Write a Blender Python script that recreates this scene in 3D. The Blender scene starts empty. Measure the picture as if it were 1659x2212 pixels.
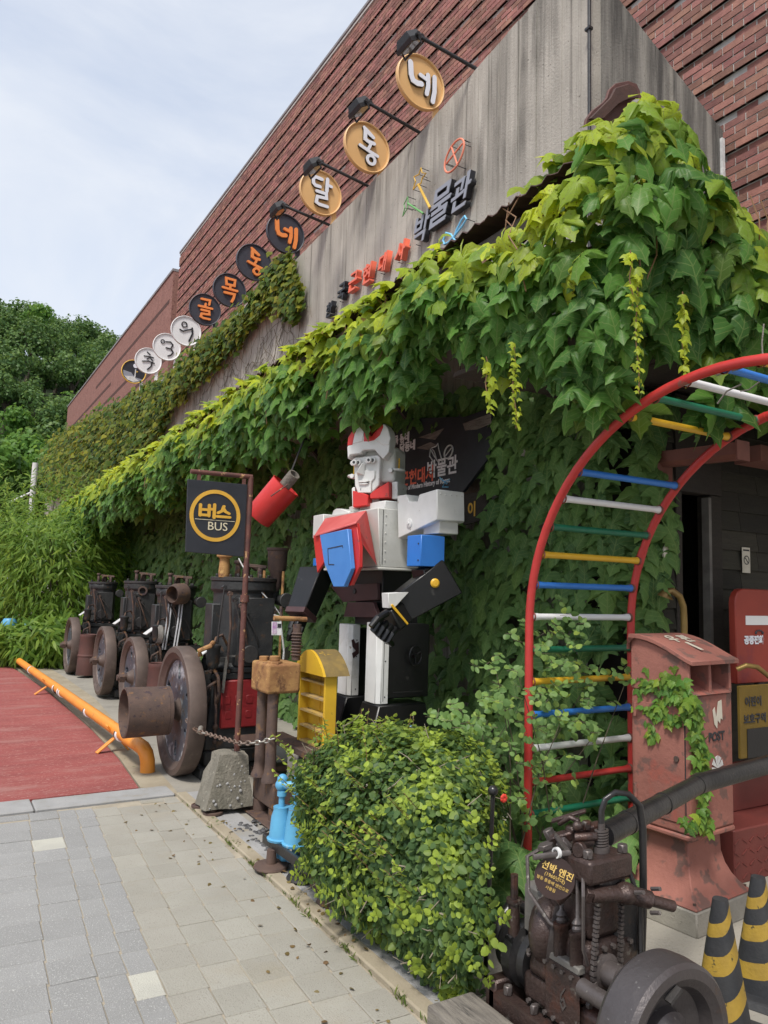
import bpy, bmesh, math, random
import numpy as np
from mathutils import Vector, Matrix
random.seed(7); RNG = np.random.default_rng(11)
scn = bpy.context.scene
COL = scn.collection
rad = math.radians

# ------------------------------------------------------------------ camera
CAM_H = 1.6
FPX = 1610.23                      # focal length for a 1659 x 2212 frame
CXP, CYP = 829.5, 1106.0
ROT = np.array([[0.85758872, 0.07705824, 0.50853084],
                [-0.51358398, 0.0748479, 0.85476856],
                [0.0278045, -0.99421317, 0.10376459]])   # columns: right, down, forward
cam_d = bpy.data.cameras.new('camera')
cam = bpy.data.objects.new('camera', cam_d); COL.objects.link(cam)
cam_d.sensor_fit = 'AUTO'; cam_d.sensor_width = 36.0
cam_d.lens = 36.0 * FPX / 2212.0
cam_d.clip_start = 0.05; cam_d.clip_end = 2000
_r, _d, _f = [Vector(ROT[:, i]) for i in range(3)]
cam.matrix_world = Matrix(((_r.x, -_d.x, -_f.x, 0), (_r.y, -_d.y, -_f.y, 0), (_r.z, -_d.z, -_f.z, CAM_H), (0, 0, 0, 1)))
scn.camera = cam

# ------------------------------------------------------------------ light
SUN_EL, SUN_AZ = rad(58), rad(-128)           # direction towards the sun: over the street, behind the camera
sun_dir = Vector((math.cos(SUN_EL) * math.sin(SUN_AZ), math.cos(SUN_EL) * math.cos(SUN_AZ), math.sin(SUN_EL)))
sd = bpy.data.lights.new('sun', 'SUN'); sd.energy = 1.5; sd.angle = rad(12); sd.color = (1, .95, .88)
sun = bpy.data.objects.new('sun', sd); COL.objects.link(sun)
sun.rotation_euler = sun_dir.to_track_quat('Z', 'Y').to_euler()
world = bpy.data.worlds.new('World'); scn.world = world; world.use_nodes = True
wn, wl = world.node_tree.nodes, world.node_tree.links
bg = wn['Background']; bg.inputs[1].default_value = 0.1
sky = wn.new('ShaderNodeTexSky'); sky.sky_type = 'NISHITA'; sky.sun_disc = False
sky.sun_elevation = SUN_EL; sky.sun_rotation = SUN_AZ; sky.dust_density = 2.0
wtc = wn.new('ShaderNodeTexCoord'); wmp = wn.new('ShaderNodeMapping')
wmp.inputs['Scale'].default_value = (1.3, 1.3, 1.9)
wl.new(wtc.outputs['Generated'], wmp.inputs[0])
wno = wn.new('ShaderNodeTexNoise'); wno.inputs['Scale'].default_value = 1.7; wno.inputs['Detail'].default_value = 7
wno.inputs['Roughness'].default_value = .55; wno.inputs['Distortion'].default_value = .5
wl.new(wmp.outputs[0], wno.inputs['Vector'])
wr = wn.new('ShaderNodeMapRange'); wr.inputs[1].default_value = .36; wr.inputs[2].default_value = .66
wr.inputs[3].default_value = .48; wr.inputs[4].default_value = 1.0
wl.new(wno.outputs[0], wr.inputs[0])
wm = wn.new('ShaderNodeMixRGB'); wm.inputs[2].default_value = (3.65, 3.82, 4.12, 1)
wl.new(wr.outputs[0], wm.inputs[0]); wl.new(sky.outputs[0], wm.inputs[1]); wl.new(wm.outputs[0], bg.inputs[0])
scn.view_settings.view_transform = 'Standard'; scn.view_settings.look = 'None'
scn.view_settings.exposure = 1.25; scn.view_settings.gamma = 1.0; scn.view_settings.use_curve_mapping = False
scn.render.engine = 'CYCLES'
scn.cycles.use_denoising = True
scn.cycles.max_bounces = 6; scn.cycles.diffuse_bounces = 3; scn.cycles.transparent_max_bounces = 4
scn.cycles.transmission_bounces = 3; scn.cycles.glossy_bounces = 3

# ------------------------------------------------------------------ helpers
def W(px, py, x=None, y=None, z=None):
    """the point of a plane x=, y= or z= (metres) seen at a place of a 1659 x 2212 copy of the photograph"""
    d = ROT @ np.array([(px - CXP) / FPX, (py - CYP) / FPX, 1.0])
    if x is not None: t = x / d[0]
    elif y is not None: t = y / d[1]
    else: t = (z - CAM_H) / d[2]
    return Vector((d[0] * t, d[1] * t, CAM_H + d[2] * t))
def depth(p): return p[0] * ROT[0, 2] + p[1] * ROT[1, 2] + (p[2] - CAM_H) * ROT[2, 2]
def project(P):
    P = np.asarray(P, float) - np.array([0, 0, CAM_H])
    c = P @ ROT
    return CXP + FPX * c[..., 0] / c[..., 2], CYP + FPX * c[..., 1] / c[..., 2], c[..., 2]

def tag(o, label=None, cat=None, group=None, kind=None):
    if label: o['label'] = label
    if cat: o['category'] = cat
    if group: o['group'] = group
    if kind: o['kind'] = kind
    return o
def thing(name, loc, label, cat, group=None):
    o = bpy.data.objects.new(name, None); COL.objects.link(o)
    o.location = loc; o.empty_display_size = .1
    return tag(o, label, cat, group)
def chain_loc(o):
    v = Vector((0, 0, 0))
    while o is not None:
        v = v + Vector(o.location); o = o.parent
    return v

class MB:
    """collects shapes and links them as ONE mesh object"""
    def __init__(s): s.v = []; s.f = []
    def add(s, vs, fs):
        n = len(s.v); s.v += [Vector(v) for v in vs]; s.f += [tuple(i + n for i in f) for f in fs]; return s
    def box(s, a, b):
        (x0, y0, z0), (x1, y1, z1) = a, b
        x0, x1 = min(x0, x1), max(x0, x1); y0, y1 = min(y0, y1), max(y0, y1); z0, z1 = min(z0, z1), max(z0, z1)
        return s.add([(x0, y0, z0), (x1, y0, z0), (x1, y1, z0), (x0, y1, z0), (x0, y0, z1), (x1, y0, z1), (x1, y1, z1), (x0, y1, z1)],
                     [(3, 2, 1, 0), (4, 5, 6, 7), (0, 1, 5, 4), (1, 2, 6, 5), (2, 3, 7, 6), (3, 0, 4, 7)])
    def hexa(s, p):      # 8 points: 4 bottom, 4 top
        return s.add(p, [(3, 2, 1, 0), (4, 5, 6, 7), (0, 1, 5, 4), (1, 2, 6, 5), (2, 3, 7, 6), (3, 0, 4, 7)])
    def obox(s, a, b, w, h, side=(0, 1, 0), w2=None, h2=None):
        a, b = Vector(a), Vector(b); d = (b - a).normalized()
        u = Vector(side); u = (u - d * u.dot(d)).normalized(); v = d.cross(u)
        w2 = w if w2 is None else w2; h2 = h if h2 is None else h2
        q = lambda c, w, h: [c - u * w / 2 - v * h / 2, c + u * w / 2 - v * h / 2, c + u * w / 2 + v * h / 2, c - u * w / 2 + v * h / 2]
        return s.hexa(q(a, w, h) + q(b, w2, h2))
    def prism(s, pts, d):
        pts = [Vector(p) for p in pts]; d = Vector(d); n = len(pts)
        nrm = Vector((0, 0, 0))
        for i in range(n): nrm += (pts[i] - pts[0]).cross(pts[(i + 1) % n] - pts[0])
        if nrm.dot(d) > 0: pts = pts[::-1]
        fs = [tuple(range(n)), tuple(range(2 * n - 1, n - 1, -1))]
        fs += [((i + 1) % n, i, i + n, (i + 1) % n + n) for i in range(n)]
        return s.add(pts + [p + d for p in pts], fs)
    def cyl(s, a, b, r, r2=None, n=16, cap=True):
        a, b = Vector(a), Vector(b); r2 = r if r2 is None else r2
        d = (b - a).normalized(); u = d.orthogonal().normalized(); v = d.cross(u)
        c = [(u * math.cos(2 * math.pi * i / n) + v * math.sin(2 * math.pi * i / n)) for i in range(n)]
        fs = [(i, (i + 1) % n, (i + 1) % n + n, i + n) for i in range(n)]
        if cap: fs += [tuple(range(n - 1, -1, -1)), tuple(range(n, 2 * n))]
        return s.add([a + q * r for q in c] + [b + q * r2 for q in c], fs)
    def ring(s, a, b, ro, ri, n=32):
        a, b = Vector(a), Vector(b)
        return s.lathe(a, b - a, [(ri, 0), (ro, 0), (ro, 1), (ri, 1)], n, closed=True, unit=(b - a).length)
    def lathe(s, o, axis, prof, n=24, closed=False, unit=1.0, cap=False):
        o = Vector(o); d = Vector(axis).normalized(); u = d.orthogonal().normalized(); v = d.cross(u)
        vs = []; m = len(prof)
        for r, h in prof:
            for i in range(n):
                a = 2 * math.pi * i / n
                vs.append(o + d * (h * unit) + (u * math.cos(a) + v * math.sin(a)) * max(r, 1e-4))
        fs = []
        for j in range(m if closed else m - 1):
            k = (j + 1) % m
            fs += [(j * n + i, j * n + (i + 1) % n, k * n + (i + 1) % n, k * n + i) for i in range(n)]
        if cap: fs += [tuple(range(n - 1, -1, -1)), tuple(range((m - 1) * n, m * n))]
        return s.add(vs, fs)
    def tube(s, pts, r, n=10, closed=False, cap=True):
        pts = [Vector(p) for p in pts]; m = len(pts); rs = r if isinstance(r, (list, tuple)) else [r] * m
        vs = []; u = None
        for i in range(m):
            if closed: t = pts[(i + 1) % m] - pts[i - 1]
            else: t = pts[min(i + 1, m - 1)] - pts[max(i - 1, 0)]
            t.normalize()
            u = t.orthogonal().normalized() if u is None else (u - t * u.dot(t)).normalized()
            v = t.cross(u)
            vs += [pts[i] + (u * math.cos(2 * math.pi * k / n) + v * math.sin(2 * math.pi * k / n)) * rs[i] for k in range(n)]
        fs = []
        for i in range(m if closed else m - 1):
            j = (i + 1) % m
            fs += [(i * n + k, i * n + (k + 1) % n, j * n + (k + 1) % n, j * n + k) for k in range(n)]
        if cap and not closed: fs += [tuple(range(n - 1, -1, -1)), tuple(range((m - 1) * n, m * n))]
        return s.add(vs, fs)
    def sphere(s, c, r, n=12, m=8, sc=(1, 1, 1)):
        c = Vector(c)
        prof = [(math.sin(math.pi * j / m), -math.cos(math.pi * j / m)) for j in range(m + 1)]
        vs = [c + Vector((p * math.cos(2 * math.pi * i / n) * sc[0], p * math.sin(2 * math.pi * i / n) * sc[1], h * sc[2])) * r for p, h in prof for i in range(n)]
        fs = [(j * n + i, j * n + (i + 1) % n, (j + 1) * n + (i + 1) % n, (j + 1) * n + i) for j in range(m) for i in range(n)]
        return s.add(vs, fs)
    def stroke(s, pts, w, d, M, h0=0.0, closed=False):
        """a brush stroke: a ribbon w wide round pts (2D), h0..h0+d thick, put through matrix M"""
        P = [Vector((p[0], p[1])) for p in pts]; m = len(P)
        ws = w if isinstance(w, (list, tuple)) else [w] * m
        L, R = [], []
        for i in range(m):
            a = P[i - 1] if (closed or i > 0) else None; b = P[(i + 1) % m] if (closed or i < m - 1) else None
            ta = (P[i] - a).normalized() if a is not None else None; tb = (b - P[i]).normalized() if b is not None else None
            if ta is None: ta = tb
            if tb is None: tb = ta
            na, nb = Vector((-ta.y, ta.x)), Vector((-tb.y, tb.x)); nn = na + nb
            nn = nn.normalized() if nn.length > 1e-4 else na
            k = ws[i] / 2 / max(nn.dot(na), .6)
            L.append(P[i] + nn * k); R.append(P[i] - nn * k)
        up = M.to_3x3() @ Vector((0, 0, 1)) * d
        T = lambda q: M @ Vector((q.x, q.y, h0))
        if closed:
            vs = [T(q) for q in L] + [T(q) for q in R]; vs += [q + up for q in vs]
            fs = []
            for i in range(m):
                j = (i + 1) % m
                fs += [(i, j, m + j, m + i), (2 * m + i, 3 * m + i, 3 * m + j, 2 * m + j), (j, i, 2 * m + i, 2 * m + j), (m + i, m + j, 3 * m + j, 3 * m + i)]
            return s.add(vs, fs)
        def cap(c, t, wd):
            n = Vector((-t.y, t.x)); return [c + (n * math.cos(a) + t * math.sin(a)) * wd / 2 for a in (rad(45), rad(90), rad(135))]
        out = L + cap(P[-1], (P[-1] - P[-2]).normalized(), ws[-1]) + R[::-1] + cap(P[0], (P[0] - P[1]).normalized(), ws[0])
        return s.prism([T(q) for q in out], up)
    def build(s, name, m, parent=None, ang=38, bevel=0, seg=1, world=True, label=None):
        off = chain_loc(parent) if (parent is not None and world) else Vector((0, 0, 0))
        me = bpy.data.meshes.new(name)
        me.from_pydata([v - off for v in s.v], [], s.f)
        if ang:
            me.polygons.foreach_set('use_smooth', [True] * len(me.polygons)); me.set_sharp_from_angle(angle=rad(ang))
        me.materials.append(m)
        o = bpy.data.objects.new(name, me); COL.objects.link(o)
        if parent is not None: o.parent = parent
        if bevel:
            b = o.modifiers.new('bevel', 'BEVEL'); b.width = bevel; b.segments = seg; b.limit_method = 'ANGLE'; b.angle_limit = rad(35)
        if label: o['label'] = label
        return o
def frame(o, f, up=(0, 0, 1)):
    """matrix with local x = viewer's right, y = up, z = towards the viewer (f)"""
    f = Vector(f).normalized(); up = Vector(up); r = up.cross(f).normalized(); u = f.cross(r)
    return Matrix(((r.x, u.x, f.x, o[0]), (r.y, u.y, f.y, o[1]), (r.z, u.z, f.z, o[2]), (0, 0, 0, 1)))
def text(name, s, size, M, m, parent=None, extrude=.002, bold=0.0, sx=1.0, label=None, shear=0):
    cu = bpy.data.curves.new('t', 'FONT'); cu.body = s; cu.size = size; cu.extrude = extrude; cu.offset = bold
    cu.align_x = 'CENTER'; cu.align_y = 'CENTER'; cu.resolution_u = 3; cu.shear = shear
    to = bpy.data.objects.new('t', cu); COL.objects.link(to)
    dg = bpy.context.evaluated_depsgraph_get(); me = bpy.data.meshes.new_from_object(to.evaluated_get(dg))
    bpy.data.objects.remove(to); bpy.data.curves.remove(cu)
    off = chain_loc(parent) if parent is not None else Vector((0, 0, 0))
    me.transform(Matrix.Translation(-off) @ M @ Matrix.Diagonal((sx, 1, 1, 1)))
    me.materials.clear(); me.materials.append(m); me.name = name
    o = bpy.data.objects.new(name, me); COL.objects.link(o)
    if parent is not None: o.parent = parent
    if label: o['label'] = label
    return o

# ------------------------------------------------------------------ materials
def mat(name, c1, c2=None, scale=6.0, rough=.6, metal=0.0, bump=.15, bscale=60.0, c3=None, t3=.58, s3=5.0, w3=.05, isl=0.0, objr=0.0,
        stretch=(1, 1, 1), spec=.5, coat=0.0, c4=None, t4=.6, s4=30.0, rough3=None):
    m = bpy.data.materials.new(name); m.use_nodes = True
    n, l = m.node_tree.nodes, m.node_tree.links; b = n['Principled BSDF']
    b.inputs['Roughness'].default_value = rough; b.inputs['Metallic'].default_value = metal
    b.inputs['Specular IOR Level'].default_value = spec; b.inputs['Coat Weight'].default_value = coat
    tc = n.new('ShaderNodeTexCoord'); mp = n.new('ShaderNodeMapping'); mp.inputs['Scale'].default_value = stretch
    l.new(tc.outputs['Object'], mp.inputs[0])
    if objr:
        oi0 = n.new('ShaderNodeObjectInfo'); vm = n.new('ShaderNodeVectorMath'); vm.operation = 'SCALE'; vm.inputs[0].default_value = (37, 91, 53)
        l.new(oi0.outputs['Random'], vm.inputs['Scale']); l.new(vm.outputs[0], mp.inputs['Location'])
    def noise(sc, det=5, ro=.6):
        q = n.new('ShaderNodeTexNoise'); q.inputs['Scale'].default_value = sc; q.inputs['Detail'].default_value = det
        q.inputs['Roughness'].default_value = ro; l.new(mp.outputs[0], q.inputs['Vector']); return q.outputs[0]
    def mix(fac, a, bcol):
        q = n.new('ShaderNodeMixRGB'); l.new(fac, q.inputs[0])
        if isinstance(a, tuple): q.inputs[1].default_value = a + (1,)
        else: l.new(a, q.inputs[1])
        q.inputs[2].default_value = bcol + (1,); return q.outputs[0]
    def ramp(v, a, bb):
        q = n.new('ShaderNodeMapRange'); q.inputs[1].default_value = a; q.inputs[2].default_value = bb; l.new(v, q.inputs[0]); return q.outputs[0]
    col = c1
    if c2: col = mix(ramp(noise(scale), .32, .68), col, c2)
    if c4: col = mix(ramp(noise(s4, 3), t4, t4 + .06), col, c4)
    f3 = None
    if c3:
        f3 = ramp(noise(s3, 7, .65), t3, t3 + w3); col = mix(f3, col, c3)
    if isl or objr:
        if isl:
            g = n.new('ShaderNodeNewGeometry'); rv = g.outputs['Random Per Island']; k = isl
        else:
            g = n.new('ShaderNodeObjectInfo'); rv = g.outputs['Random']; k = objr
        h = n.new('ShaderNodeHueSaturation')
        mr = n.new('ShaderNodeMapRange'); mr.inputs[3].default_value = 1 - k; mr.inputs[4].default_value = 1 + k; l.new(rv, mr.inputs[0]); l.new(mr.outputs[0], h.inputs['Value'])
        wn_ = n.new('ShaderNodeTexWhiteNoise'); wn_.noise_dimensions = '1D'; l.new(rv, wn_.inputs['W'])
        m2 = n.new('ShaderNodeMapRange'); m2.inputs[3].default_value = .5 - k * .04; m2.inputs[4].default_value = .5 + k * .04; l.new(wn_.outputs[0], m2.inputs[0]); l.new(m2.outputs[0], h.inputs['Hue'])
        if isinstance(col, tuple): h.inputs['Color'].default_value = col + (1,)
        else: l.new(col, h.inputs['Color'])
        col = h.outputs[0]
    if isinstance(col, tuple): b.inputs['Base Color'].default_value = col + (1,)
    else: l.new(col, b.inputs['Base Color'])
    if f3 is not None and rough3 is not None:
        q = n.new('ShaderNodeMapRange'); q.inputs[3].default_value = rough; q.inputs[4].default_value = rough3; l.new(f3, q.inputs[0]); l.new(q.outputs[0], b.inputs['Roughness'])
    if bump:
        bp = n.new('ShaderNodeBump'); bp.inputs['Strength'].default_value = bump; bp.inputs['Distance'].default_value = .01
        l.new(noise(bscale, 4), bp.inputs['Height']); l.new(bp.outputs[0], b.inputs['Normal'])
    return m

def leafmat(name, lo, hi, young, trans=.45, rough=.42, brown=None, objr=False, veins=True):
    """leaves: a colour of its own per leaf, paler young growth, thin enough to let light through"""
    m = bpy.data.materials.new(name); m.use_nodes = True
    n, l = m.node_tree.nodes, m.node_tree.links; b = n['Principled BSDF']; out = n['Material Output']
    if objr: rv = n.new('ShaderNodeObjectInfo').outputs['Random']
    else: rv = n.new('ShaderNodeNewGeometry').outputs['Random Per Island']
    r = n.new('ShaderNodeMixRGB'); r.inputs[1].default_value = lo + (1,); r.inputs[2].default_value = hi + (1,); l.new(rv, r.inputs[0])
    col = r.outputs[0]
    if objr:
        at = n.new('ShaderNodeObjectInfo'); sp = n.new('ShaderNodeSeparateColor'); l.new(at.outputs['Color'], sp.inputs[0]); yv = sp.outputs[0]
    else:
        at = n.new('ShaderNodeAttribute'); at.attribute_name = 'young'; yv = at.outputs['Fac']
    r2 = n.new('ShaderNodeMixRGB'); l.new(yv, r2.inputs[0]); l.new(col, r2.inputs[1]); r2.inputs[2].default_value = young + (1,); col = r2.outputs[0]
    uv = n.new('ShaderNodeUVMap'); uv.uv_map = 'leaf'
    if veins:
        sx = n.new('ShaderNodeSeparateXYZ'); l.new(uv.outputs[0], sx.inputs[0])
        ab = n.new('ShaderNodeMath'); ab.operation = 'ABSOLUTE'; l.new(sx.outputs[0], ab.inputs[0])
        # side veins: lines of y + |x|
        ad = n.new('ShaderNodeMath'); ad.operation = 'MULTIPLY_ADD'; l.new(ab.outputs[0], ad.inputs[0]); ad.inputs[1].default_value = -.9; l.new(sx.outputs[1], ad.inputs[2])
        fr = n.new('ShaderNodeMath'); fr.operation = 'PINGPONG'; l.new(ad.outputs[0], fr.inputs[0]); fr.inputs[1].default_value = .11
        lt = n.new('ShaderNodeMath'); lt.operation = 'LESS_THAN'; l.new(fr.outputs[0], lt.inputs[0]); lt.inputs[1].default_value = .012
        l2 = n.new('ShaderNodeMath'); l2.operation = 'LESS_THAN'; l.new(ab.outputs[0], l2.inputs[0]); l2.inputs[1].default_value = .018
        mx = n.new('ShaderNodeMath'); mx.operation = 'MAXIMUM'; l.new(lt.outputs[0], mx.inputs[0]); l.new(l2.outputs[0], mx.inputs[1])
        mu = n.new('ShaderNodeMath'); mu.operation = 'MULTIPLY'; l.new(mx.outputs[0], mu.inputs[0]); mu.inputs[1].default_value = .4
        r3 = n.new('ShaderNodeMixRGB'); l.new(mu.outputs[0], r3.inputs[0]); l.new(col, r3.inputs[1]); r3.inputs[2].default_value = (.28, .36, .12, 1); col = r3.outputs[0]
    tcn = n.new('ShaderNodeTexCoord'); nz = n.new('ShaderNodeTexNoise'); nz.inputs['Scale'].default_value = 45; l.new(tcn.outputs['Object'], nz.inputs['Vector'])
    hs = n.new('ShaderNodeHueSaturation'); mr = n.new('ShaderNodeMapRange'); mr.inputs[3].default_value = .75; mr.inputs[4].default_value = 1.25
    l.new(nz.outputs[0], mr.inputs[0]); l.new(mr.outputs[0], hs.inputs['Value']); l.new(col, hs.inputs['Color']); col = hs.outputs[0]
    if brown:
        n2 = n.new('ShaderNodeTexNoise'); n2.inputs['Scale'].default_value = 14; l.new(tcn.outputs['Object'], n2.inputs['Vector'])
        m3 = n.new('ShaderNodeMapRange'); m3.inputs[1].default_value = .62; m3.inputs[2].default_value = .68; l.new(n2.outputs[0], m3.inputs[0])
        m4 = n.new('ShaderNodeMath'); m4.operation = 'MULTIPLY'; l.new(m3.outputs[0], m4.inputs[0]); l.new(yv, m4.inputs[1])
        r4 = n.new('ShaderNodeMixRGB'); l.new(m4.outputs[0], r4.inputs[0]); l.new(col, r4.inputs[1]); r4.inputs[2].default_value = brown + (1,); col = r4.outputs[0]
    l.new(col, b.inputs['Base Color']); b.inputs['Roughness'].default_value = rough; b.inputs['Specular IOR Level'].default_value = .22
    tr = n.new('ShaderNodeBsdfTranslucent'); h2 = n.new('ShaderNodeHueSaturation'); h2.inputs['Hue'].default_value = .485; h2.inputs['Value'].default_value = 1.5; l.new(col, h2.inputs['Color']); l.new(h2.outputs[0], tr.inputs[0])
    ms = n.new('ShaderNodeMixShader'); ms.inputs[0].default_value = trans; l.new(b.outputs[0], ms.inputs[1]); l.new(tr.outputs[0], ms.inputs[2]); l.new(ms.outputs[0], out.inputs[0])
    return m

M = {}
RUST, RUSTD = (.13, .065, .04), (.05, .028, .02)
M['brick'] = mat('brick', (.33, .155, .12), (.225, .10, .08), 9, .85, bump=.5, bscale=90, isl=.34, c4=(.10, .06, .05), t4=.64, s4=60)
M['brick_one'] = mat('brick_one', (.33, .155, .12), (.225, .10, .08), 9, .85, bump=.5, bscale=90, objr=.34, c4=(.10, .06, .05), t4=.64, s4=60)
M['mortar'] = mat('mortar', (.52, .50, .47), (.42, .40, .37), 5, .95, bump=.4, bscale=80)
M['wing'] = mat('wing', (.30, .15, .12), (.235, .115, .09), 3, .9, bump=.4, bscale=30, c4=(.17, .07, .06), t4=.55, s4=14)
M['groove_shade'] = mat('groove_shade', (.10, .045, .035), (.07, .035, .03), 5, .95)
M['coping'] = mat('coping', (.28, .27, .27), (.18, .17, .17), 3, .6)
M['paver_grey'] = mat('paver_grey', (.30, .298, .29), (.26, .258, .25), 3, .9, bump=.5, bscale=140, objr=.055, c4=(.48, .48, .46), t4=.60, s4=170)
M['paver_beige'] = mat('paver_beige', (.345, .33, .285), (.30, .283, .24), 2.5, .9, bump=.5, bscale=140, objr=.055, c4=(.24, .22, .19), t4=.60, s4=150, c3=(.30, .26, .19), t3=.56, s3=1.8, w3=.3)
M['paver_pale'] = mat('paver_pale', (.50, .49, .42), (.42, .41, .36), 4, .9, bump=.5, bscale=140, c4=(.36, .34, .30), t4=.6, s4=150)
M['sand'] = mat('sand', (.40, .35, .27), (.28, .245, .19), 6, .95, bump=.5, bscale=90, c4=(.10, .11, .05), t4=.66, s4=20)
M['kerb'] = mat('kerb', (.36, .355, .35), (.27, .27, .265), 3, .9, bump=.4, bscale=120, c4=(.22, .22, .2), t4=.62, s4=100, c3=(.29, .25, .18), t3=.55, s3=3, w3=.2)
M['edging'] = mat('edging', (.37, .32, .235), (.28, .235, .165), 3, .9, bump=.4, bscale=90, c4=(.13, .15, .07), t4=.64, s4=14)
M['apron'] = mat('apron', (.34, .315, .265), (.25, .235, .205), 1.6, .9, bump=.4, bscale=60, c3=(.16, .15, .13), t3=.56, s3=1.7, w3=.22, c4=(.2, .19, .16), t4=.64, s4=60)
M['track'] = mat('track', (.33, .085, .075), (.25, .062, .056), 3, .95, bump=.8, bscale=120, c4=(.44, .25, .22), t4=.60, s4=75, c3=(.37, .19, .165), t3=.53, s3=1.6, w3=.22, stretch=(.45, 1.5, 1))
M['earth'] = mat('earth', (.10, .085, .06), (.06, .055, .035), 4, .95, bump=.5)
M['hillground'] = mat('hillground', (.03, .05, .02), (.02, .035, .015), 2, .95)
M['rust'] = mat('rust', (.135, .085, .065), (.08, .055, .048), 9, .75, .2, bump=.35, bscale=90, c3=(.22, .115, .05), t3=.57, s3=11, w3=.10, c4=(.06, .04, .045), t4=.60, s4=16)
M['rim'] = mat('rim', (.135, .098, .082), (.095, .07, .06), 6, .62, .3, bump=.25, bscale=70, c3=(.17, .13, .11), t3=.56, s3=7, w3=.15)
M['black_iron'] = mat('black_iron', (.022, .024, .026), (.045, .045, .044), 7, .55, .2, bump=.35, bscale=60, c3=(.22, .22, .21), t3=.68, s3=16, w3=.03, c4=(.09, .055, .035), t4=.62, s4=10)
M['iron_dark'] = mat('iron_dark', (.03, .03, .032), (.05, .045, .042), 6, .6, .2, bump=.3, c4=(.08, .055, .04), t4=.6, s4=8)
M['web'] = mat('web', (.045, .055, .075), (.10, .11, .13), 6, .5, .2, bump=.3, c3=(.62, .64, .67), t3=.51, s3=4, w3=.12, c4=(.09, .06, .04), t4=.58, s4=12)
M['can'] = mat('can', (.13, .055, .045), (.09, .045, .04), 6, .7, .1, bump=.25, c3=(.4, .38, .36), t3=.70, s3=9)
M['white_tube'] = mat('white_tube', (.55, .56, .58), (.4, .4, .42), 9, .5)
M['white_plate'] = mat('white_plate', (.72, .72, .70), (.5, .5, .5), 20, .5)
M['red_panel'] = mat('red_panel', (.26, .018, .02), (.18, .012, .015), 6, .5, bump=.3, bscale=40, c3=(.05, .02, .02), t3=.66, s3=12)
M['ochre'] = mat('ochre', (.44, .25, .09), (.26, .12, .05), 9, .75, .1, bump=.35, c3=(.14, .065, .03), t3=.53, s3=11, w3=.10, c4=(.52, .33, .12), t4=.62, s4=20)
M['orange'] = mat('orange', (.80, .30, .035), (.70, .26, .04), 4, .46, bump=.08, c4=(.45, .2, .07), t4=.64, s4=16, c3=(.55, .30, .13), t3=.60, s3=3, w3=.2)
M['white'] = mat('white', (.72, .72, .70), (.60, .60, .58), 4, .45, bump=.06, c3=(.36, .34, .29), t3=.60, s3=3.5, w3=.22, c4=(.30, .24, .18), t4=.70, s4=16)
M['white_clean'] = mat('white_clean', (.80, .80, .80), (.74, .74, .74), 4, .45, bump=.03)
M['grey_white'] = mat('grey_white', (.62, .62, .59), (.50, .50, .46), 3, .5, bump=.06, c3=(.30, .29, .25), t3=.60, s3=2.6, w3=.25)
M['red'] = mat('red', (.60, .035, .03), (.50, .028, .026), 4, .4, bump=.05, c3=(.22, .05, .035), t3=.64, s3=7, w3=.04)
M['red_dull'] = mat('red_dull', (.66, .16, .15), (.55, .09, .085), 4, .42, bump=.05, c3=(.16, .06, .04), t3=.70, s3=6)
M['arch_red'] = mat('arch_red', (.55, .045, .04), (.46, .035, .032), 9, .38, bump=.08, c3=(.30, .10, .08), t3=.63, s3=11, w3=.03, c4=(.16, .05, .04), t4=.68, s4=25)
M['blue'] = mat('blue', (.035, .20, .62), (.03, .17, .55), 4, .4, bump=.05, c3=(.13, .07, .05), t3=.72, s3=5)
M['blue_shield'] = mat('blue_shield', (.08, .26, .64), (.06, .22, .58), 4, .42, bump=.05, c3=(.16, .08, .06), t3=.67, s3=4.5, w3=.02)
M['gloss_black'] = mat('gloss_black', (.007, .0075, .008), (.011, .011, .012), 5, .36, bump=.06, c4=(.035, .034, .032), t4=.66, s4=14)
M['maroon'] = mat('maroon', (.075, .034, .033), (.052, .026, .027), 5, .45, bump=.06)
M['yellow'] = mat('yellow', (.78, .46, .03), (.70, .40, .03), 5, .42, bump=.06)
M['cab_yellow'] = mat('cab_yellow', (.72, .45, .03), (.62, .37, .03), 5, .45, bump=.1, c3=(.20, .11, .04), t3=.66, s3=8)
M['shelf'] = mat('shelf', (.36, .27, .16), (.55, .36, .07), 12, .7, bump=.3, c4=(.15, .10, .05), t4=.6, s4=20)
M['cab_top'] = mat('cab_top', (.25, .17, .05), (.12, .09, .04), 10, .7, bump=.2, c3=(.55, .34, .03), t3=.60, s3=5)
M['green'] = mat('green', (.01, .16, .085), (.01, .13, .07), 6, .4, bump=.05)
M['sign_black'] = mat('sign_black', (.018, .02, .026), (.03, .032, .04), 6, .42, bump=.05, c3=(.13, .12, .10), t3=.68, s3=9, w3=.06)
M['sign_yellow'] = mat('sign_yellow', (.75, .42, .05), (.62, .34, .04), 10, .55, bump=.05, c3=(.10, .07, .03), t3=.71, s3=14)
M['dim_yellow'] = mat('dim_yellow', (.20, .125, .015), (.14, .09, .012), 6, .7)
M['letter_cream'] = mat('letter_cream', (.68, .60, .42), None, bump=0)
M['pole'] = mat('pole', (.15, .055, .04), (.08, .035, .03), 14, .7, bump=.3, c3=(.50, .30, .14), t3=.60, s3=16, w3=.03)
M['roughcrete'] = mat('roughcrete', (.23, .21, .17), (.15, .14, .11), 12, .95, bump=1.0, bscale=55, c4=(.36, .34, .27), t4=.64, s4=34)
M['pump_blue'] = mat('pump_blue', (.11, .38, .60), (.09, .31, .53), 6, .42, bump=.1, c3=(.13, .05, .035), t3=.65, s3=13, w3=.02, c4=(.45, .62, .72), t4=.68, s4=12)
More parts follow.
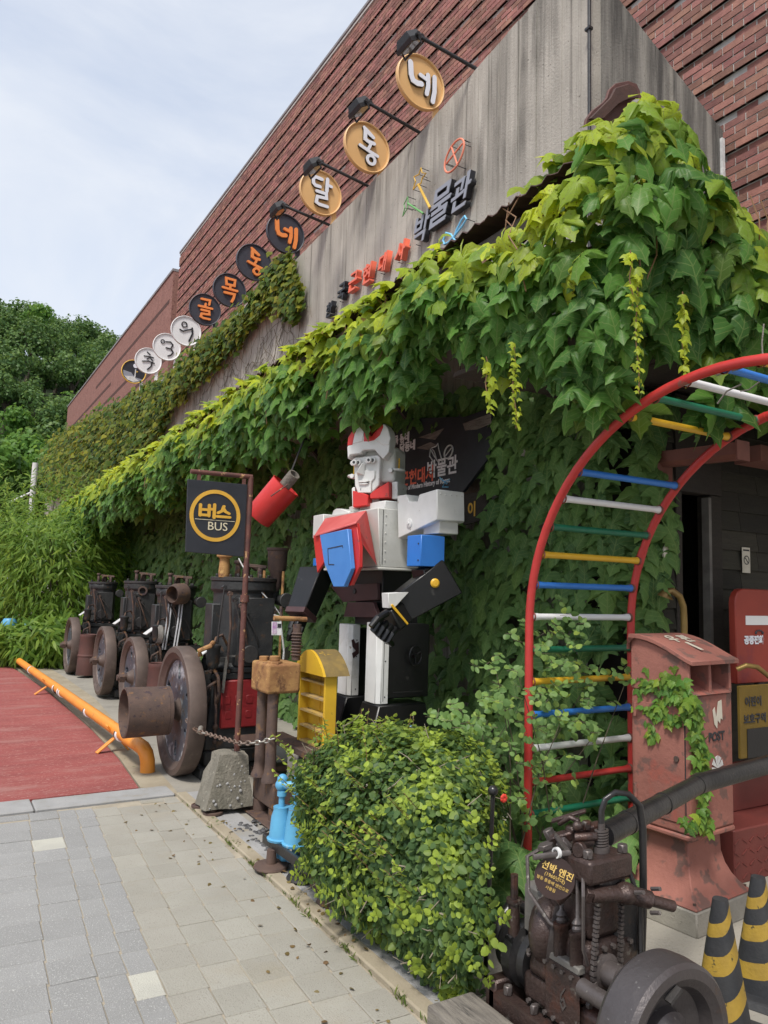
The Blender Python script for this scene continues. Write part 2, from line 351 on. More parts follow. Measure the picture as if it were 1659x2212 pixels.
M['tan'] = mat('tan', (.72, .44, .19), (.68, .41, .17), 3, .5, bump=.02)
M['navy'] = mat('navy', (.035, .037, .05), (.045, .047, .062), 3, .5, bump=.02)
M['letter_white'] = mat('letter_white', (.76, .78, .84), None, rough=.4, bump=0)
M['letter_black'] = mat('letter_black', (.015, .016, .02), None, rough=.45, bump=0)
M['letter_orange'] = mat('letter_orange', (.85, .27, .07), None, rough=.45, bump=0)
M['letter_red'] = mat('letter_red', (.80, .16, .09), None, rough=.45, bump=0)
M['letter_grey'] = mat('letter_grey', (.27, .285, .33), None, rough=.4, bump=0)
M['tube_orange'] = mat('tube_orange', (.80, .26, .16), None, bump=0)
M['tube_yellow'] = mat('tube_yellow', (.80, .50, .08), None, bump=0)
M['tube_green'] = mat('tube_green', (.16, .42, .14), None, bump=0)
M['tube_blue'] = mat('tube_blue', (.22, .58, .85), None, bump=0)
M['plastic_black'] = mat('plastic_black', (.018, .018, .02), (.03, .03, .032), 8, .45)
M['glass_lamp'] = mat('glass_lamp', (.18, .17, .15), None, rough=.12, bump=0)
M['roof_rust'] = mat('roof_rust', (.085, .04, .03), (.05, .028, .024), 5, .8, bump=.3)
M['wood_dark'] = mat('wood_dark', (.030, .024, .019), (.045, .036, .028), 9, .8, bump=.4, bscale=50, objr=.3, stretch=(1, 1, 6))
M['siding'] = mat('siding', (.040, .036, .025), (.028, .025, .019), 9, .85, bump=.4, bscale=50, objr=.35, stretch=(.5, 1, 5))
M['timber'] = mat('timber', (.24, .215, .18), (.13, .115, .10), 7, .9, bump=.6, bscale=40, stretch=(8, 1, 8), c3=(.06, .055, .05), t3=.58, s3=4, w3=.1)
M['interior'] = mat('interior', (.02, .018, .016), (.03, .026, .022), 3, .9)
M['terracotta'] = mat('terracotta', (.19, .07, .05), (.14, .055, .042), 7, .7, bump=.15)
M['postbox'] = mat('postbox', (.34, .135, .102), (.24, .092, .072), 3, .75, bump=.35, bscale=40, c3=(.42, .095, .065), t3=.57, s3=3, w3=.16, c4=(.16, .085, .07), t4=.56, s4=9)
M['brass'] = mat('brass', (.33, .22, .07), (.20, .13, .05), 8, .45, .6)
M['step_red'] = mat('step_red', (.17, .035, .028), (.13, .03, .025), 5, .6, bump=.1)
M['phone_red'] = mat('phone_red', (.33, .045, .025), (.25, .03, .02), 3, .5, bump=.06, c3=(.16, .02, .04), t3=.58, s3=3, w3=.2)
M['cone_black'] = mat('cone_black', (.018, .02, .024), (.035, .035, .036), 7, .65, bump=.2)
M['cone_yellow'] = mat('cone_yellow', (.38, .245, .03), (.28, .18, .028), 10, .7, bump=.25, c3=(.06, .05, .02), t3=.60, s3=17, w3=.04)
M['marine'] = mat('marine', (.078, .048, .040), (.042, .030, .028), 8, .36, .35, bump=.45, bscale=70, c3=(.11, .045, .03), t3=.56, s3=6, w3=.14, c4=(.14, .125, .11), t4=.64, s4=22)
M['marine_steel'] = mat('marine_steel', (.15, .13, .125), (.10, .085, .08), 9, .42, .5, bump=.2, c4=(.3, .28, .25), t4=.64, s4=40)
M['marine_wheel'] = mat('marine_wheel', (.10, .09, .09), (.075, .065, .065), 6, .42, .5, bump=.2, c3=(.11, .07, .05), t3=.60, s3=6, w3=.1, c4=(.2, .19, .18), t4=.68, s4=50)
M['plate_grey'] = mat('plate_grey', (.20, .19, .17), (.13, .12, .11), 8, .7, .2, bump=.3)
M['plaque'] = mat('plaque', (.05, .028, .024), (.035, .02, .018), 8, .6, .2, bump=.15)
M['gold'] = mat('gold', (.62, .42, .12), None, bump=0)
M['pipe_black'] = mat('pipe_black', (.016, .016, .018), (.034, .032, .031), 9, .28, .2, bump=.2, bscale=50, c4=(.12, .11, .10), t4=.68, s4=12)
M['stem'] = mat('stem', (.16, .13, .09), (.09, .075, .05), 10, .85)
M['stem_red'] = mat('stem_red', (.22, .12, .06), None, rough=.7, bump=0)
M['twig_pale'] = mat('twig_pale', (.34, .29, .22), (.24, .20, .15), 20, .8)
M['weld'] = mat('weld', (.26, .05, .04), (.14, .06, .04), 30, .6)
M['bark'] = mat('bark', (.07, .055, .04), (.045, .036, .028), 8, .9, bump=.5)
M['purple'] = mat('purple', (.36, .10, .38), (.68, .62, .66), 26, .5, bump=0)
M['ink'] = mat('ink', (.03, .03, .035), None, bump=0)
M['paper'] = mat('paper', (.66, .62, .52), (.55, .50, .40), 8, .7, bump=0)
M['glass_win'] = mat('glass_win', (.20, .32, .36), (.28, .40, .43), 2, .1, bump=0)
M['pebble'] = mat('pebble', (.045, .045, .05), (.09, .09, .09), 20, .5, isl=.4, bump=.1)
M['chain'] = mat('chain', (.16, .09, .06), (.24, .19, .16), 12, .6, .5, bump=.2)
M['chain_new'] = mat('chain_new', (.45, .43, .38), (.3, .27, .23), 12, .4, .6, bump=.1)
M['petal'] = mat('petal', (.65, .05, .03), None, bump=0)
# board-marked concrete: rain runs of different length, blotches, pale lime patches
def concrete(name, pale, mid, dark, lime, axis, cover):
    m = bpy.data.materials.new(name); m.use_nodes = True
    n, l = m.node_tree.nodes, m.node_tree.links; b = n['Principled BSDF']; b.inputs['Roughness'].default_value = .9
    tc = n.new('ShaderNodeTexCoord')
    def noise(st, sc, det=6, ro=.6, loc=(0, 0, 0)):
        mp = n.new('ShaderNodeMapping'); mp.inputs['Scale'].default_value = st; mp.inputs['Location'].default_value = loc; l.new(tc.outputs['Object'], mp.inputs[0])
        q = n.new('ShaderNodeTexNoise'); q.inputs['Scale'].default_value = sc; q.inputs['Detail'].default_value = det; q.inputs['Roughness'].default_value = ro; l.new(mp.outputs[0], q.inputs['Vector']); return q.outputs[0]
    def ramp(v, a, e):
        q = n.new('ShaderNodeMapRange'); q.inputs[1].default_value = a; q.inputs[2].default_value = e; l.new(v, q.inputs[0]); return q.outputs[0]
    def mix(f, a, c):
        q = n.new('ShaderNodeMixRGB'); l.new(f, q.inputs[0])
        if isinstance(a, tuple): q.inputs[1].default_value = a + (1,)
        else: l.new(a, q.inputs[1])
        q.inputs[2].default_value = c + (1,); return q.outputs[0]
    def mul(a, c):
        q = n.new('ShaderNodeMath'); q.operation = 'MULTIPLY'; l.new(a, q.inputs[0]); l.new(c, q.inputs[1]); return q.outputs[0]
    h = (1, 1, 1)
    col = mix(ramp(noise(h, 1.3), .35, .65), pale, mid)
    board = (1, 9, .10) if axis == 'y' else (9, 1, .10)
    col = mix(ramp(noise(board, 1.0, 3), .52, .80), col, mid)
    run = (1, 6, .35) if axis == 'y' else (6, 1, .35)
    f = mul(ramp(noise(run, 1.1, 8, .65), .37, .58), ramp(noise(h, .55, 4, .5, (3, 1, 2)), cover, cover + .22))
    col = mix(f, col, dark)
    thin = (1, 22, .25) if axis == 'y' else (22, 1, .25)
    f2 = mul(ramp(noise(thin, 1.0, 4), .57, .68), ramp(noise(h, .9, 3, .5, (9, 4, 1)), .40, .60)); col = mix(f2, col, dark)
    col = mix(mul(ramp(noise(run, .9, 6, .6, (5, 7, 3)), .60, .72), ramp(noise(h, .8, 3, .5, (2, 8, 6)), .5, .62)), col, lime)
    col = mix(ramp(noise(h, 34, 4), .66, .70), col, dark)
    l.new(col, b.inputs['Base Color'])
    bp = n.new('ShaderNodeBump'); bp.inputs['Strength'].default_value = .5; bp.inputs['Distance'].default_value = .012; l.new(noise(h, 50, 5), bp.inputs['Height']); l.new(bp.outputs[0], b.inputs['Normal'])
    return m
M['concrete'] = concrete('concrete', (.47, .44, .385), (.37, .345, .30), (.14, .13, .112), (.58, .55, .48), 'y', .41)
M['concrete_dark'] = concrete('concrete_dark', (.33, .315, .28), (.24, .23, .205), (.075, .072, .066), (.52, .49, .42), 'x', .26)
M['ivy'] = leafmat('ivy', (.055, .138, .032), (.12, .275, .048), (.50, .58, .04), brown=(.14, .05, .02))
M['ivy_one'] = leafmat('ivy_one', (.055, .138, .032), (.12, .275, .048), (.50, .58, .04), objr=True, brown=(.14, .05, .02))
M['ivy_dark'] = leafmat('ivy_dark', (.068, .145, .045), (.135, .25, .070), (.26, .37, .06), trans=.3, rough=.5)
M['ivy_dark_one'] = leafmat('ivy_dark_one', (.068, .145, .045), (.135, .25, .070), (.26, .37, .06), trans=.3, rough=.5, objr=True)
M['ivy_far'] = leafmat('ivy_far', (.042, .088, .018), (.10, .175, .030), (.34, .33, .035), veins=False, brown=(.17, .06, .02))
M['hedge'] = leafmat('hedge', (.055, .110, .044), (.115, .195, .068), (.38, .49, .07), veins=False)
M['hedge_one'] = leafmat('hedge_one', (.055, .110, .044), (.115, .195, .068), (.38, .49, .07), veins=False, objr=True)
M['rose'] = leafmat('rose', (.13, .235, .075), (.20, .33, .11), (.40, .52, .10), veins=False)
M['bamboo'] = leafmat('bamboo', (.07, .15, .022), (.16, .28, .045), (.30, .42, .07), veins=False, trans=.5)
M['tree_dark'] = leafmat('tree_dark', (.046, .10, .030), (.10, .185, .050), (.18, .27, .06), veins=False, trans=.3)
M['tree_light'] = leafmat('tree_light', (.06, .15, .025), (.11, .23, .04), (.20, .34, .06), veins=False)
M['dead_leaf'] = leafmat('dead_leaf', (.12, .07, .035), (.22, .14, .06), (.16, .16, .05), veins=False, trans=.15)
M['grass'] = leafmat('grass', (.05, .10, .02), (.10, .16, .035), (.2, .25, .06), veins=False)

# ------------------------------------------------------------------ foliage
def _tmpl(out, fold=.28, droop=.22, c=(0, -.12), bend=0.0, ring=False):
    """leaf outline (half, from stalk to tip) -> verts, fan triangles; tip points to -y"""
    half = out; full = half + [(-x, y) for x, y in half[-2:0:-1]]
    pts = [(c[0], c[1])] + full
    v = np.array([(x, y, -fold * abs(x) - bend * max(abs(x) - .22, 0) - droop * y * y * (1 if y < 0 else .3)) for x, y in pts], float)
    n = len(full); stalk = ring; f = np.array([(0, 1 + (i + 1) % n, 1 + i) for i in range(n)], int)
    if ring:
        mid = [(c[0] + (x - c[0]) * .55, c[1] + (y - c[1]) * .55) for x, y in full]
        vm = np.array([(x, y, -fold * .55 * abs(x) - droop * y * y * (1 if y < 0 else .3) + .035) for x, y in mid]); v = np.vstack([v, vm]); q = 1 + n
        f = np.array([(0, q + (i + 1) % n, q + i) for i in range(n)] + [(q + i, q + (i + 1) % n, 1 + (i + 1) % n) for i in range(n)] + [(q + i, 1 + (i + 1) % n, 1 + i) for i in range(n)], int)
    if stalk:
        k = len(v); v = np.vstack([v, np.array([(-.016, .06, .0), (.016, .06, .0), (-.012, .38, -.10), (.012, .38, -.10), (-.01, .62, -.34), (.01, .62, -.34)])]); f = np.vstack([f, np.array([(k, k + 1, k + 3), (k, k + 3, k + 2), (k + 2, k + 3, k + 5), (k + 2, k + 5, k + 4)])])
    return v, f
T_IVY = _tmpl([(0, .06), (.14, .24), (.34, .30), (.52, .16), (.72, -.16), (.44, -.20), (.30, -.26), (.34, -.46), (.22, -.62), (0, -1.0)], bend=.55)
T_IVY_FINE = _tmpl([(0, .05), (.08, .20), (.18, .30), (.27, .29), (.36, .31), (.44, .20), (.55, .13), (.58, .02), (.68, -.06), (.80, -.26), (.64, -.22), (.50, -.25), (.40, -.22), (.30, -.26), (.33, -.36), (.30, -.44),
                    (.34, -.54), (.25, -.60), (.24, -.72), (.13, -.84), (0, -1.08)], fold=.20, droop=.34, bend=.75, ring=True)
T_IVY_LOW = _tmpl([(0, .1), (.4, .22), (.56, -.15), (.3, -.4), (0, -.9)])
T_ROUND = _tmpl([(0, .05), (.32, -.05), (.42, -.38), (.28, -.75), (0, -1.0)], fold=.3, droop=.1, c=(0, -.4))
T_LONG = _tmpl([(0, 0), (.10, -.25), (.08, -.65), (0, -1.0)], fold=.4, droop=.45, c=(0, -.35))
T_CLUMP = _tmpl([(0, .4), (.35, .25), (.25, 0), (.5, -.2), (.2, -.35), (0, -.6)], fold=.2, droop=.3, c=(0, 0))
def frames(nrm, tip):
    n = nrm / np.linalg.norm(nrm, axis=1, keepdims=True)
    y = -(tip - n * np.sum(tip * n, axis=1, keepdims=True)); y /= np.linalg.norm(y, axis=1, keepdims=True) + 1e-9
    x = np.cross(y, n); return x, y, n
def foliage(name, T, pos, nrm, tip, size, young, m, parent=None, kind=None):
    v, f = T; K = len(pos); nv, nf = len(v), len(f)
    x, y, n = frames(nrm, tip)
    wob = 1 + RNG.normal(0, .12, (K, 1))
    P = pos[:, None, :] + size[:, None, None] * (v[None, :, 0:1] * (x * wob)[:, None, :] + v[None, :, 1:2] * y[:, None, :] + v[None, :, 2:3] * n[:, None, :])
    off = np.array(chain_loc(parent)) if parent is not None else np.zeros(3)
    P = (P - off).reshape(-1, 3).astype(np.float32)
    F = (f[None] + (np.arange(K) * nv)[:, None, None]).reshape(-1).astype(np.int32)
    me = bpy.data.meshes.new(name); me.vertices.add(K * nv); me.vertices.foreach_set('co', P.ravel())
    me.loops.add(len(F)); me.loops.foreach_set('vertex_index', F)
    me.polygons.add(K * nf); me.polygons.foreach_set('loop_start', np.arange(0, K * nf * 3, 3, dtype=np.int32)); me.polygons.foreach_set('loop_total', np.full(K * nf, 3, np.int32))
    me.polygons.foreach_set('use_smooth', np.ones(K * nf, bool))
    a = me.attributes.new('young', 'FLOAT', 'POINT'); a.data.foreach_set('value', np.repeat(young, nv).astype(np.float32))
    uv = me.uv_layers.new(name='leaf'); UV = np.tile(v[f.ravel(), :2], (K, 1)).astype(np.float32); uv.data.foreach_set('uv', UV.ravel())
    me.update(); me.validate(); me.materials.append(m)
    o = bpy.data.objects.new(name, me); COL.objects.link(o)
    if parent is not None: o.parent = parent
    if kind: o['kind'] = kind
    return o
def leaf_mesh(T, m, name='leaf'):
    v, f = T; me = bpy.data.meshes.new(name); me.from_pydata([tuple(q) for q in v], [], [tuple(int(i) for i in q) for q in f])
    me.polygons.foreach_set('use_smooth', [True] * len(f))
    uv = me.uv_layers.new(name='leaf'); uv.data.foreach_set('uv', v[f.ravel(), :2].astype(np.float32).ravel()); me.materials.append(m); return me
def leaf_objects(name, meshes, pos, nrm, tip, size, young, parent):
    x, y, n = frames(nrm, tip); off = np.array(chain_loc(parent))
    for i in range(len(pos)):
        o = bpy.data.objects.new(name, meshes[i % len(meshes)]); COL.objects.link(o); o.parent = parent
        s = size[i]; p = pos[i] - off
        o.matrix_local = Matrix(((x[i, 0] * s, y[i, 0] * s, n[i, 0] * s, p[0]), (x[i, 1] * s, y[i, 1] * s, n[i, 1] * s, p[1]), (x[i, 2] * s, y[i, 2] * s, n[i, 2] * s, p[2]), (0, 0, 0, 1)))
        o.color = (float(young[i]), 0, 0, 1)
def ivy_plant(root, pos, nrm, tip, size, young, mstuff, mone, T=T_IVY, Tone=T_IVY_FINE, single=300, leaf='leaf', mass='leaf_mass'):
    """the leaves that show largest as objects of their own, the rest as one part"""
    px, py, d = project(pos)
    app = np.where((px > 0) & (px < 1659) & (py > 0) & (py < 2212) & (d > .3), size / np.maximum(d, .3), 0)
    vis = nrm @ np.array([0, 0, 0.]) if False else 1
    k = np.argsort(-app)[:single]; rest = np.ones(len(pos), bool); rest[k] = False
    ms = [leaf_mesh(_vary(Tone), mone, leaf) for _ in range(5)]
    leaf_objects(leaf, ms, pos[k], nrm[k], tip[k], size[k], young[k], root)
    if rest.any(): foliage(mass, T, pos[rest], nrm[rest], tip[rest], size[rest], young[rest], mstuff, root, kind='stuff')
def _vary(T):
    v, f = T; v = v.copy(); a, b, c = RNG.normal(0, 1, 3)
    v[:, 0] *= 1 + .08 * a; v[:, 2] += .10 * b * v[:, 0] + .16 * c * v[:, 0] * v[:, 1] + RNG.normal(0, .012, len(v)); v[:, :2] += RNG.normal(0, .012, (len(v), 2)); return v, f
def N(*s): return RNG.normal(0, 1, s)
def U(a, b, *s): return RNG.uniform(a, b, s)
# ================================================================== SETTING
def sheet(name, pts, z, m, h=0.0, kind='structure'):
    b = MB(); b.prism([(x, y, z) for x, y in pts], (0, 0, -max(h, .02))); o = b.build(name, m, ang=0); o['kind'] = kind; return o
sheet('ground', [(-300, -300), (300, -300), (300, 500), (-300, 500)], -.09, M['earth'])
# --- pavement: every paver a piece of its own
pave = MB().box((-3.2, .9, -.075), (1.70, 5.82, -.0055)).build('pavement', M['sand'], ang=0); pave['kind'] = 'structure'
def paver_mesh(w, l, m):
    b = MB(); j = .0028; jl = .0014; h = .003
    x0, x1, y0, y1 = -w / 2 + j, w / 2 - j, -l / 2 + jl, l / 2 - jl
    b.add([(x0, y0, -.03), (x1, y0, -.03), (x1, y1, -.03), (x0, y1, -.03), (x0, y0, -h), (x1, y0, -h), (x1, y1, -h), (x0, y1, -h),
           (x0 + h, y0 + h, 0), (x1 - h, y0 + h, 0), (x1 - h, y1 - h, 0), (x0 + h, y1 - h, 0)],
          [(0, 1, 5, 4), (1, 2, 6, 5), (2, 3, 7, 6), (3, 0, 4, 7), (4, 5, 9, 8), (5, 6, 10, 9), (6, 7, 11, 10), (7, 4, 8, 11), (8, 9, 10, 11)])
    me = bpy.data.meshes.new('paver'); me.from_pydata(b.v, [], b.f); me.materials.append(m); return me
_pm = {}
SLOPE = .068                                     # courses run a little askew to the kerb
cols = [(-1.4, .19), (-1.21, .19), (-1.02, .19), (-.83, .19), (-.64, .19), (-.45, .19), (-.26, .19), (-.07, .185), (.115, .185), (.30, .183), (.483, .183), (.666, .115), (.781, .115), (.896, .165), (1.061, .165), (1.226, .165), (1.391, .165), (1.556, .165)]
for ci, (cx0, cw) in enumerate(cols):
    y = 1.2 + (ci * .37 % .2); k = 0
    while y < 5.80:
        ln = .205
        yc = y + ln / 2; y += ln; k += 1
        xa, xb = cx0 + SLOPE * (yc - 3.0), cx0 + cw + SLOPE * (yc - 3.0)
        if cx0 < -.2 and yc < 1.9 + (-cx0) * .4: continue
        if yc + ln / 2 > 5.80: ln = 2 * (5.80 - yc) if 5.80 - yc > .03 else 0
        if ln <= 0 or xa > 1.66: continue
        if xb > 1.685: xb = 1.685
        if xb - xa < .03: continue
        kind = 'paver_beige' if cx0 > .85 else 'paver_grey'
        px, py, _ = project([(xa + xb) / 2, yc, 0])
        if abs(px - 137) < 36 and abs(py - 1828) < 9: kind = 'paver_pale'
        if abs(px - 312) < 45 and abs(py - 2126) < 24: kind = 'paver_pale'
        key = (round(xb - xa, 3), round(ln, 3), kind)
        if key not in _pm: _pm[key] = paver_mesh(xb - xa, ln, M[kind])
        o = bpy.data.objects.new('paver', _pm[key]); COL.objects.link(o); o.parent = pave
        o.location = ((xa + xb) / 2, yc, random.uniform(-.002, .002)); o.rotation_euler = (random.gauss(0, .003), random.gauss(0, .003), random.gauss(-.03, .008))
if True:   # extra rows nearer than the frame, for views from a step aside
    far = MB().box((-30, -20, -.07), (1.70, .9, -.006)).build('pavement_apron', M['paver_grey'], ang=0); far['kind'] = 'structure'
    far2 = MB().box((-30, .9, -.07), (-3.2, 5.82, -.006)).build('pavement_apron', M['paver_grey'], ang=0); far2['kind'] = 'structure'
# --- kerb across the street, one stone after another
kroot = MB().box((-30, 5.83, -.08), (1.70, 6.13, -.02)).build('kerb', M['kerb'], ang=0); kroot['kind'] = 'structure'
x = 1.695
while x > -6:
    w = min(.98, x + 30) if x > -3 else .98
    b = MB().box((x - w + .004, 5.835, -.05), (x - .004, 6.14 if x < 1 else 6.10, .012)); b.build('kerb_stone', M['kerb'], kroot, ang=0, bevel=.008)
    x -= w
# --- edging: a low stone strip between the pavers and the exhibits
eroot = MB().box((1.692, .2, -.08), (1.96, 5.83, -.03)).build('edging_strip', M['apron'], ang=0); eroot['kind'] = 'structure'
y = .4
while y < 5.8:
    l = min(.92, 5.83 - y)
    MB().box((1.695, y + .003, -.05), (1.775, y + l - .003, .022)).build('edging_stone', M['edging'], eroot, ang=0, bevel=.007)
    MB().box((1.779, y + .003, -.05), (1.952, y + l - .003, .014)).build('slab', M['kerb'], eroot, ang=0, bevel=.004)
    y += l
sheet('apron', [(1.955, -3), (6.4, -3), (6.4, 40), (2.5, 40), (1.70, 5.832), (1.955, 5.83)], .004, M['apron'], .06)
sheet('apron_strip', [(1.705, 5.835), (1.72, 5.9), (2.0, 11), (1.95, 14), (1.6, 20), (1.0, 26), (.85, 26), (1.35, 15.5), (1.53, 12.02), (1.585, 9.0), (1.56, 7.2), (1.50, 6.14)], .009, M['edging'], .06)
sheet('red_road', [(1.487, 6.142), (1.55, 7.22), (1.57, 8.63), (1.545, 10.1), (1.50, 12.02), (1.38, 14.3), (1.2, 17.0), (.8, 21), (0, 27), (-3, 40), (-14, 60), (-30, 60), (-30, 6.142)], .006, M['track'], .06)
# pebbles set in the slab beside the press
peb = MB()
for i in range(150):
    p = Vector((U(1.83, 2.06), U(4.05, 4.95), .015)); p.x = 1.83 + (p.x - 1.83) * .9
    peb.sphere(p, U(.010, .017), 7, 4, (U(.8, 1.2), U(.8, 1.4), .5))
o = peb.build('pebbles', M['pebble']); o['kind'] = 'stuff'; tag(o, 'dark round pebbles set in the pale strip in front of the rusty press', 'pebbles')
# grass tufts in the joint of the edging
K = 260; yy = np.concatenate([U(2.0, 5.7, 120), RNG.choice([2.3, 2.62, 3.05, 3.4, 3.62, 4.2, 4.6], 140) + N(140) * .03])
pos = np.stack([1.69 + N(K) * .006, yy, np.full(K, .0)], 1); tip = np.stack([N(K) * .5, N(K) * .5, np.full(K, 1.0)], 1); nrm = np.stack([N(K), N(K), U(0, .4, K)], 1)
o = foliage('weeds', T_LONG, pos, nrm, tip, U(.015, .045, K), U(0, 1, K), M['grass']); tag(o, 'thin green weeds growing along the foot of the edging strip', 'weeds', kind='stuff')

# ================================================================== BUILDINGS
XB, XC, YR = 5.65, 4.0, 3.82                # brick face, concrete face, concrete return
bb = thing('brick_building', (XB, 10, 0), 'tall red brick building with recessed bands behind the concrete wall', 'building')
ZT = W(500, 400, x=XB).z
YE = W(390, 545, x=XB).y
ZT = W(390, 545, x=XB).z - .05
MB().box((XB + .012, -6, 0), (XB + 9, YE, ZT)).build('wall', M['mortar'], bb, ang=0)
MB().box((XB - .03, -6, ZT), (XB + 9, YE + .02, ZT + .07)).build('coping', M['coping'], bb, ang=0, bevel=.01)
# bricks: every fifth course is set back
BH, BL, JT = .072, .205, .013
one = []; ver, fac = [], []
def brick_pts(y0, y1, z0, z1, xf):
    return [(xf, y0, z0), (xf, y1, z0), (xf, y1, z1), (xf, y0, z1), (XB + .06, y0, z0), (XB + .06, y1, z0), (XB + .06, y1, z1), (XB + .06, y0, z1)]
BF = [(0, 3, 2, 1), (0, 1, 5, 4), (1, 2, 6, 5), (2, 3, 7, 6), (3, 0, 4, 7)]
nr = int(ZT / BH); cand = []
for r in range(nr):
    z0 = r * BH
    if z0 < 2.6: continue
    rec = (r % 5 == 0)
    y = -1.0 - (BL / 2 if r % 2 else 0)
    while y < YE:
        y1 = min(y + BL - JT, YE)
        if y1 - y > .03:
            px, py, d = project([XB, (y + y1) / 2, z0])
            zz = 6.9 - .1 * (y - 4) if y > YR else 3.6
            if not (y > YR + 1.2 and z0 < 5.4 + .035 * y): cand.append((y, y1, z0, XB + (.010 if rec else -.022) + random.uniform(-.003, .003), rec, px, py, d))
        y += BL
vis = [c for c in cand if 1370 < c[5] < 1665 and -10 < c[6] < 450]
vis.sort(key=lambda c: c[7]); pick = set(id(c) for c in vis[:300])
for c in cand:
    pts = brick_pts(c[0], c[1], c[2], c[2] + BH - JT, c[3])
    if id(c) in pick:
        MB().add(pts, BF).build('brick', M['brick_one'], bb, ang=0)
    else:
        n = len(ver); ver += pts; fac += [tuple(i + n for i in f) for f in BF]
b = MB(); b.v = [Vector(v) for v in ver]; b.f = fac
o = b.build('brick_courses', M['brick'], bb, ang=0); o['kind'] = 'stuff'
b = MB()
for r in range(0, nr, 5):
    if (r + 5) * BH < 2.6: continue
    b.box((XB - .013, -1.0, (r + 1) * BH), (XB + .0118, YE, min((r + 5) * BH - JT, ZT - .01)))
o = b.build('mortar_beds', M['mortar'], bb, ang=0); o['kind'] = 'stuff'
# --- lower wing beyond the recess
Y2 = W(375, 585, x=XB).y; Z2 = W(375, 585, x=XB).z; Y3 = W(145, 900, x=XB).y
wg = thing('brick_wing', (XB, Y2, 0), 'lower red brick wing at the far end with thin dark bands', 'building')
MB().box((XB, Y2, 0), (XB + 9, Y3, Z2)).build('wall', M['wing'], wg, ang=0)
MB().box((XB - .03, Y2 - .01, Z2), (XB + 9, Y3 + .02, Z2 + .08)).build('coping', M['coping'], wg, ang=0)
k = 0; z = Z2 - .95
bands = MB()
while z > 4:
    s = Y2 + 2 + 8 * random.random() if k % 3 == 1 else Y2 + .3
    MB().box((XB - .004, s, z), (XB + .02, Y3 - (0 if k % 2 else 9), z + .13)).build('band', M['groove_shade'], wg, ang=0)  # flat dark strip: the shade of a recessed course is put into its colour
    z -= .62; k += 1
lk = thing('window_recess', (XB + .8, YE, 0), 'narrow pale glazed recess between the two brick volumes', 'window')
MB().box((XB + .9, YE + .03, 0), (XB + 1.2, Y2 - .03, Z2 + .9)).build('wall', M['concrete_dark'], lk, ang=0)
MB().box((XB + .86, YE + .06, 3.0), (XB + .89, Y2 - .03, Z2 - 2.2)).build('pane', M['glass_win'], lk, ang=0)
for zz in (Z2 - 2.2, Z2 - 4.2): MB().box((XB + .80, YE + .05, zz), (XB + .89, Y2 - .03, zz + .1)).build('frame', M['white_clean'], lk, ang=0)
MB().box((XB + .80, YE + .05, 3.0), (XB + .855, YE + .13, Z2 - 2.2)).build('frame', M['white_clean'], lk, ang=0)

# --- board-marked concrete wall in front of it
cw = thing('concrete_wall', (XC, 10, 0), 'grey board-marked concrete wall with dark rain streaks below the round signs', 'wall')
prof = [(YR, 6.52), (4.42, 6.62), (6.22, 6.38), (9.33, 6.19), (15.5, 6.15), (24, 6.3), (37, 6.5)]
def ztop(y): return float(np.interp(y, [p[0] for p in prof], [p[1] for p in prof]))
b = MB(); y = YR; k = 0
while y < 36.9:
    w = random.choice((.09, .11, .12, .15)) if y < 16 else .5
    y1 = min(y + w, 37); xf = XC + random.uniform(-.005, .005)
    g = random.choice((.0015, .002, .003, .006))
    b.add([(xf, y + g, 0), (xf, y1 - g, 0), (xf, y1 - g, ztop(y1)), (xf, y + g, ztop(y)), (XC + .012, y, 0), (XC + .012, y1, 0), (XC + .012, y1, ztop(y1)), (XC + .012, y, ztop(y))],
          [(0, 3, 2, 1), (0, 4, 7, 3), (1, 2, 6, 5), (3, 7, 6, 2)])
    y = y1
b.build('face', M['concrete'], cw, ang=0)
core = [(YR + .002, 0)] + [(37, 0)] + [(y, ztop(y) - .003) for y in (37, 24, 15.5, 9.33, 6.22, 4.42, YR + .002)]
MB().prism([(XC + .011, y, z) for y, z in core], (.22, 0, 0)).build('core', M['concrete'], cw, ang=0)
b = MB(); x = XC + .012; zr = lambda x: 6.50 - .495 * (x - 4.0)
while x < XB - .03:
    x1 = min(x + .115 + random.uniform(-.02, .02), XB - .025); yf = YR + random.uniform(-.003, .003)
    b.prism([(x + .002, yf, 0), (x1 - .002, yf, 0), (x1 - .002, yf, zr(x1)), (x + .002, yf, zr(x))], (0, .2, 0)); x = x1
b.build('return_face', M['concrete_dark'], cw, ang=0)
p = W(1273, 150, y=YR - .03); MB().tube([(p.x, YR - .03, 7.0), (p.x, YR - .03, 3.2)], .014, 10).build('downpipe', M['plastic_black'], cw)
for zz in (4.9, 5.9): MB().box((p.x - .02, YR - .05, zz), (p.x + .02, YR, zz + .02)).build('bracket', M['plastic_black'], cw, ang=0)
q = W(1562, 330, y=YR - .02); MB().box((q.x - .02, YR - .028, 3.4), (q.x + .015, YR - .004, 5.6)).build('corner_strip', M['white_plate'], cw, ang=0)

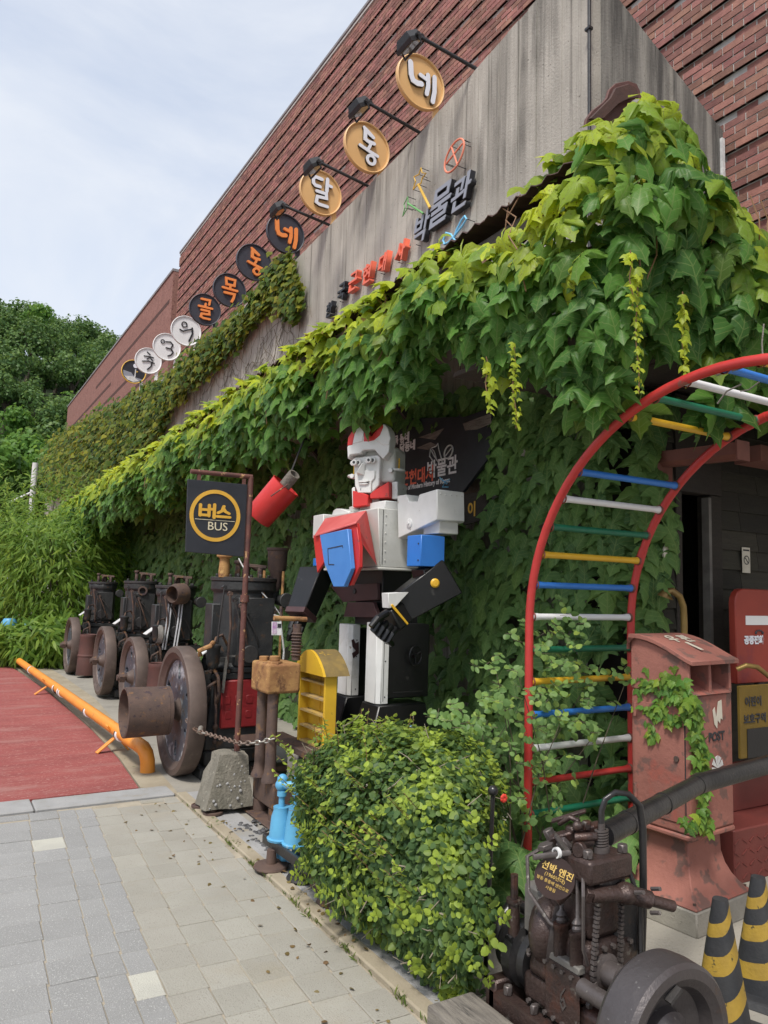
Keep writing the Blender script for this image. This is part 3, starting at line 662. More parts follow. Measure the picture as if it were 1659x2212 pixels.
# --- wall lettering, on pins standing off the concrete
fw = lambda px, py, off=.06: W(px, py, x=XC - off)
def facing_street(p): return frame(p, (-1, 0, 0))
let = thing('wall_lettering', (XC, 5, 5), 'raised lettering 한국 근현대사 박물관 in black, red and grey on the concrete wall', 'sign')
def raised(ch, px, py, hpx, mf, msd, sx=1.0, name='letter'):
    p = fw(px, py, .085); dd = depth(p); s = hpx * dd / FPX * .98
    o = text(name, ch, s, facing_street(p), mf, let, extrude=.004, bold=.005 * s / .3, sx=sx, shear=.28)
    text('letter_side', ch, s, facing_street(p + Vector((.034, 0, 0))), msd, o if False else let, extrude=.028, bold=.0055 * s / .3, sx=sx, shear=.28)
    for dy, dz in ((-.3, .25), (.3, -.3)):
        pins.cyl((XC - .001, p.y + dy * s, p.z + dz * s), (p.x + .03, p.y + dy * s, p.z + dz * s), .004, n=6)
pins = MB()
for ch, px, py, h, c in (('한', 709, 672, 34, 'k'), ('국', 735, 634, 42, 'k'), ('근', 760, 612, 46, 'r'), ('현', 790, 596, 46, 'r'), ('대', 824, 572, 44, 'r'), ('사', 862, 547, 46, 'r'),
                         ('박', 905, 500, 68, 'g'), ('물', 945, 452, 92, 'g'), ('관', 990, 425, 78, 'g')):
    mf, ms = {'k': (M['letter_black'], M['letter_black']), 'r': (M['letter_red'], M['letter_red']), 'g': (M['letter_grey'], M['letter_black'])}[c]
    raised(ch, px, py, h, mf, ms)
pins.build('pins', M['iron_dark'], let)
a, c_ = W(835, 632, x=XC - .05), W(985, 528, x=XC - .05)
ctr = (a + c_) / 2; s_ = 24 * depth(ctr) / FPX * 1.3
text('english_line', 'Museum of Modern History of Korea', .16, facing_street(W(905, 582, x=XC - .06)), M['letter_black'], let, extrude=.012, bold=.004, sx=.85)
def px_tube(name, pts, r, m, closed=False, off=.10):
    b = MB().tube([fw(px, py, off) for px, py in pts], r, 8, closed); b.build(name, m, let)
    for px, py in pts[::max(1, len(pts) // 3)]:
        q = fw(px, py, off); pins2.cyl((XC, q.y, q.z), (q.x, q.y, q.z), .0035, n=6)
pins2 = MB()
el = lambda cx, cy, a, b, t, n=28: [(cx + a * math.cos(q) * math.cos(t) - b * math.sin(q) * math.sin(t), cy + a * math.cos(q) * math.sin(t) + b * math.sin(q) * math.cos(t)) for q in [2 * math.pi * i / n for i in range(n)]]
sc_ = lambda x, y: (506 + x * .2395 * 1.0, 283.7 + y * .2395)      # not used for geometry beyond these icon outlines
z5 = lambda x, y: ((1200 + x * .42194) * .5674, (500 + y * .42194) * .5674)
px_tube('ring', [z5(*p) for p in el(1256, 220, 165, 62, rad(-66))], .010, M['tube_orange'], True)
px_tube('cross_bar', [z5(1228, 135), z5(1285, 310)], .009, M['tube_orange']); px_tube('cross_bar', [z5(1330, 110), z5(1185, 290)], .009, M['tube_orange'])
px_tube('star', [z5(*p) for p in ((955, 330), (965, 375), (1000, 378), (965, 425), (955, 470), (925, 480), (885, 525), (905, 450), (892, 410), (935, 390))], .007, M['tube_yellow'], True)
px_tube('wand', [z5(930, 480), z5(1035, 690)], .014, M['tube_yellow'])
px_tube('hammer', [z5(*p) for p in ((835, 590), (800, 660), (808, 690), (790, 765), (835, 690), (838, 620))], .006, M['tube_green'], True)
px_tube('handle', [z5(835, 650), z5(975, 742)], .011, M['tube_green'])
px_tube('ribbon', [z5(*p) for p in ((1280, 1015), (1225, 930), (1180, 915), (1155, 985), (1165, 1020), (1205, 1000), (1260, 940), (1330, 850), (1365, 790), (1350, 765), (1320, 800), (1275, 890), (1250, 960))], .010, M['tube_blue'])
pins2.build('pins', M['iron_dark'], let)

# --- round signs along the top of the wall
STROKES = {
 '네': [([(-.50, .52), (-.46, .05), (-.38, -.12), (-.2, -.16), (-.02, -.12)], .2), ([(-.08, .2), (.08, .16), (.22, .12)], .15), ([(.24, .32), (.26, -.1), (.2, -.42)], .16), ([(.52, .34), (.53, -.2), (.46, -.62)], .17)],
 '동': [([(-.20, .72), (-.10, .62), (.22, .44)], [.12, .2, .14]), ([(-.14, .62), (-.14, .26), (.02, .2), (.26, .2)], .15), ([(.12, .18), (.06, .0), (-.02, -.12)], .12), ([(-.36, -.06), (.05, -.18), (.42, -.26)], .13), ('ring', .14, -.5, .17, .12)],
 '달': [([(0, .58), (-.30, .60), (-.42, .52), (-.40, .3), (-.30, .22), (-.08, .22)], .15), ([(.26, .66), (.24, .12)], .16), ([(.28, .40), (.46, .38)], .13), ([(-.24, -.02), (.22, -.02), (.24, -.22), (-.2, -.26), (-.24, -.52), (-.1, -.58), (.30, -.58)], .14)],
 '목': [([(-.26, .66), (.28, .64), (.26, .30), (-.22, .30)], .13, 1), ([(.02, .28), (0, .06)], .13), ([(-.44, .06), (.44, .02)], .13), ([(-.32, -.22), (.28, -.22), (.24, -.45), (.14, -.68)], .14)],
 '골': [([(-.28, .62), (.26, .62), (.22, .34)], .13), ([(0, .36), (-.02, .14)], .12), ([(-.42, .14), (.42, .12)], .13), ([(-.26, -.08), (.24, -.08), (.26, -.28), (-.22, -.32), (-.26, -.52), (-.1, -.58), (.30, -.58)], .13)],
 '의': [('ring', -.14, .40, .17, .10), ([(-.42, .02), (-.2, -.06), (.1, .08), (.34, .18)], .12), ([(.38, .26), (.42, -.1), (.22, -.66)], .15)],
 '억': [('ring', -.32, .34, .13, .09), ([(-.1, .36), (.24, .40), (.42, .22), (.3, .0)], .12), ([(-.06, -.08), (.3, -.1), (.46, -.32), (.30, -.56), (.1, -.66)], .13)],
 '추': [([(-.12, .66), (.1, .5)], .12), ([(-.34, .32), (.02, .34), (.36, .3)], .11), ([(.1, .32), (-.12, .1)], .1), ([(.12, .26), (.34, .04)], .1), ([(-.44, -.1), (.02, -.02), (.44, -.12)], .11), ([(.28, -.12), (.2, -.42), (-.04, -.68)], .13)],
}
def jit(lst): return lst
signs = [('네', 909, 178, 61, 'tan'), ('동', 793, 319, 56, 'tan'), ('달', 693, 417, 50, 'tan'), ('네', 617, 505, 44, 'navy'), ('동', 549, 567, 40.5, 'navy'), ('목', 496, 627, 37, 'navy'),
         ('골', 443, 669, 35, 'navy'), ('의', 402, 715, 33, 'white'), ('억', 360.5, 749.5, 30, 'white'), ('추', 320.5, 779.5, 28.5, 'white'), ('moon', 289, 803, 26, 'moon')]
LBL = {0: 'large tan disc sign with white letter 네, highest and nearest to the wall corner', 1: 'tan disc sign with white letter 동 ending in a ring, middle of the three tan discs', 2: 'smallest of the three tan discs, white letter 달, next to the navy discs',
       3: 'largest navy disc with orange letter 네, under the last floodlight', 4: 'navy disc with orange letter 동 ending in a ring, second below the floodlights', 5: 'navy disc with orange letter 목, a square on top, above the upper ivy', 6: 'smallest navy disc with orange letter 골, next to the first white disc',
       7: 'largest white disc with black brush letter 의, next to the navy discs', 8: 'white disc with black brush letter 억, middle of the three white discs', 9: 'smallest white disc with black brush letter 추, overlapping the moon picture', 10: 'black disc picture of a moon over a grey roof, farthest along the wall'}
for i, (ch, px, py, hp, kind) in enumerate(signs):
    p = W(px, py, x=XC - .14); R = hp * depth(p) / FPX
    root = thing('round_sign', (p.x, p.y, p.z), LBL[i], 'sign', 'round signs along the top of the concrete wall')
    Mf = frame(p, (0, -1, 0))
    md = {'tan': M['tan'], 'navy': M['navy'], 'white': M['white_clean'], 'moon': M['sign_black']}[kind]
    mr_ = M['tube_yellow'] if kind == 'moon' else md
    MB().cyl(p + Vector((0, .022, 0)), p + Vector((0, .004, 0)), R * .955, n=48).build('disc', md, root)
    MB().lathe(p, (0, -1, 0), [(R * .93, -.025), (R, -.025), (R, .014), (R * .975, .020), (R * .94, .014), (R * .93, 0)], 48, closed=True).build('rim', mr_, root)
    zb = ztop(p.y) if p.y < 12 else p.z - R - .8
    MB().box((XC + .03, p.y + .008, min(zb, p.z - R) - .25), (XC + .095, p.y + .04, p.z - R * .62)).build('post', M['tan'] if kind == 'tan' else (M['white_clean'] if kind in ('white', 'moon') else M['navy']), root, ang=0)
    if kind == 'moon':
        b = MB()
        b.lathe(p + Vector((R * .12, .004, R * .52)), (0, -1, 0), [(.001, .006), (R * .19, .006), (R * .19, 0)], 24); b.build('moon', M['letter_white'], root)
        T = Mf @ Matrix.Diagonal((R, R, 1, 1))
        q = lambda *pp: [T @ Vector((x, y, -.003)) for x, y in pp]
        MB().prism(q((-.85, .02), (-.2, -.1), (.1, -.45), (.72, -.55), (.45, -.80), (0, -.92), (-.5, -.76), (-.8, -.42)), (0, -.006, 0)).build('roof_picture', M['letter_grey'], root, ang=0)
        MB().prism(q((-.72, -.46), (-.05, -.40), (.45, -.72), (0, -.86), (-.45, -.74)), (0, -.010, 0)).build('wall_picture', M['white_plate'], root, ang=0)
        MB().prism(q((.10, .22), (.18, .22), (.12, -.88), (.04, -.88)), (0, -.013, 0)).build('pole_picture', M['white_plate'], root, ang=0)
        MB().prism(q((.2, .10), (.36, .06), (.22, -.04)), (0, -.008, 0)).build('lamp_picture', M['tube_yellow'], root, ang=0)
        continue
    b, c = MB(), MB()
    T = Mf @ Matrix.Diagonal((R, R, 1, 1))
    t0 = .035 * R / .5 if kind != 'white' else .004
    for j, st in enumerate(STROKES[ch]):
        e = .0012 * j
        if st[0] == 'ring':
            _, cx, cy, r, w = st; pts = [(cx + r * math.cos(2 * math.pi * k / 20), cy + r * math.sin(2 * math.pi * k / 20)) for k in range(20)]; cl = True
        else: pts, w = st[0], st[1]; cl = len(st) > 2
        if kind == 'white' and not isinstance(w, list): w = w * .72
        b.stroke(pts, w, .006 + e, T, t0 + .002, cl)
        if kind != 'white': c.stroke(pts, (w * 1.02 if not isinstance(w, list) else [q * 1.02 for q in w]), t0 + e, T, .001, cl)
    b.build('letter', M['letter_white'] if kind == 'tan' else (M['letter_orange'] if kind == 'navy' else M['letter_black']), root, ang=20)
    if kind != 'white': c.build('letter_side', M['letter_black'] if kind == 'tan' else M['letter_orange'], root, ang=20)

# --- floodlights on long arms above the nearest signs
for i, (hx, hy, ax, ay, s) in enumerate([(885, 84, 1028, 150, 1.0), (777, 226, 904, 288, .84), (676, 355, 795, 404, .72), (601, 448, 712, 488, .62)]):
    wall = W(ax, ay, x=XC + .02)
    head = W(hx + 16 * s, hy - 8 * s, x=XC - .55); FS = .78
    root = thing('floodlight', tuple(wall), ['largest black floodlight, above the nearest tan disc', 'black floodlight above the middle tan disc', 'black floodlight above the smallest tan disc', 'smallest black floodlight, above the first navy disc'][i], 'lamp', 'floodlights over the round signs')
    R0 = 1.0
    MB().tube([wall + Vector((.1, 0, 0)), head], .018, 10).build('arm', M['plastic_black'], root)
    Mh = frame(head + Vector((-.02, .10, -.02)), Vector((.55, 0, -.85)), up=(1, 0, .4))
    q = lambda x, y, z: Mh @ (Vector((x, y, z)) * FS)
    b = MB(); b.hexa([q(-.16, -.11, 0), q(.16, -.11, 0), q(.16, .11, 0), q(-.16, .11, 0), q(-.16, -.11, .05), q(.16, -.11, .05), q(.16, .11, .05), q(-.16, .11, .05)])
    b.hexa([q(-.11, -.08, -.09), q(.11, -.08, -.09), q(.11, .08, -.09), q(-.11, .08, -.09), q(-.15, -.10, -.001), q(.15, -.10, -.001), q(.15, .10, -.001), q(-.15, .10, -.001)])
    b.build('housing', M['plastic_black'], root, ang=30)
    b = MB(); b.hexa([q(-.14, -.09, .048), q(.14, -.09, .048), q(.14, .09, .048), q(-.14, .09, .048), q(-.14, -.09, .054), q(.14, -.09, .054), q(.14, .09, .054), q(-.14, .09, .054)]); b.build('glass', M['glass_lamp'], root, ang=0)
    b = MB(); b.tube([q(-.18, 0, 0), q(-.18, 0, .10), q(.18, 0, .10), q(.18, 0, 0)], .012, 6); b.cyl(q(-.2, 0, 0), q(-.155, 0, 0), .02, n=8); b.cyl(q(.155, 0, 0), q(.2, 0, 0), .02, n=8); b.build('bracket', M['plastic_black'], root)

# --- corrugated awning
YA0, YA1, XA = 2.42, 24.0, 2.60
def zedge(y): return float(np.interp(y, [2.2, 22], [3.80, 3.40]))
aw = thing('awning', (XA, 8, 3.4), 'rusty corrugated iron awning smothered in ivy over the exhibits', 'awning')
y = YA0; k = 0
while y < YA1:
    L = .9 if y < 12 else 1.8
    n = 22 if y < 12 else 26
    vs = []; fs = []
    for i in range(n + 1):
        yy = y + L * i / n; wv = .016 * math.sin(2 * math.pi * yy / .125) + (.006 if k % 2 else 0)
        for xx, dz in ((XA, 0), (3.98, .34)) if y > 3.5 else ((XA, 0), (3.15, .13)): vs.append((xx, yy, zedge(yy) + dz + wv))
    top = len(vs); vs += [(v[0], v[1], v[2] - .006) for v in vs]
    for i in range(n):
        a = 2 * i; fs += [(a, a + 1, a + 3, a + 2), (top + a + 2, top + a + 3, top + a + 1, top + a), (a, a + 2, top + a + 2, top + a)]
    MB().add(vs, fs).build('roof_sheet', M['roof_rust'], aw, ang=80); y += L; k += 1
for xx, dz in ((2.68, -.08), (3.3, .06), (3.9, .2)):
    YA0 = 2.42 if xx < 3 else (3.5 if xx > 3.5 else 3.3)
    MB().hexa([(xx - .03, YA0 + .05, zedge(YA0) + dz - .09), (xx + .03, YA0 + .05, zedge(YA0) + dz - .09), (xx + .03, YA1, zedge(YA1) + dz - .09), (xx - .03, YA1, zedge(YA1) + dz - .09),
               (xx - .03, YA0 + .05, zedge(YA0) + dz - .01), (xx + .03, YA0 + .05, zedge(YA0) + dz - .01), (xx + .03, YA1, zedge(YA1) + dz - .01), (xx - .03, YA1, zedge(YA1) + dz - .01)]).build('purlin', M['wood_dark'], aw, ang=0)
YA0 = 2.42; yy = 3.86
while yy < YA1:
    MB().obox((2.66, yy, zedge(yy) - .12), (3.97, yy, zedge(yy) + .18), .06, .09).build('rafter', M['wood_dark'], aw, ang=0)
    MB().obox((3.2, yy, zedge(yy) - .02), (3.985, yy, zedge(yy) - .75), .05, .05).build('strut', M['wood_dark'], aw, ang=0); yy += 2.0
# roof over the entrance, turning the corner
MB().hexa([(3.1, YA0 - .02, 3.50), (5.5, YA0 - .02, 3.40), (5.5, 3.8, 3.60), (3.1, 3.8, 3.70), (3.1, YA0 - .02, 3.53), (5.5, YA0 - .02, 3.43), (5.5, 3.8, 3.63), (3.1, 3.8, 3.73)]).build('end_roof', M['roof_rust'], aw, ang=0)

# --- wooden entrance building under the awning
YW = 3.2
en = thing('entrance_hut', (4.7, YW, 0), 'dark wooden entrance with a black doorway under the ivy', 'building')
DX0, DX1 = 4.16, 4.455
ZS = 2.95
def siding(x0, x1, z0, z1, nm='siding_board'):
    z = z0
    while z < z1 - .02:
        h = min(.135, z1 - z); x = x0 + (-.2 if int(z * 100) % 2 else 0)
        while x < x1:
            xa, xb = max(x, x0), min(x + .42, x1)
            if xb - xa > .02:
                MB().hexa([(xa + .002, YW - .022, z), (xb - .002, YW - .022, z), (xb - .002, YW + .02, z), (xa + .002, YW + .02, z), (xa + .002, YW - .004, z + h), (xb - .002, YW - .004, z + h), (xb - .002, YW + .02, z + h), (xa + .002, YW + .02, z + h)]).build(nm, M['siding'], en, ang=0)
            x += .42
        z += h
siding(3.95, DX0 - .06, .05, ZS); siding(DX1 + .12, 5.6, .05, ZS)
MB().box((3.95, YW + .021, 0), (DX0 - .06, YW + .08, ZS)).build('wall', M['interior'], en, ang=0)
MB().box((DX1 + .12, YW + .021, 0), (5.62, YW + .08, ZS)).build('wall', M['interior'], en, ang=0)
MB().box((DX0 - .06, YW - .03, 0), (DX0, YW + .08, 2.3)).build('door_post', M['wood_dark'], en, ang=0, bevel=.006)
MB().box((DX1, YW - .03, 0), (DX1 + .12, YW + .08, 2.3)).build('door_post', M['wood_dark'], en, ang=0, bevel=.006)
MB().box((DX1 - .03, YW - .035, .3), (DX1 - .002, YW + .02, 2.28)).build('door_edge', M['plate_grey'], en, ang=0)
MB().box((DX0 - .06, YW - .03, 2.302), (DX1 + .12, YW + .08, ZS)).build('lintel', M['wood_dark'], en, ang=0)
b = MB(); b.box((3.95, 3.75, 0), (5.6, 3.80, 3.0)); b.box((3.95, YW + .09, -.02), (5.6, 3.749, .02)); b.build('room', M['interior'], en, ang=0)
x = 2.75; k = 0
while x < 5.6:      # soffit boards
    MB().box((x, YA0 + .05, ZS + .02 + .10 * (k % 2) * .1), (x + .19, YW + .6, ZS + .05)).build('soffit_board', M['wood_dark'], en, ang=0); x += .2; k += 1
MB().box((2.75, YA0 + .03, ZS + .05), (5.5, YA0 + .08, 3.38)).build('fascia', M['wood_dark'], en, ang=0)
# gutter and its pipe
gx = 4.0
g = thing('gutter', (gx, 2.9, 2.5), 'dull terracotta rain gutter with an elbow pipe under the roof', 'gutter')
ga, gb = W(1602, 975, x=gx), W(1375, 1000, x=gx)
vs = []; sec = [(a * .75, c * .7) for a, c in ((-.07, .07), (-.07, -.03), (-.04, -.07), (.04, -.07), (.07, -.03), (.07, .07), (.06, .07), (.06, -.02), (.035, -.058), (-.035, -.058), (-.06, -.02), (-.06, .07))]
MB().prism([(gx + a, ga.y, ga.z + c) for a, c in sec], (0, gb.y - ga.y, gb.z - ga.z)).build('trough', M['terracotta'], g, ang=0)
MB().box((gx - .06, ga.y - .012, ga.z - .055), (gx + .06, ga.y, ga.z + .062)).build('end_cap', M['terracotta'], g, ang=0)
e0 = W(1418, 1035, x=gx); MB().box((gx - .08, e0.y - .07, e0.z - .06), (gx + .08, e0.y + .07, e0.z + .10)).build('outlet', M['terracotta'], g, ang=0, bevel=.01)
MB().tube([e0, e0 + Vector((0, .01, -.1)), e0 + Vector((-.01, .05, -.18)), e0 + Vector((-.03, .14, -.26)), e0 + Vector((-.03, .16, -.4)), e0 + Vector((-.03, .16, -1.2))], .042, 14).build('pipe', M['terracotta'], g)
# copper-coloured eave board at the right
c0 = W(1630, 985, y=2.75); MB().box((c0.x + .02, 2.72, c0.z - .03), (c0.x + 1.0, 2.9, c0.z + .07)).build('eave_board', M['terracotta'], en, ang=0)
# ================================================================== OBJECTS
# --- bus stop sign on a lump of concrete
YS = 5.28
foot = W(497, 1740, z=.03)
bs = thing('bus_sign', (foot.x, YS, 0), 'black bus stop board with a yellow ring on a rusty leaning pole', 'sign')
pb, pt = W(511, 1630, y=YS), W(542, 1030, y=YS)
MB().tube([pb + Vector((0, 0, -.1)), pb + (pt - pb) * .5, pt], .021, 12).build('pole', M['pole'], bs)
a0 = W(412, 1018, y=YS); MB().tube([pt + Vector((.01, 0, 0)), a0], .018, 10).build('arm', M['pole'], bs)
MB().cyl(pb + (pt - pb) * .54, pb + (pt - pb) * .565, .032, n=12).build('collar', M['pole'], bs)
cor = [W(405, 1035, y=YS - .01), W(534, 1047, y=YS - .01), W(526, 1203, y=YS - .01), W(400, 1192, y=YS - .01)]
bd = MB(); bd.prism([c + Vector((0, -.009, 0)) for c in cor], (0, .018, 0)); board = bd.build('board', M['sign_black'], bs, ang=0, bevel=.003)
for px, py in ((430, 1028), (527, 1040)): q = W(px, py, y=YS); MB().box((q.x - .012, YS - .01, q.z - .05), (q.x + .012, YS + .01, q.z + .02)).build('hanger', M['pole'], bs, ang=0)
rc = W(465, 1114, y=YS - .02); rr = 48 * depth(rc) / FPX
MB().lathe(rc + Vector((0, .0, 0)), (0, -1, 0), [(rr, 0), (rr * 1.17, 0), (rr * 1.17, .004), (rr, .004)], 48, closed=True).build('ring', M['sign_yellow'], board)
fr = lambda p: frame(p, (0, -1, 0))
Tb = fr(W(465, 1104, y=YS - .0245))
k = 39 * depth(rc) / FPX
b = MB()      # 버스 in blocky strokes
for i, st in enumerate([[(-.92, .42), (-.92, -.42)], [(-.38, .42), (-.38, -.42)], [(-.92, .05), (-.38, .05)], [(-.92, -.36), (-.38, -.36)], [(-.38, .12), (-.12, .12)], [(-.06, .5), (-.06, -.52)],
                        [(.52, .42), (.42, .05), (.18, -.12)], [(.5, .25), (.62, .02), (.86, -.12)], [(.12, -.40), (.92, -.40)]]):
    b.stroke(st, .20, .002 + .0003 * i, Tb @ Matrix.Diagonal((k * .92, k * .72, 1, 1)), 0)
b.build('letter', M['sign_yellow'], board, ang=0)
MB().box((rc.x - rr * .92, YS - .021, rc.z - .035), (rc.x + rr * .92, YS - .0195, rc.z - .031)).build('line', M['letter_cream'], board, ang=0)
text('latin_letters', 'BUS', .085, fr(W(470, 1138, y=YS - .022)), M['letter_cream'], board, extrude=.001, sx=1.05)
base = MB()
gy = 5.2; c0 = W(480, 1752, z=0)
fb = [(-.17, -.13), (.17, -.13), (.19, .15), (-.16, .16)]; ft = [(-.105, -.08), (.10, -.085), (.10, .10), (-.095, .1)]
bx, by = W(484, 1690, y=5.25).x, 5.27
zt = W(490, 1628, y=5.25).z
nb = []
for z, s in ((.05, 0), (.15, .25), (.26, .55), (zt - .06, .9), (zt, 1.0)):
    ringp = []
    for i in range(20):
        t = i / 20 * 4; e = int(t); f_ = t - e
        A = [np.array(fb[q]) * (1 - s) + np.array(ft[q]) * s for q in range(4)]
        p = A[e % 4] * (1 - f_) + A[(e + 1) % 4] * f_
        p = p * (1 + random.uniform(-.06, .06)); ringp.append((bx + .01 + p[0] + .03 * s, by + p[1], z + random.uniform(-.012, .012)))
    nb.append(ringp)
vs = [p for r_ in nb for p in r_]; fs = []
for j in range(4):
    for i in range(20): fs.append((j * 20 + i, j * 20 + (i + 1) % 20, (j + 1) * 20 + (i + 1) % 20, (j + 1) * 20 + i))
fs += [tuple(range(19, -1, -1)), tuple(range(80, 100))]
base.add(vs, fs); base.build('concrete_foot', M['roughcrete'], bs, ang=28)
pebs = MB()
for i in range(26):
    s = random.random(); q = Vector((bx - .15 * (1 - s) - .01 + random.uniform(0, .27 - .1 * s), by - .135 * (1 - s) - .075 * s, .06 + s * (zt - .08))); pebs.sphere(q, random.uniform(.005, .012), 6, 4)
o = pebs.build('pebbles', M['kerb'], bs); o['kind'] = 'stuff'
for px, py, r in ((432, 1742, .062), (460, 1757, .070)):
    q = W(px, py, z=.022); b = MB(); b.lathe(q, (0, 0, 1), [(.001, .0), (r, .0), (r, .014), (r * .8, .018), (r * .75, .012), (.026, .012), (.024, .045), (.001, .045)], 28); b.build('weight_plate', M['rust'], bs)

# --- stationary engines in a row
def engine(loc, R, lbl, v):
    root = thing('stationary_engine', loc, lbl, 'engine', 'old stationary engines lined up by the wall')
    kw = dict(world=False)
    zc = R + .0; BX = v.get('bx', .52); cr = v.get('cr', 1.22)         # cylinder axis lies BX behind the wheel
    b = MB(); b.box((.18, -.30, .0), (.86, .30, .10)); b.box((.22, -.26, .10), (.82, .26, .22)); b.build('base', M['black_iron'], root, bevel=.012, **kw)
    b = MB(); b.hexa([(.22, -.25, .221), (.80, -.25, .221), (.80, .25, .221), (.22, .25, .221), (.27, -.22, .80), (.76, -.22, .80), (.76, .22, .80), (.27, .22, .80)])
    b.cyl((.15, 0, zc), (.225, 0, zc), .13, n=20); b.build('crankcase', M['black_iron'], root, bevel=.02, seg=2, **kw)
    b = MB(); b.box((.25, -.255, .80), (.79, .255, .86)); b.build('flange', M['black_iron'], root, bevel=.01, **kw)
    b = MB()
    for i in range(5):
        for yy_ in (-.245, .245): b.cyl((.29 + .11 * i, yy_, .86), (.29 + .11 * i, yy_, .885), .016, n=6)
    for i in range(4): b.cyl((.262, -.2 + .13 * i, .86), (.262, -.2 + .13 * i, .885), .016, n=6)
    for zz_ in (.30, .44, .58, .72):
        for yy_ in (-.2, .2): b.cyl((.215 + .05 * (zz_ - .22) / .58, yy_, zz_), (.245 + .05 * (zz_ - .22) / .58, yy_, zz_), .014, n=6)
    o = b.build('bolts', M['rust'], root, **kw); o['kind'] = 'stuff'
    zt = v.get('top', 1.38)
    b = MB(); b.lathe((BX, 0, .86), (0, 0, 1), [(q * cr, w) for q, w in ((.20, 0), (.205, .04), (.183, .07), (.183, zt - .86 - .10), (.20, zt - .86 - .08), (.20, zt - .86))], 10 if v['i'] % 2 else 20, cap=True)
    b.box((BX - .11 * cr, -.215 * cr, .92), (BX + .11 * cr, -.16, zt - .14)); b.box((BX - .215 * cr, -.10, .92), (BX, .10, zt - .2)); b.build('cylinder', M['black_iron'], root, bevel=.008, **kw)
    b = MB(); b.cyl((BX, 0, zt), (BX, 0, zt + .035), .205 * cr, n=20)
    for i in range(8): a = i * math.pi / 4 + .2; b.cyl((BX + .17 * cr * math.cos(a), .17 * cr * math.sin(a), zt + .035), (BX + .17 * cr * math.cos(a), .17 * cr * math.sin(a), zt + .065), .018, n=6)
    b.build('cylinder_head', M['iron_dark'], root, bevel=.004, **kw)
    b = MB(); z = zt + .035
    b.cyl((BX - .09, -.05, z), (BX - .09, -.05, z + .12), .028, .022, n=10); b.cyl((BX - .09, -.05, z + .12), (BX - .09, -.05, z + .15), .035, n=10)
    b.cyl((BX + .03, .05, z), (BX + .03, .05, z + .10), .03, n=10); b.cyl((BX + .11, -.08, z), (BX + .11, -.08, z + .09), .024, n=8)
    b.tube([(BX - .02, .0, z), (BX - .01, .0, z + .09), (BX + .06, .03, z + .11), (BX + .12, .03, z + .07)], .016, 8)
    b.obox((BX - .03, .04, z + .115), (BX + .17, -.09, z + .10), .03, .03)
    for i in range(6): b.ring((BX + .03, .05, z + .012 + i * .014), (BX + .03, .05, z + .019 + i * .014), .038, .028, 12)
    b.build('valve_gear', M['rust'], root, bevel=.003, **kw)
    # flywheel: dished rim, worn web with slots, hub
    fw_ = MB().lathe((.075, 0, R), (-1, 0, 0), [(R * .80, -.05), (R * .985, -.065), (R, -.05), (R, .06), (R * .985, .075), (R * .90, .078), (R * .86, .06), (R * .80, .045), (R * .775, .02), (R * .775, -.03)], 64, closed=True).build('flywheel', M['rim'], root, ang=30, **kw)
    b = MB(); n, mr = 72, 8; r0, r1 = .17 * R, .79 * R
    hole = lambda r, a: any((((r - .57 * R) / (.13 * R)) ** 2 + (((a - h + math.pi) % (2 * math.pi) - math.pi) * .56 / .065) ** 2) < 1 for h in v['holes'])
    idx = {}
    for j in range(mr + 1):
        for i in range(n):
            r = r0 + (r1 - r0) * j / mr; a = 2 * math.pi * i / n
            for s, xx in enumerate((.062 - .02 * (r / R), .10)): idx[(j, i, s)] = len(b.v); b.v.append(Vector((xx, r * math.sin(a), R + r * math.cos(a))))
    solid = lambda j, i: 0 <= j < mr and not hole(r0 + (r1 - r0) * (j + .5) / mr, 2 * math.pi * ((i % n) + .5) / n)
    for j in range(mr):
        for i in range(n):
            if not solid(j, i): continue
            k = (i + 1) % n
            b.f.append((idx[(j, i, 0)], idx[(j, k, 0)], idx[(j + 1, k, 0)], idx[(j + 1, i, 0)])); b.f.append((idx[(j + 1, i, 1)], idx[(j + 1, k, 1)], idx[(j, k, 1)], idx[(j, i, 1)]))
            if not solid(j, i + 1): b.f.append((idx[(j, k, 0)], idx[(j, k, 1)], idx[(j + 1, k, 1)], idx[(j + 1, k, 0)]))
            if not solid(j, i - 1): b.f.append((idx[(j, i, 1)], idx[(j, i, 0)], idx[(j + 1, i, 0)], idx[(j + 1, i, 1)]))
            if not solid(j + 1, i): b.f.append((idx[(j + 1, i, 0)], idx[(j + 1, i, 1)], idx[(j + 1, k, 1)], idx[(j + 1, k, 0)]))
            if not solid(j - 1, i): b.f.append((idx[(j, i, 1)], idx[(j, i, 0)], idx[(j, k, 0)], idx[(j, k, 1)]))
    b.build('web', M['web'], fw_, ang=25, **kw)
    b = MB(); b.lathe((.11, 0, R), (-1, 0, 0), [(.001, .12), (.05, .12), (.06, .11), (.085, .06), (.105, .05), (.11, 0)], 24); b.build('hub', M['rim'], fw_, **kw)
    for a in (.5, 3.4): q = Vector((.03, R * .9999 * math.sin(a), R + R * math.cos(a))); b = MB(); b.cyl(Vector((.03, (R - .02) * math.sin(a), R + (R - .02) * math.cos(a))), Vector((.03, (R + .002) * math.sin(a), R + (R + .002) * math.cos(a))), .012, n=8); b.build('rim_hole', M['ink'], fw_, **kw)
    b = MB()
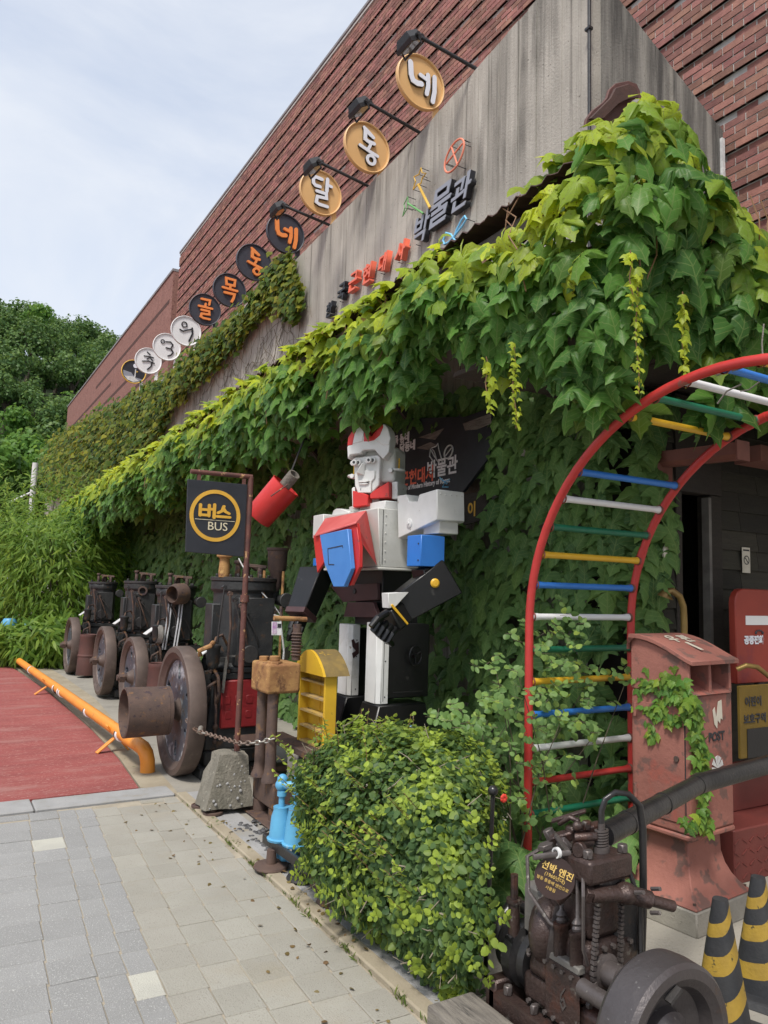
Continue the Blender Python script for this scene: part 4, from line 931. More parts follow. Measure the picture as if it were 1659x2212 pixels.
    if v.get('drum'):
        b.lathe((-.06, 0, R), (-1, 0, 0), [(.185, .0), (.20, .0), (.204, .33), (.190, .335), (.185, .30), (.182, 0)], 40, closed=True); b.cyl((-.03, 0, R), (-.058, 0, R), .20, n=40)
        b.build('belt_drum', M['rust'], fw_, ang=30, **kw)
    else:
        b.cyl((-.01, 0, R), (-.12, 0, R), .036, n=14); b.cyl((-.03, 0, R), (-.095, 0, R), .06, n=6); b.build('shaft', M['rust'], fw_, **kw)
    # things bolted to the near and street side
    b = MB(); b.lathe((.24, -.30, .90), (0, 0, 1), [(.001, 0), (.035, .01), (.055, .05), (.055, .17), (.062, .18), (.062, .20), (.03, .21), (.001, .21)], 16); b.box((.25, -.30, 1.0), (.36, -.2, 1.03)); b.build('fuel_filter', M['black_iron'], root, **kw)
    b = MB(); b.tube([(.24, -.3, 1.1), (.26, -.3, 1.16), (.33, -.24, 1.18), (.40, -.2, 1.08)], .012, 8); b.build('fuel_pipe', M['rust'], root, **kw); b = MB(); b.tube([(.30, -.27, .62), (.30, -.33, .70), (.28, -.34, .84), (.25, -.31, .90)], .014, 8); b.build('fuel_pipe', M['rust'], root, **kw); b = MB(); b.tube([(.19, -.2, .52), (.16, -.28, .60), (.2, -.3, .75), (.3, -.27, .8)], .014, 8); b.build('fuel_pipe', M['rust'], root, **kw)
    b = MB(); b.box((.20, -.20, .68), (.30, -.10, .88)); b.cyl((.22, -.15, .88), (.22, -.15, .98), .03, n=10); b.cyl((.17, -.15, .78), (.20, -.15, .78), .045, n=12); b.sphere((.20, -.26, .66), .05, 10, 7); b.build('fuel_pump', M['black_iron'], root, bevel=.008, **kw)
    b = MB(); b.obox((.22, -.15, .96), (.20, -.17, 1.03), .02, .02); b.build('plate_post', M['iron_dark'], root, **kw)
    b = MB(); b.obox((.13, -.17, .99), (.25, -.17, 1.08), .16, .008); b.build('label_plate', M['white_plate'], root, **kw)
    b = MB(); b.tube([(.28, -.24, .84), (.30, -.27, .55), (.30, -.27, .30)], .012, 6); b.sphere((.30, -.27, .42), .025, 8, 6); b.sphere((.30, -.27, .30), .02, 8, 6); b.build('rod', M['rust'], root, **kw)
    for q_ in range(5):
        a_ = Vector((BX - .20 * cr + .05 * q_, -.215 * cr - .01 * (q_ % 2), zt - .06 - .05 * q_)); c_ = Vector((.27 + .10 * q_, -.27 - .02 * (q_ % 3), .90 + .02 * q_))
        b = MB(); b.tube([a_ + Vector((0, .04, 0)), a_ + Vector((-.01, -.03, -.01)), a_.lerp(c_, .5) + Vector((.02 * (q_ % 3 - 1), -.05, .03)), c_, c_ + Vector((0, .05, -.03))], .008 + .003 * (q_ % 2), 7)
        b.cyl(a_ + Vector((0, .02, 0)), a_ + Vector((0, -.02, 0)), .022, n=6); b.build('small_pipe', M['rust'] if q_ % 2 else M['iron_dark'], root, **kw)
    b = MB(); b.cyl((BX + .19 * cr, -.12, zt - .16), (BX + .19 * cr, -.30, zt - .16), .05, n=14); b.cyl((BX + .19 * cr, -.27, zt - .16), (BX + .19 * cr, -.31, zt - .16), .068, n=14); b.build('water_pump', M['black_iron'], root, bevel=.006, **kw)
    b = MB(); b.cyl((BX - .05, -.21 * cr, 1.02), (BX - .05, -.21 * cr - .035, 1.02), .075, n=18); b.build('inspection_cover', M['iron_dark'], root, bevel=.005, **kw)
    if v.get('can'):
        b = MB(); b.lathe((.24, -.56, .02), (0, 0, 1), [(.16, 0), (.165, .01), (.150, .30), (.158, .31), (.158, .33), (.147, .34), (.135, .62), (.14, .63), (.135, .67), (.125, .66), (.12, .60), (.001, .59)], 28); b.build('cooling_can', M['can'], root, **kw)
    if v.get('port'):
        b = MB(); b.lathe((BX - .02, -.16, zt - .10), (-.25, -1, 0), [(.05, 0), (.05, .10), (.066, .10), (.066, .125), (.042, .125), (.04, .02), (.001, .02)], 18); b.build('exhaust_port', M['rust'], root, **kw)
    if v.get('coil'):
        for k in range(4): b = MB(); b.tube([(.24 + .01 * k, -.30 - .02 * k + .11 * math.cos(q), 1.0 + .10 * math.sin(q)) for q in [2 * math.pi * i / 20 for i in range(20)]], .010, 6, True); b.build('hose_coil', M['plate_grey'], root, **kw)
    if v.get('horn'):
        b = MB(); b.lathe((BX + .02, -.30, zt - .06), (-.9, -.5, -.05), [(.10, 0), (.125, .02), (.125, .14), (.10, .20), (.095, .20), (.095, .05), (.001, .05)], 28); b.build('silencer', M['rust'], root, **kw)
        b = MB(); b.cyl((BX + .02, -.30, zt - .06), (BX + .02, -.10, zt - .05), .04, n=12); b.build('silencer_pipe', M['rust'], root, **kw)
        for q, (y0, x0) in enumerate(((-.30, .34), (-.31, .37), (-.34, .46), (-.35, .49))):
            b = MB(); b.tube([(x0 + .04, y0 + .06, zt - .16), (x0 + .01, y0, zt - .40), (x0 - .03, y0 - .02, .82)], .010, 6); b.build('white_tube', M['white_tube'], root, **kw)
    if v.get('near'):
        b = MB(); b.box((.34, -.275, .40), (.80, -.245, .80)); b.build('red_panel', M['red_panel'], root, bevel=.01, **kw)
        b = MB(); 
        for i in range(3): b.box((.36 + .1 * i, -.279, .60), (.42 + .1 * i, -.274, .67)); b.box((.38 + .09 * i, -.279, .48), (.43 + .09 * i, -.274, .54))
        o = b.build('cast_letters', M['red_panel'], root, bevel=.003, **kw); o['kind'] = 'stuff'
        b = MB(); b.lathe((BX - .24, -.12, zt + .03), (0, 0, 1), [(.045, 0), (.05, .04), (.042, .16), (.05, .17), (.07, .18), (.072, .25), (.06, .25), (.05, .2), (.001, .2)], 18); b.build('breather', M['ochre'], root, **kw)
        b = MB(); b.lathe((BX + .24, -.16, zt + .02), (0, 0, 1), [(.02, -.10), (.05, -.06), (.06, .06), (.085, .10), (.09, .26), (.10, .27), (.10, .29), (.08, .29), (.07, .12), (.001, .11)], 20); b.build('oil_cup', M['rust'], root, **kw)
        b = MB(); b.lathe((BX + .22, -.12, zt - .12), (0, 0, 1), [(.001, -.08), (.05, -.05), (.062, .03), (.055, .10), (.001, .11)], 16); b.build('bottle', M['black_iron'], root, **kw)
        for x0 in (BX + .08, BX + .26): b = MB(); b.tube([(x0, -.25, .80), (x0, -.26, zt + .10)], .013, 8); b.build('push_rod', M['ochre'], root, **kw)
        b = MB(); b.tube([(BX - .17, -.2, zt - .28), (BX + .05, -.30, zt - .26), (BX + .22, -.32, zt - .30), (BX + .28, -.30, zt - .6), (BX + .27, -.28, .7)], .009, 6); b.build('fuel_line', M['white_plate'], root, **kw); b = MB(); b.tube([(BX - .12, -.14, zt + .2), (BX - .05, -.25, zt + .02), (BX + .16, -.3, zt - .2), (BX + .26, -.3, zt - .32)], .006, 6); b.build('fuel_line', M['white_plate'], root, **kw)
        b = MB(); b.box((.62, -.42, .04), (1.0, -.28, .08)); b.build('tread_plate', M['rust'], root, **kw); b = MB(); b.box((.45, -.6, .32), (.9, -.3, .345)); b.build('tread_plate', M['rust'], root, **kw)
        b = MB(); b.tube([(.12, -.33, 1.02), (.10, -.36, 1.06), (.18, -.40, 1.10), (.23, -.31, 1.12)], .02, 8); b.build('tap', M['ochre'], root, **kw)
        b = MB(); b.obox((.34, -.29, .70), (.36, -.30, 1.0), .02, .02); b.obox((.30, -.29, 1.0), (.62, -.29, 1.01), .016, .016); b.build('lever', M['plate_grey'], root, **kw)
    return root
hz = lambda k: [2 * math.pi * (i + k) / 6 for i in range(6)]
def eloc(px, py, x): p = W(px, py, x=x); return p
ea = W(370, 1678, x=1.80); engine((1.80, W(370, 1540, x=1.80).y, 0), .535, 'nearest black engine with a big belt drum on its rusty flywheel and a red panel', dict(i=0, top=1.64, holes=hz(0), drum=1, near=1, cr=1.5, bx=.60))
for px, py, lab, v in ((275, 1463, 'third engine from the far end with a brown silencer bell and white tubes', dict(i=1, top=1.54, holes=hz(.3), can=1, horn=1, coil=1)),
                       (214, 1427, 'second engine from the far end with an open exhaust port in its cylinder', dict(i=2, top=1.56, holes=hz(.1), port=1)),
                       (146, 1393, 'farthest black engine in the row, next to the bamboo bushes', dict(i=3, top=1.54, holes=hz(.5), can=1))):
    p = W(px, py, x=2.04); engine((2.04, p.y, p.z - .475), .475, lab, v)

# --- orange pipe barrier
pA, pB = Vector((1.60, 6.72, .20)), Vector((1.33, 17.4, .13))
oz = thing('pipe_barrier', (1.62, 9, 0), 'orange pipe barrier with white and black bands lying along the red road', 'barrier')
dirp = (pB - pA).normalized()
e1 = W(311, 1650, z=.05)
MB().tube([Vector((1.665, 6.60, .0)), Vector((1.66, 6.60, .10)), Vector((1.645, 6.61, .165)), Vector((1.63, 6.66, .20)), Vector((1.605, 6.78, .215)), pA + dirp * .35 + Vector((0, 0, .012))] , .061, 18).build('elbow', M['orange'], oz)
MB().cyl(pA + dirp * .3 + Vector((0, 0, .014)), pB, .055, .055, 20).build('pipe', M['orange'], oz)
MB().tube([pB, pB + dirp * .1, pB + dirp * .18 + Vector((0, 0, -.03)), pB + dirp * .2 + Vector((0, 0, -.13))], .06, 14).build('elbow', M['orange'], oz)
for t, kk in ((.052, 'wk'), (.19, 'wk'), (.345, 'wkw'), (.385, 'kw'), (.62, 'wk'), (.9, 'wk')):
    for j, c in enumerate(kk):
        q = pA + (pB - pA) * t + dirp * (.055 * j)
        MB().cyl(q, q + dirp * (.055 if c == 'w' else .035), .0605, n=20).build('band', M['white_clean'] if c == 'w' else M['ink'], oz)
for t in (.075, .46, .97):
    q = pA + (pB - pA) * t
    MB().obox(q + Vector((.075, 0, .01)), (q.x - .17, q.y - .02, .008), .07, .016, side=(0, 1, 0)).build('leg', M['orange'], oz, ang=0, bevel=.003)
    MB().obox(q + Vector((-.09, .0, .06)), (q.x + .13, q.y + .03, .008), .07, .016, side=(0, 1, 0)).build('leg', M['orange'], oz, ang=0, bevel=.003)

# --- rusty screw press
YP = 5.0
pr = thing('screw_press', (2.2, YP, 0), 'rusty ochre screw press with two posts on a heavy block', 'press')
A = W(527, 1690, y=YP - .15); B_ = W(635, 1690, y=YP - .15)
x0, x1 = W(552, 1700, y=4.86).x - .10, W(635, 1700, y=4.86).x
x0 = W(530, 1700, x=2.05).x
q0, q1 = W(572, 1712, y=4.82), W(636, 1712, y=4.82)
MB().box((2.06, 4.82, .10), (q1.x, 5.2, W(575, 1703, y=4.82).z + .02)).build('block', M['rust'], pr, bevel=.012, seg=2)
for fx, fy in ((2.11, 4.88), (2.10, 5.14), (2.35, 4.88)): MB().cyl((fx, fy, .02), (fx, fy, .101), .05, n=12).build('foot', M['rust'], pr)
MB().box((2.0, 4.3, .012), (2.5, 5.3, .024)).build('ground_plate', M['rust'], pr, ang=0, bevel=.004)
ztb = W(575, 1500, y=4.86).z; zbt = W(575, 1703, y=4.82).z + .02
for px, yy in ((586, 4.90), (563, 5.08)):
    xx = W(px, 1600, y=yy).x
    b = MB(); b.lathe((xx, yy, zbt), (0, 0, 1), [(.06, 0), (.058, .02), (.044, .05), (.038, .10), (.038, ztb - zbt)], 18); b.build('post', M['rust'], pr)
    zz = W(px, 1428, y=yy).z
    b = MB(); b.cyl((xx, yy, zz - .06), (xx, yy, zz + .0), .058, n=8); b.cyl((xx, yy, zz), (xx, yy, zz + .035), .036, n=14); b.build('nut', M['ochre'], pr, bevel=.004)
zb = W(575, 1434, y=4.86).z; MB().box((W(547, 1470, y=5.1).x, 4.84, ztb), (W(650, 1470, y=4.84).x, 5.15, zb)).build('crossbeam', M['ochre'], pr, bevel=.02, seg=3)
q = W(640, 1400, y=5.05); zz = zb
b = MB(); b.cyl((q.x, 5.05, zb), (q.x, 5.05, zb + .26), .032, n=14)
for i in range(8): b.lathe((q.x, 5.05, zb + .03 + i * .022), (0, 0, 1), [(.032, 0), (.043, .008), (.032, .016)], 16)
b.build('screw', M['rust'], pr)
h0, h1 = W(592, 1335, y=5.05), W(662, 1338, y=5.05); MB().tube([h0, h1], .018, 10).build('handle', M['ochre'], pr)
MB().cyl(W(607, 1332, y=5.05), W(607, 1310, y=5.05), .010, n=8).build('pin', M['rust'], pr)
tg = [W(587, 1343, y=5.02), W(608, 1343, y=5.02), W(608, 1372, y=5.02), W(587, 1372, y=5.02)]
lab = thing('paper_tag', tuple((tg[0] + tg[2]) / 2), 'small purple and white tag hanging from the press handle', 'tag')
MB().prism(tg, (0, .003, 0)).build('card', M['white_clean'], lab, ang=0)
w_ = tg[1].x - tg[0].x; h_ = tg[0].z - tg[2].z; c_ = tg[3]
MB().box((c_.x + .002, 5.017, c_.z + .01), (c_.x + w_ * .48, 5.0195, c_.z + h_ * .97)).build('print', M['purple'], lab, ang=0)
MB().box((c_.x + w_ * .55, 5.017, c_.z + h_ * .55), (c_.x + w_ * .92, 5.0195, c_.z + h_ * .85)).build('print', M['ink'], lab, ang=0)
MB().tube([tg[0] + Vector((.03, 0, 0)), h0 + Vector((.05, 0, 0))], .002, 5).build('string', M['ink'], lab)

# --- yellow open box with a rounded top and shelves
xf = 2.42
yb = thing('shelf_box', (2.5, 4.75, 0), 'yellow metal box with a rounded top and open shelves between press and robot', 'cabinet')
tl, tr, bl, br = W(656, 1450, x=xf), W(703, 1462, x=xf), W(641, 1597, x=xf), W(695, 1622, x=xf)
# front frame lies on x = xf, body runs back in +x
xb_ = xf + .095
def quadx(pa, pb, pc, pd, d): return MB().prism([pa, pb, pc, pd], (d, 0, 0))
ya, yb0 = tl.y, tr.y; zt0, zb0 = max(tl.z, tr.z), min(bl.z, br.z)
yN, yF = min(tr.y, br.y), max(tl.y, bl.y)
t = .022
MB().box((xf, yN, zb0), (xb_, yN + t, zt0)).build('side_panel', M['cab_yellow'], yb, ang=0, bevel=.003)
MB().box((xf, yF - t, zb0), (xb_, yF, zt0)).build('side_panel', M['cab_yellow'], yb, ang=0, bevel=.003)
MB().box((xb_ - .02, yN + t, zb0), (xb_ - .001, yF - t, zt0)).build('back_panel', M['cab_yellow'], yb, ang=0)
for i in range(5):
    z = zb0 + (zt0 - zb0) * i / 4.6
    MB().box((xf + .008, yN + t + .001, z), (xb_ - .021, yF - t - .001, z + .014)).build('shelf', M['shelf'], yb, ang=0)
MB().box((xf + .07, (yN + yF) / 2 - .005, zb0), (xf + .08, (yN + yF) / 2 + .005, zt0)).build('rod', M['cab_yellow'], yb, ang=0)
half = [(yN - .03 + (yF - yN + .06) * (i / 16), zt0 + .17 * math.sin(math.pi * i / 16) ** .8) for i in range(17)]
MB().prism([(xf - .03, y, z + .002) for y, z in half], (.02, 0, 0)).build('front_cap', M['cab_yellow'], yb, ang=20)
MB().prism([(xf - .009, y, z + .002) for y, z in half], (.19, 0, 0)).build('rounded_top', M['cab_top'], yb, ang=20)
MB().box((xf - .12, yN - .15, zb0 - .05), (xf + .42, yF + .1, zb0 - .002)).build('stand_plate', M['rust'], yb, ang=0, bevel=.004)
MB().box((xf + .02, yN, .02), (xf + .3, yF, zb0 - .051)).build('stand', M['iron_dark'], yb, ang=0)

# --- red can with a log in it, hanging under the awning
YR_ = 6.1
rcn = thing('red_can', tuple(W(590, 1085, y=YR_)), 'bright red can with a bamboo log poking out, hung under the awning', 'can')
p0, p1 = W(563, 1112, y=YR_ + .05), W(617, 1050, y=YR_ - .1); ax_ = (p1 - p0).normalized(); p0 = p0 - ax_ * .04
MB().lathe(p0, ax_, [(.001, 0), (.120, 0), (.128, .01), (.136, (p1 - p0).length), (.142, (p1 - p0).length + .004), (.131, (p1 - p0).length + .006), (.122, .03), (.001, .03)], 36).build('can', M['red'], rcn)
l0, l1 = p1 - ax_ * .2, W(636, 1024, y=YR_ - .28)
MB().lathe(l0 + Vector((.0, 0, .0)), l1 - l0, [(.050, 0), (.052, .5), (.052, 1.0), (.038, 1.0), (.036, .8), (.001, .8)], 20, unit=(l1 - l0).length).build('log', M['timber'], rcn)
MB().tube([W(585, 1072, y=YR_ - .3), W(622, 1046, y=YR_ - .33)], .006, 6).build('stick', M['pole'], rcn)
MB().tube([p1, p1 + Vector((.2, .05, .5)), (2.9, YR_, 3.45)], .008, 6).build('hanger', M['iron_dark'], rcn)

# --- chain from the flywheel to the press
pts = [Vector(p) for p in (W(402, 1555, y=6.05), W(424, 1578, y=5.9), W(470, 1592, y=5.5), W(520, 1606, y=5.1), W(560, 1604, y=4.95), W(592, 1596, y=4.84))]
cpts = []
for i in range(len(pts) - 1):
    for k in range(8): cpts.append(pts[i].lerp(pts[i + 1], k / 8))
cpts.append(pts[-1])
ch = thing('chain', tuple(cpts[0]), 'rusty chain slung from the near flywheel to the press posts', 'chain')
acc = 0; lens = [(cpts[i + 1] - cpts[i]).length for i in range(len(cpts) - 1)]; tot = sum(lens); step = .042; n = int(tot / step)
def atlen(s):
    for i, l in enumerate(lens):
        if s <= l: return cpts[i].lerp(cpts[i + 1], s / max(l, 1e-6))
        s -= l
    return cpts[-1]
for i in range(n):
    c = atlen((i + .5) * tot / n); d = (atlen((i + 1) * tot / n) - atlen(i * tot / n)).normalized()
    u = d.cross(Vector((0, 0, 1))).normalized(); v_ = u if i % 2 else d.cross(u).normalized()
    el_ = [c + d * (.027 * math.cos(q)) + v_ * (.014 * math.sin(q)) for q in [2 * math.pi * k / 10 for k in range(10)]]
    MB().tube(el_, .0055, 5, True).build('link', M['chain_new'] if (i > n * .8 or i == n // 4) else M['chain'], ch)
c = atlen(tot * .18); MB().cyl(c + Vector((0, -.02, 0)), c + Vector((.02, .03, .02)), .022, n=10).build('shackle', M['chain_new'], ch)

# --- blue hand pump in a black channel frame on a round foot
pm = thing('hand_pump', (1.8, 4.05, 0), 'light blue twin pump with flaking paint on a black frame beside the hedge', 'pump')
f0 = W(582, 1882, z=.02); MB().lathe((f0.x + .03, f0.y + .05, .018), (0, 0, 1), [(.001, 0), (.095, 0), (.10, .008), (.095, .018), (.03, .026), (.026, .10), (.001, .10)], 32).build('foot_disc', M['rust'], pm)
f1 = Vector((f0.x + .12, f0.y - .18, .018)); MB().lathe(f1, (0, 0, 1), [(.001, 0), (.085, 0), (.09, .008), (.085, .018), (.03, .026), (.026, .10), (.001, .10)], 32).build('foot_disc', M['iron_dark'], pm)
r0 = W(572, 1822, y=4.22); r1 = W(650, 1895, y=3.72)
for dx in (0, .16):
    MB().obox((r0.x + dx, 4.24, .135), (r0.x + dx + .03, 3.4, .135), .02, .055, side=(1, 0, 0)).build('frame_rail', M['pipe_black'], pm, ang=0, bevel=.004)
MB().box((r0.x, 4.22, .108), (r0.x + .18, 4.245, .16)).build('frame_end', M['pipe_black'], pm, ang=0, bevel=.003)
for i, (px, yy) in enumerate(((607, 4.10), (640, 3.98))):
    xx = W(px, 1770, y=yy).x; zb_ = .16
    zt_ = W(px, 1742, y=yy).z
    b = MB(); b.lathe((xx, yy, zb_), (0, 0, 1), [(.001, 0), (.075, 0), (.078, .012), (.066, .018), (.062, .06), (.056, .13), (.045, zt_ - zb_ - .02), (.047, zt_ - zb_), (.001, zt_ - zb_)], 24); b.build('barrel', M['pump_blue'], pm)
    b = MB(); b.cyl((xx, yy, zt_), (xx, yy, zt_ + .13), .018, n=12); b.sphere((xx, yy, zt_ + .15), .032, 12, 8); b.cyl((xx, yy, zt_ + .06), (xx, yy, zt_ + .09), .028, n=12); b.build('riser', M['pump_blue'], pm)
    b = MB(); b.cyl((xx, yy, .06), (xx, yy, .16), .018, n=10); b.sphere((xx + .02, yy - .02, .075), .034, 10, 7); b.tube([(xx, yy, .08), (xx + .05, yy - .05, .06), (xx + .1, yy - .1, .07)], .022, 10); b.build('elbow', M['pump_blue'], pm)
xx = W(607, 1700, y=4.1).x; zz = W(620, 1694, y=4.1).z
b = MB(); b.tube([(xx, 4.10, zz), (xx + .06, 4.04, zz + .005), (xx + .2, 3.95, zz - .01)], .024, 12); b.sphere((xx, 4.10, zz), .034, 12, 8); b.cyl((xx + .05, 4.05, zz), (xx + .09, 4.02, zz), .033, n=12); b.build('top_pipe', M['pump_blue'], pm)
# rusty fittings half hidden under the hedge
rf = thing('pipe_fitting', (1.86, 2.85, 0), 'rusty brown flanged fittings lying under the edge of the hedge', 'fitting')
b = MB(); p = Vector((1.83, W(665, 2000, x=1.83).y, 0)); b.box((p.x, p.y - .1, .016), (p.x + .07, p.y, .07)); b.cyl((p.x + .04, p.y - .05, .05), (p.x + .15, p.y - .12, .05), .03, n=10); b.build('flange', M['rust'], rf, bevel=.005); b = MB(); p = Vector((1.83, W(704, 2042, x=1.83).y, 0)); b.lathe((p.x, p.y, .016), (0, 0, 1), [(.001, .08), (.03, .08), (.05, .02), (.06, 0)], 16); b.build('flange', M['rust'], rf, bevel=.005); b = MB(); p = Vector((1.82, W(729, 2075, x=1.82).y, 0)); b.box((p.x - .03, p.y - .03, .016), (p.x + .02, p.y + .02, .05)); b.build('flange', M['rust'], rf, bevel=.005)

# --- climbing arch with coloured rungs
ar = thing('climbing_arch', (3.27, 3.18, 0), 'red tubular climbing arch with yellow, blue, white and green rungs', 'arch')
def arch_pt(s):       # s: length along the rail, in the plane x = const
    y0, zc0, Rr = 3.185, 1.42, 1.22
    if s < zc0: return (y0, s)
    a = (s - zc0) / Rr
    if a < math.pi: return (y0 - Rr + Rr * math.cos(a), zc0 + Rr * math.sin(a) * .97)
    return (y0 - 2 * Rr, zc0 - (s - zc0 - math.pi * Rr))
XL, XR = 2.858, 3.68
TOT = 2 * 1.42 + math.pi * 1.22
for xx in (XL, XR):
    pts = [(xx,) + arch_pt(s) for s in (.0, .3, .7, 1.0, 1.3)] + [(xx,) + arch_pt(1.42 + 1.22 * math.pi * i / 40) for i in range(41)]
    pts += [(xx, pts[-1][1], z_) for z_ in (1.2, .8, .4, 0)]
    MB().tube(pts, .0235, 14).build('rail', M['arch_red'], ar)
def s_at(px, py):       # where along the rail a place of the photo falls
    best = min(((abs(project([XL, *arch_pt(s)])[0] - px) + abs(project([XL, *arch_pt(s)])[1] - py)), s) for s in np.arange(0, 4.9, .005)); return best[1]
RUNG = [(1150, 1853, 'yellow'), (1150, 1760, 'green'), (1140, 1690, 'arch_red'), (1140, 1618, 'white_clean'), (1140, 1545, 'blue'), (1138, 1474, 'yellow'), (1140, 1403, 'green'), (1146, 1333, 'white_clean'), (1163, 1264, 'blue'),
        (1192, 1198, 'yellow'), (1225, 1137, 'green'), (1263, 1076, 'white_clean'), (1305, 1019, 'blue'), (1353, 966, 'yellow'), (1410, 916, 'green'), (1478, 872, 'white_clean'), (1560, 832, 'blue'), (1640, 800, 'yellow')]
for px, py, c in RUNG:
    y, z = arch_pt(s_at(px, py)); r = .0185
    b = MB(); b.tube([(XL + .012, y, z), (XL + .03, y, z), (XL + .075, y, z), (XR - .075, y, z), (XR - .03, y, z), (XR - .012, y, z)], [r * 1.25, r * 1.22, r, r, r * 1.22, r * 1.25], 12)
    b.build('rung', M[c], ar)
for s in (4.55, 4.82): y, z = arch_pt(s); b = MB(); b.tube([(XL, y, z), (XR, y, z)], .0185, 12); b.build('rung', M['green' if s < 4.6 else 'white_clean'], ar)
b = MB()
for px, py, c in RUNG:
    y, z = arch_pt(s_at(px, py))
    for xx, sg in ((XL, 1), (XR, -1)): b.lathe((xx + sg * .014, y, z), (sg, 0, 0), [(.029, 0), (.031, .004), (.029, .010), (.024, .014)], 12)
o = b.build('weld_beads', M['weld'], ar); o['kind'] = 'stuff'
for s in (1.8, 2.9):
    y, z = arch_pt(s); y2, z2 = arch_pt(s + .12)
    MB().tube([(XR, y, z), (XR, (y + y2) / 2, (z + z2) / 2 + .002), (XR, y2, z2)], .0262, 14).build('joint', M['arch_red'], ar)

# --- old post box
pbx = thing('post_box', (3.46, 2.62, 0), 'faded red post box with two slots on a flared pedestal', 'post box')
X0, X1, Y0, Y1 = 3.262, 3.655, 2.46, 2.80
def rz(p, c=(3.27, 2.45), a=rad(5)): x, y = p[0] - c[0], p[1] - c[1]; return Vector((c[0] + x * math.cos(a) - y * math.sin(a), c[1] + x * math.sin(a) + y * math.cos(a), p[2]))
def hx(b, x0, x1, y0, y1, z0, z1, i0=0, i1=0): return b.hexa([rz(p) for p in ((x0 - i0, y0 - i0, z0), (x1 + i0, y0 - i0, z0), (x1 + i0, y1 + i0, z0), (x0 - i0, y1 + i0, z0), (x0 - i1, y0 - i1, z1), (x1 + i1, y0 - i1, z1), (x1 + i1, y1 + i1, z1), (x0 - i1, y1 + i1, z1))])
zb_, zs, zl = .44, 1.115, 1.29
b = MB(); hx(b, X0, X1, Y0, Y1, zb_, zs); b.build('body', M['postbox'], pbx, bevel=.012, seg=2)
b = MB(); hx(b, X0 - .006, X0 - .001, Y0 + .03, Y1 - .02, zb_ + .05, zs - .06); b.build('side_door', M['postbox'], pbx, bevel=.003)
b = MB(); hx(b, X0 - .0025, X0 - .0005, Y0 + .024, Y0 + .029, zb_ + .02, zs - .03); b.build('door_seam', M['ink'], pbx, ang=0)
for z_ in (zb_ + .12, zs - .14): b = MB(); b.cyl(rz((X0 - .008, Y1 - .03, z_)), rz((X0 - .008, Y1 - .03, z_ + .07)), .010, n=10); b.build('hinge', M['postbox'], pbx)
b = MB(); b.cyl(rz((X0 - .006, Y0 + .07, .80)), rz((X0 - .014, Y0 + .07, .80)), .014, n=14); b.build('lock', M['rust'], pbx)
b = MB(); hx(b, X0 - .004, X1 + .004, Y0 - .004, Y1, zb_ - .028, zb_ - .001); b.build('skirt', M['postbox'], pbx, bevel=.008)
# chute part: three cheeks, a sloping floor, a back
for x0, x1 in ((X0, X0 + .02), ((X0 + X1) / 2 - .011, (X0 + X1) / 2 + .011), (X1 - .02, X1)):
    b = MB(); b.prism([rz((x0, y, z)) for y, z in ((Y0, zs + .001), (Y0 + .005, zl), (Y1, zl + .11), (Y1, zs + .001))], rz((x1, Y0, 0)) - rz((x0, Y0, 0))); b.build('cheek', M['postbox'], pbx, ang=0, bevel=.004)
b = MB(); b.prism([rz((X0 + .021, y, z)) for y, z in ((Y0 - .012, zs + .001), (Y0 + .17, zs + .08), (Y0 + .17, zl + .06), (Y0 + .20, zl + .06), (Y0 + .20, zs + .001))], rz((X1 - .021, Y0, 0)) - rz((X0 + .021, Y0, 0))); b.build('chute', M['postbox'], pbx, ang=0)
prof_ = []
for i in range(11):
    t_ = i / 10; prof_.append((Y0 - .03 + (Y1 - Y0 + .03) * t_, zl + .125 * math.sin(t_ * math.pi / 2 * 1.05) ** 1.15 - .012 + .01 * (1 - t_)))
prof_.append((Y1 + .012, zl + .05))
low = [(y, z - .022) for y, z in prof_[::-1]]
b = MB(); b.prism([rz((X0 - .022, y, z)) for y, z in prof_ + low], rz((X1 + .022, Y0, 0)) - rz((X0 - .022, Y0, 0))); b.build('lid', M['postbox'], pbx, ang=25, bevel=.004)
# pedestal
pts = []; NS = 8
ped = [(.0, .115, .085), (.03, .125, .075), (.06, .15, .05), (.10, .19, .02), (.16, .24, -.01), (.22, .32, -.025), (.26, .43, -.03)]
def pring(z, i): return [rz(p) for p in ((X0 - i, Y0 - i, z), (X1 + i, Y0 - i, z), (X1 + i, Y1 + i, z), (X0 - i, Y1 + i, z))]
vs = []; levels = [(.118, .055), (.128, .052), (.14, .035), (.165, .012), (.20, -.012), (.25, -.034), (.31, -.048), (.43, -.052)]
for z, i in levels: vs += pring(z, i)
fs = [(3, 2, 1, 0)] + [(4 * j + k, 4 * j + (k + 1) % 4, 4 * j + 4 + (k + 1) % 4, 4 * j + 4 + k) for j in range(len(levels) - 1) for k in range(4)] + [tuple(4 * (len(levels) - 1) + k for k in range(4))]
MB().add(vs, fs).build('pedestal', M['postbox'], pbx, ang=40, bevel=.012, seg=2)
b = MB(); hx(b, X0, X1, Y0, Y1, .0, .117, .062, .058); b.build('plinth', M['apron'], pbx, bevel=.008)
for x_, y_ in ((X0 - .03, Y0 - .03), (X1 + .03, Y0 - .03), (X0 - .03, Y1 + .03)): q = rz((x_, y_, .125)); MB().cyl(q, q + Vector((0, 0, .022)), .009, n=6).build('bolt', M['rust'], pbx)
fa = rz((0, -1, 0), (0, 0)); fa = Vector((fa.x, fa.y, 0))
def pf(px, py, off=.003): q = W(px, py, y=2.47); l = Vector((q.x, Y0 - off, q.z)); return rz((q.x, Y0 - off, q.z))
text('post_letters', 'POST', .062, frame(pf(1551, 1592), fa), M['ink'], pbx, extrude=.001, bold=.002)
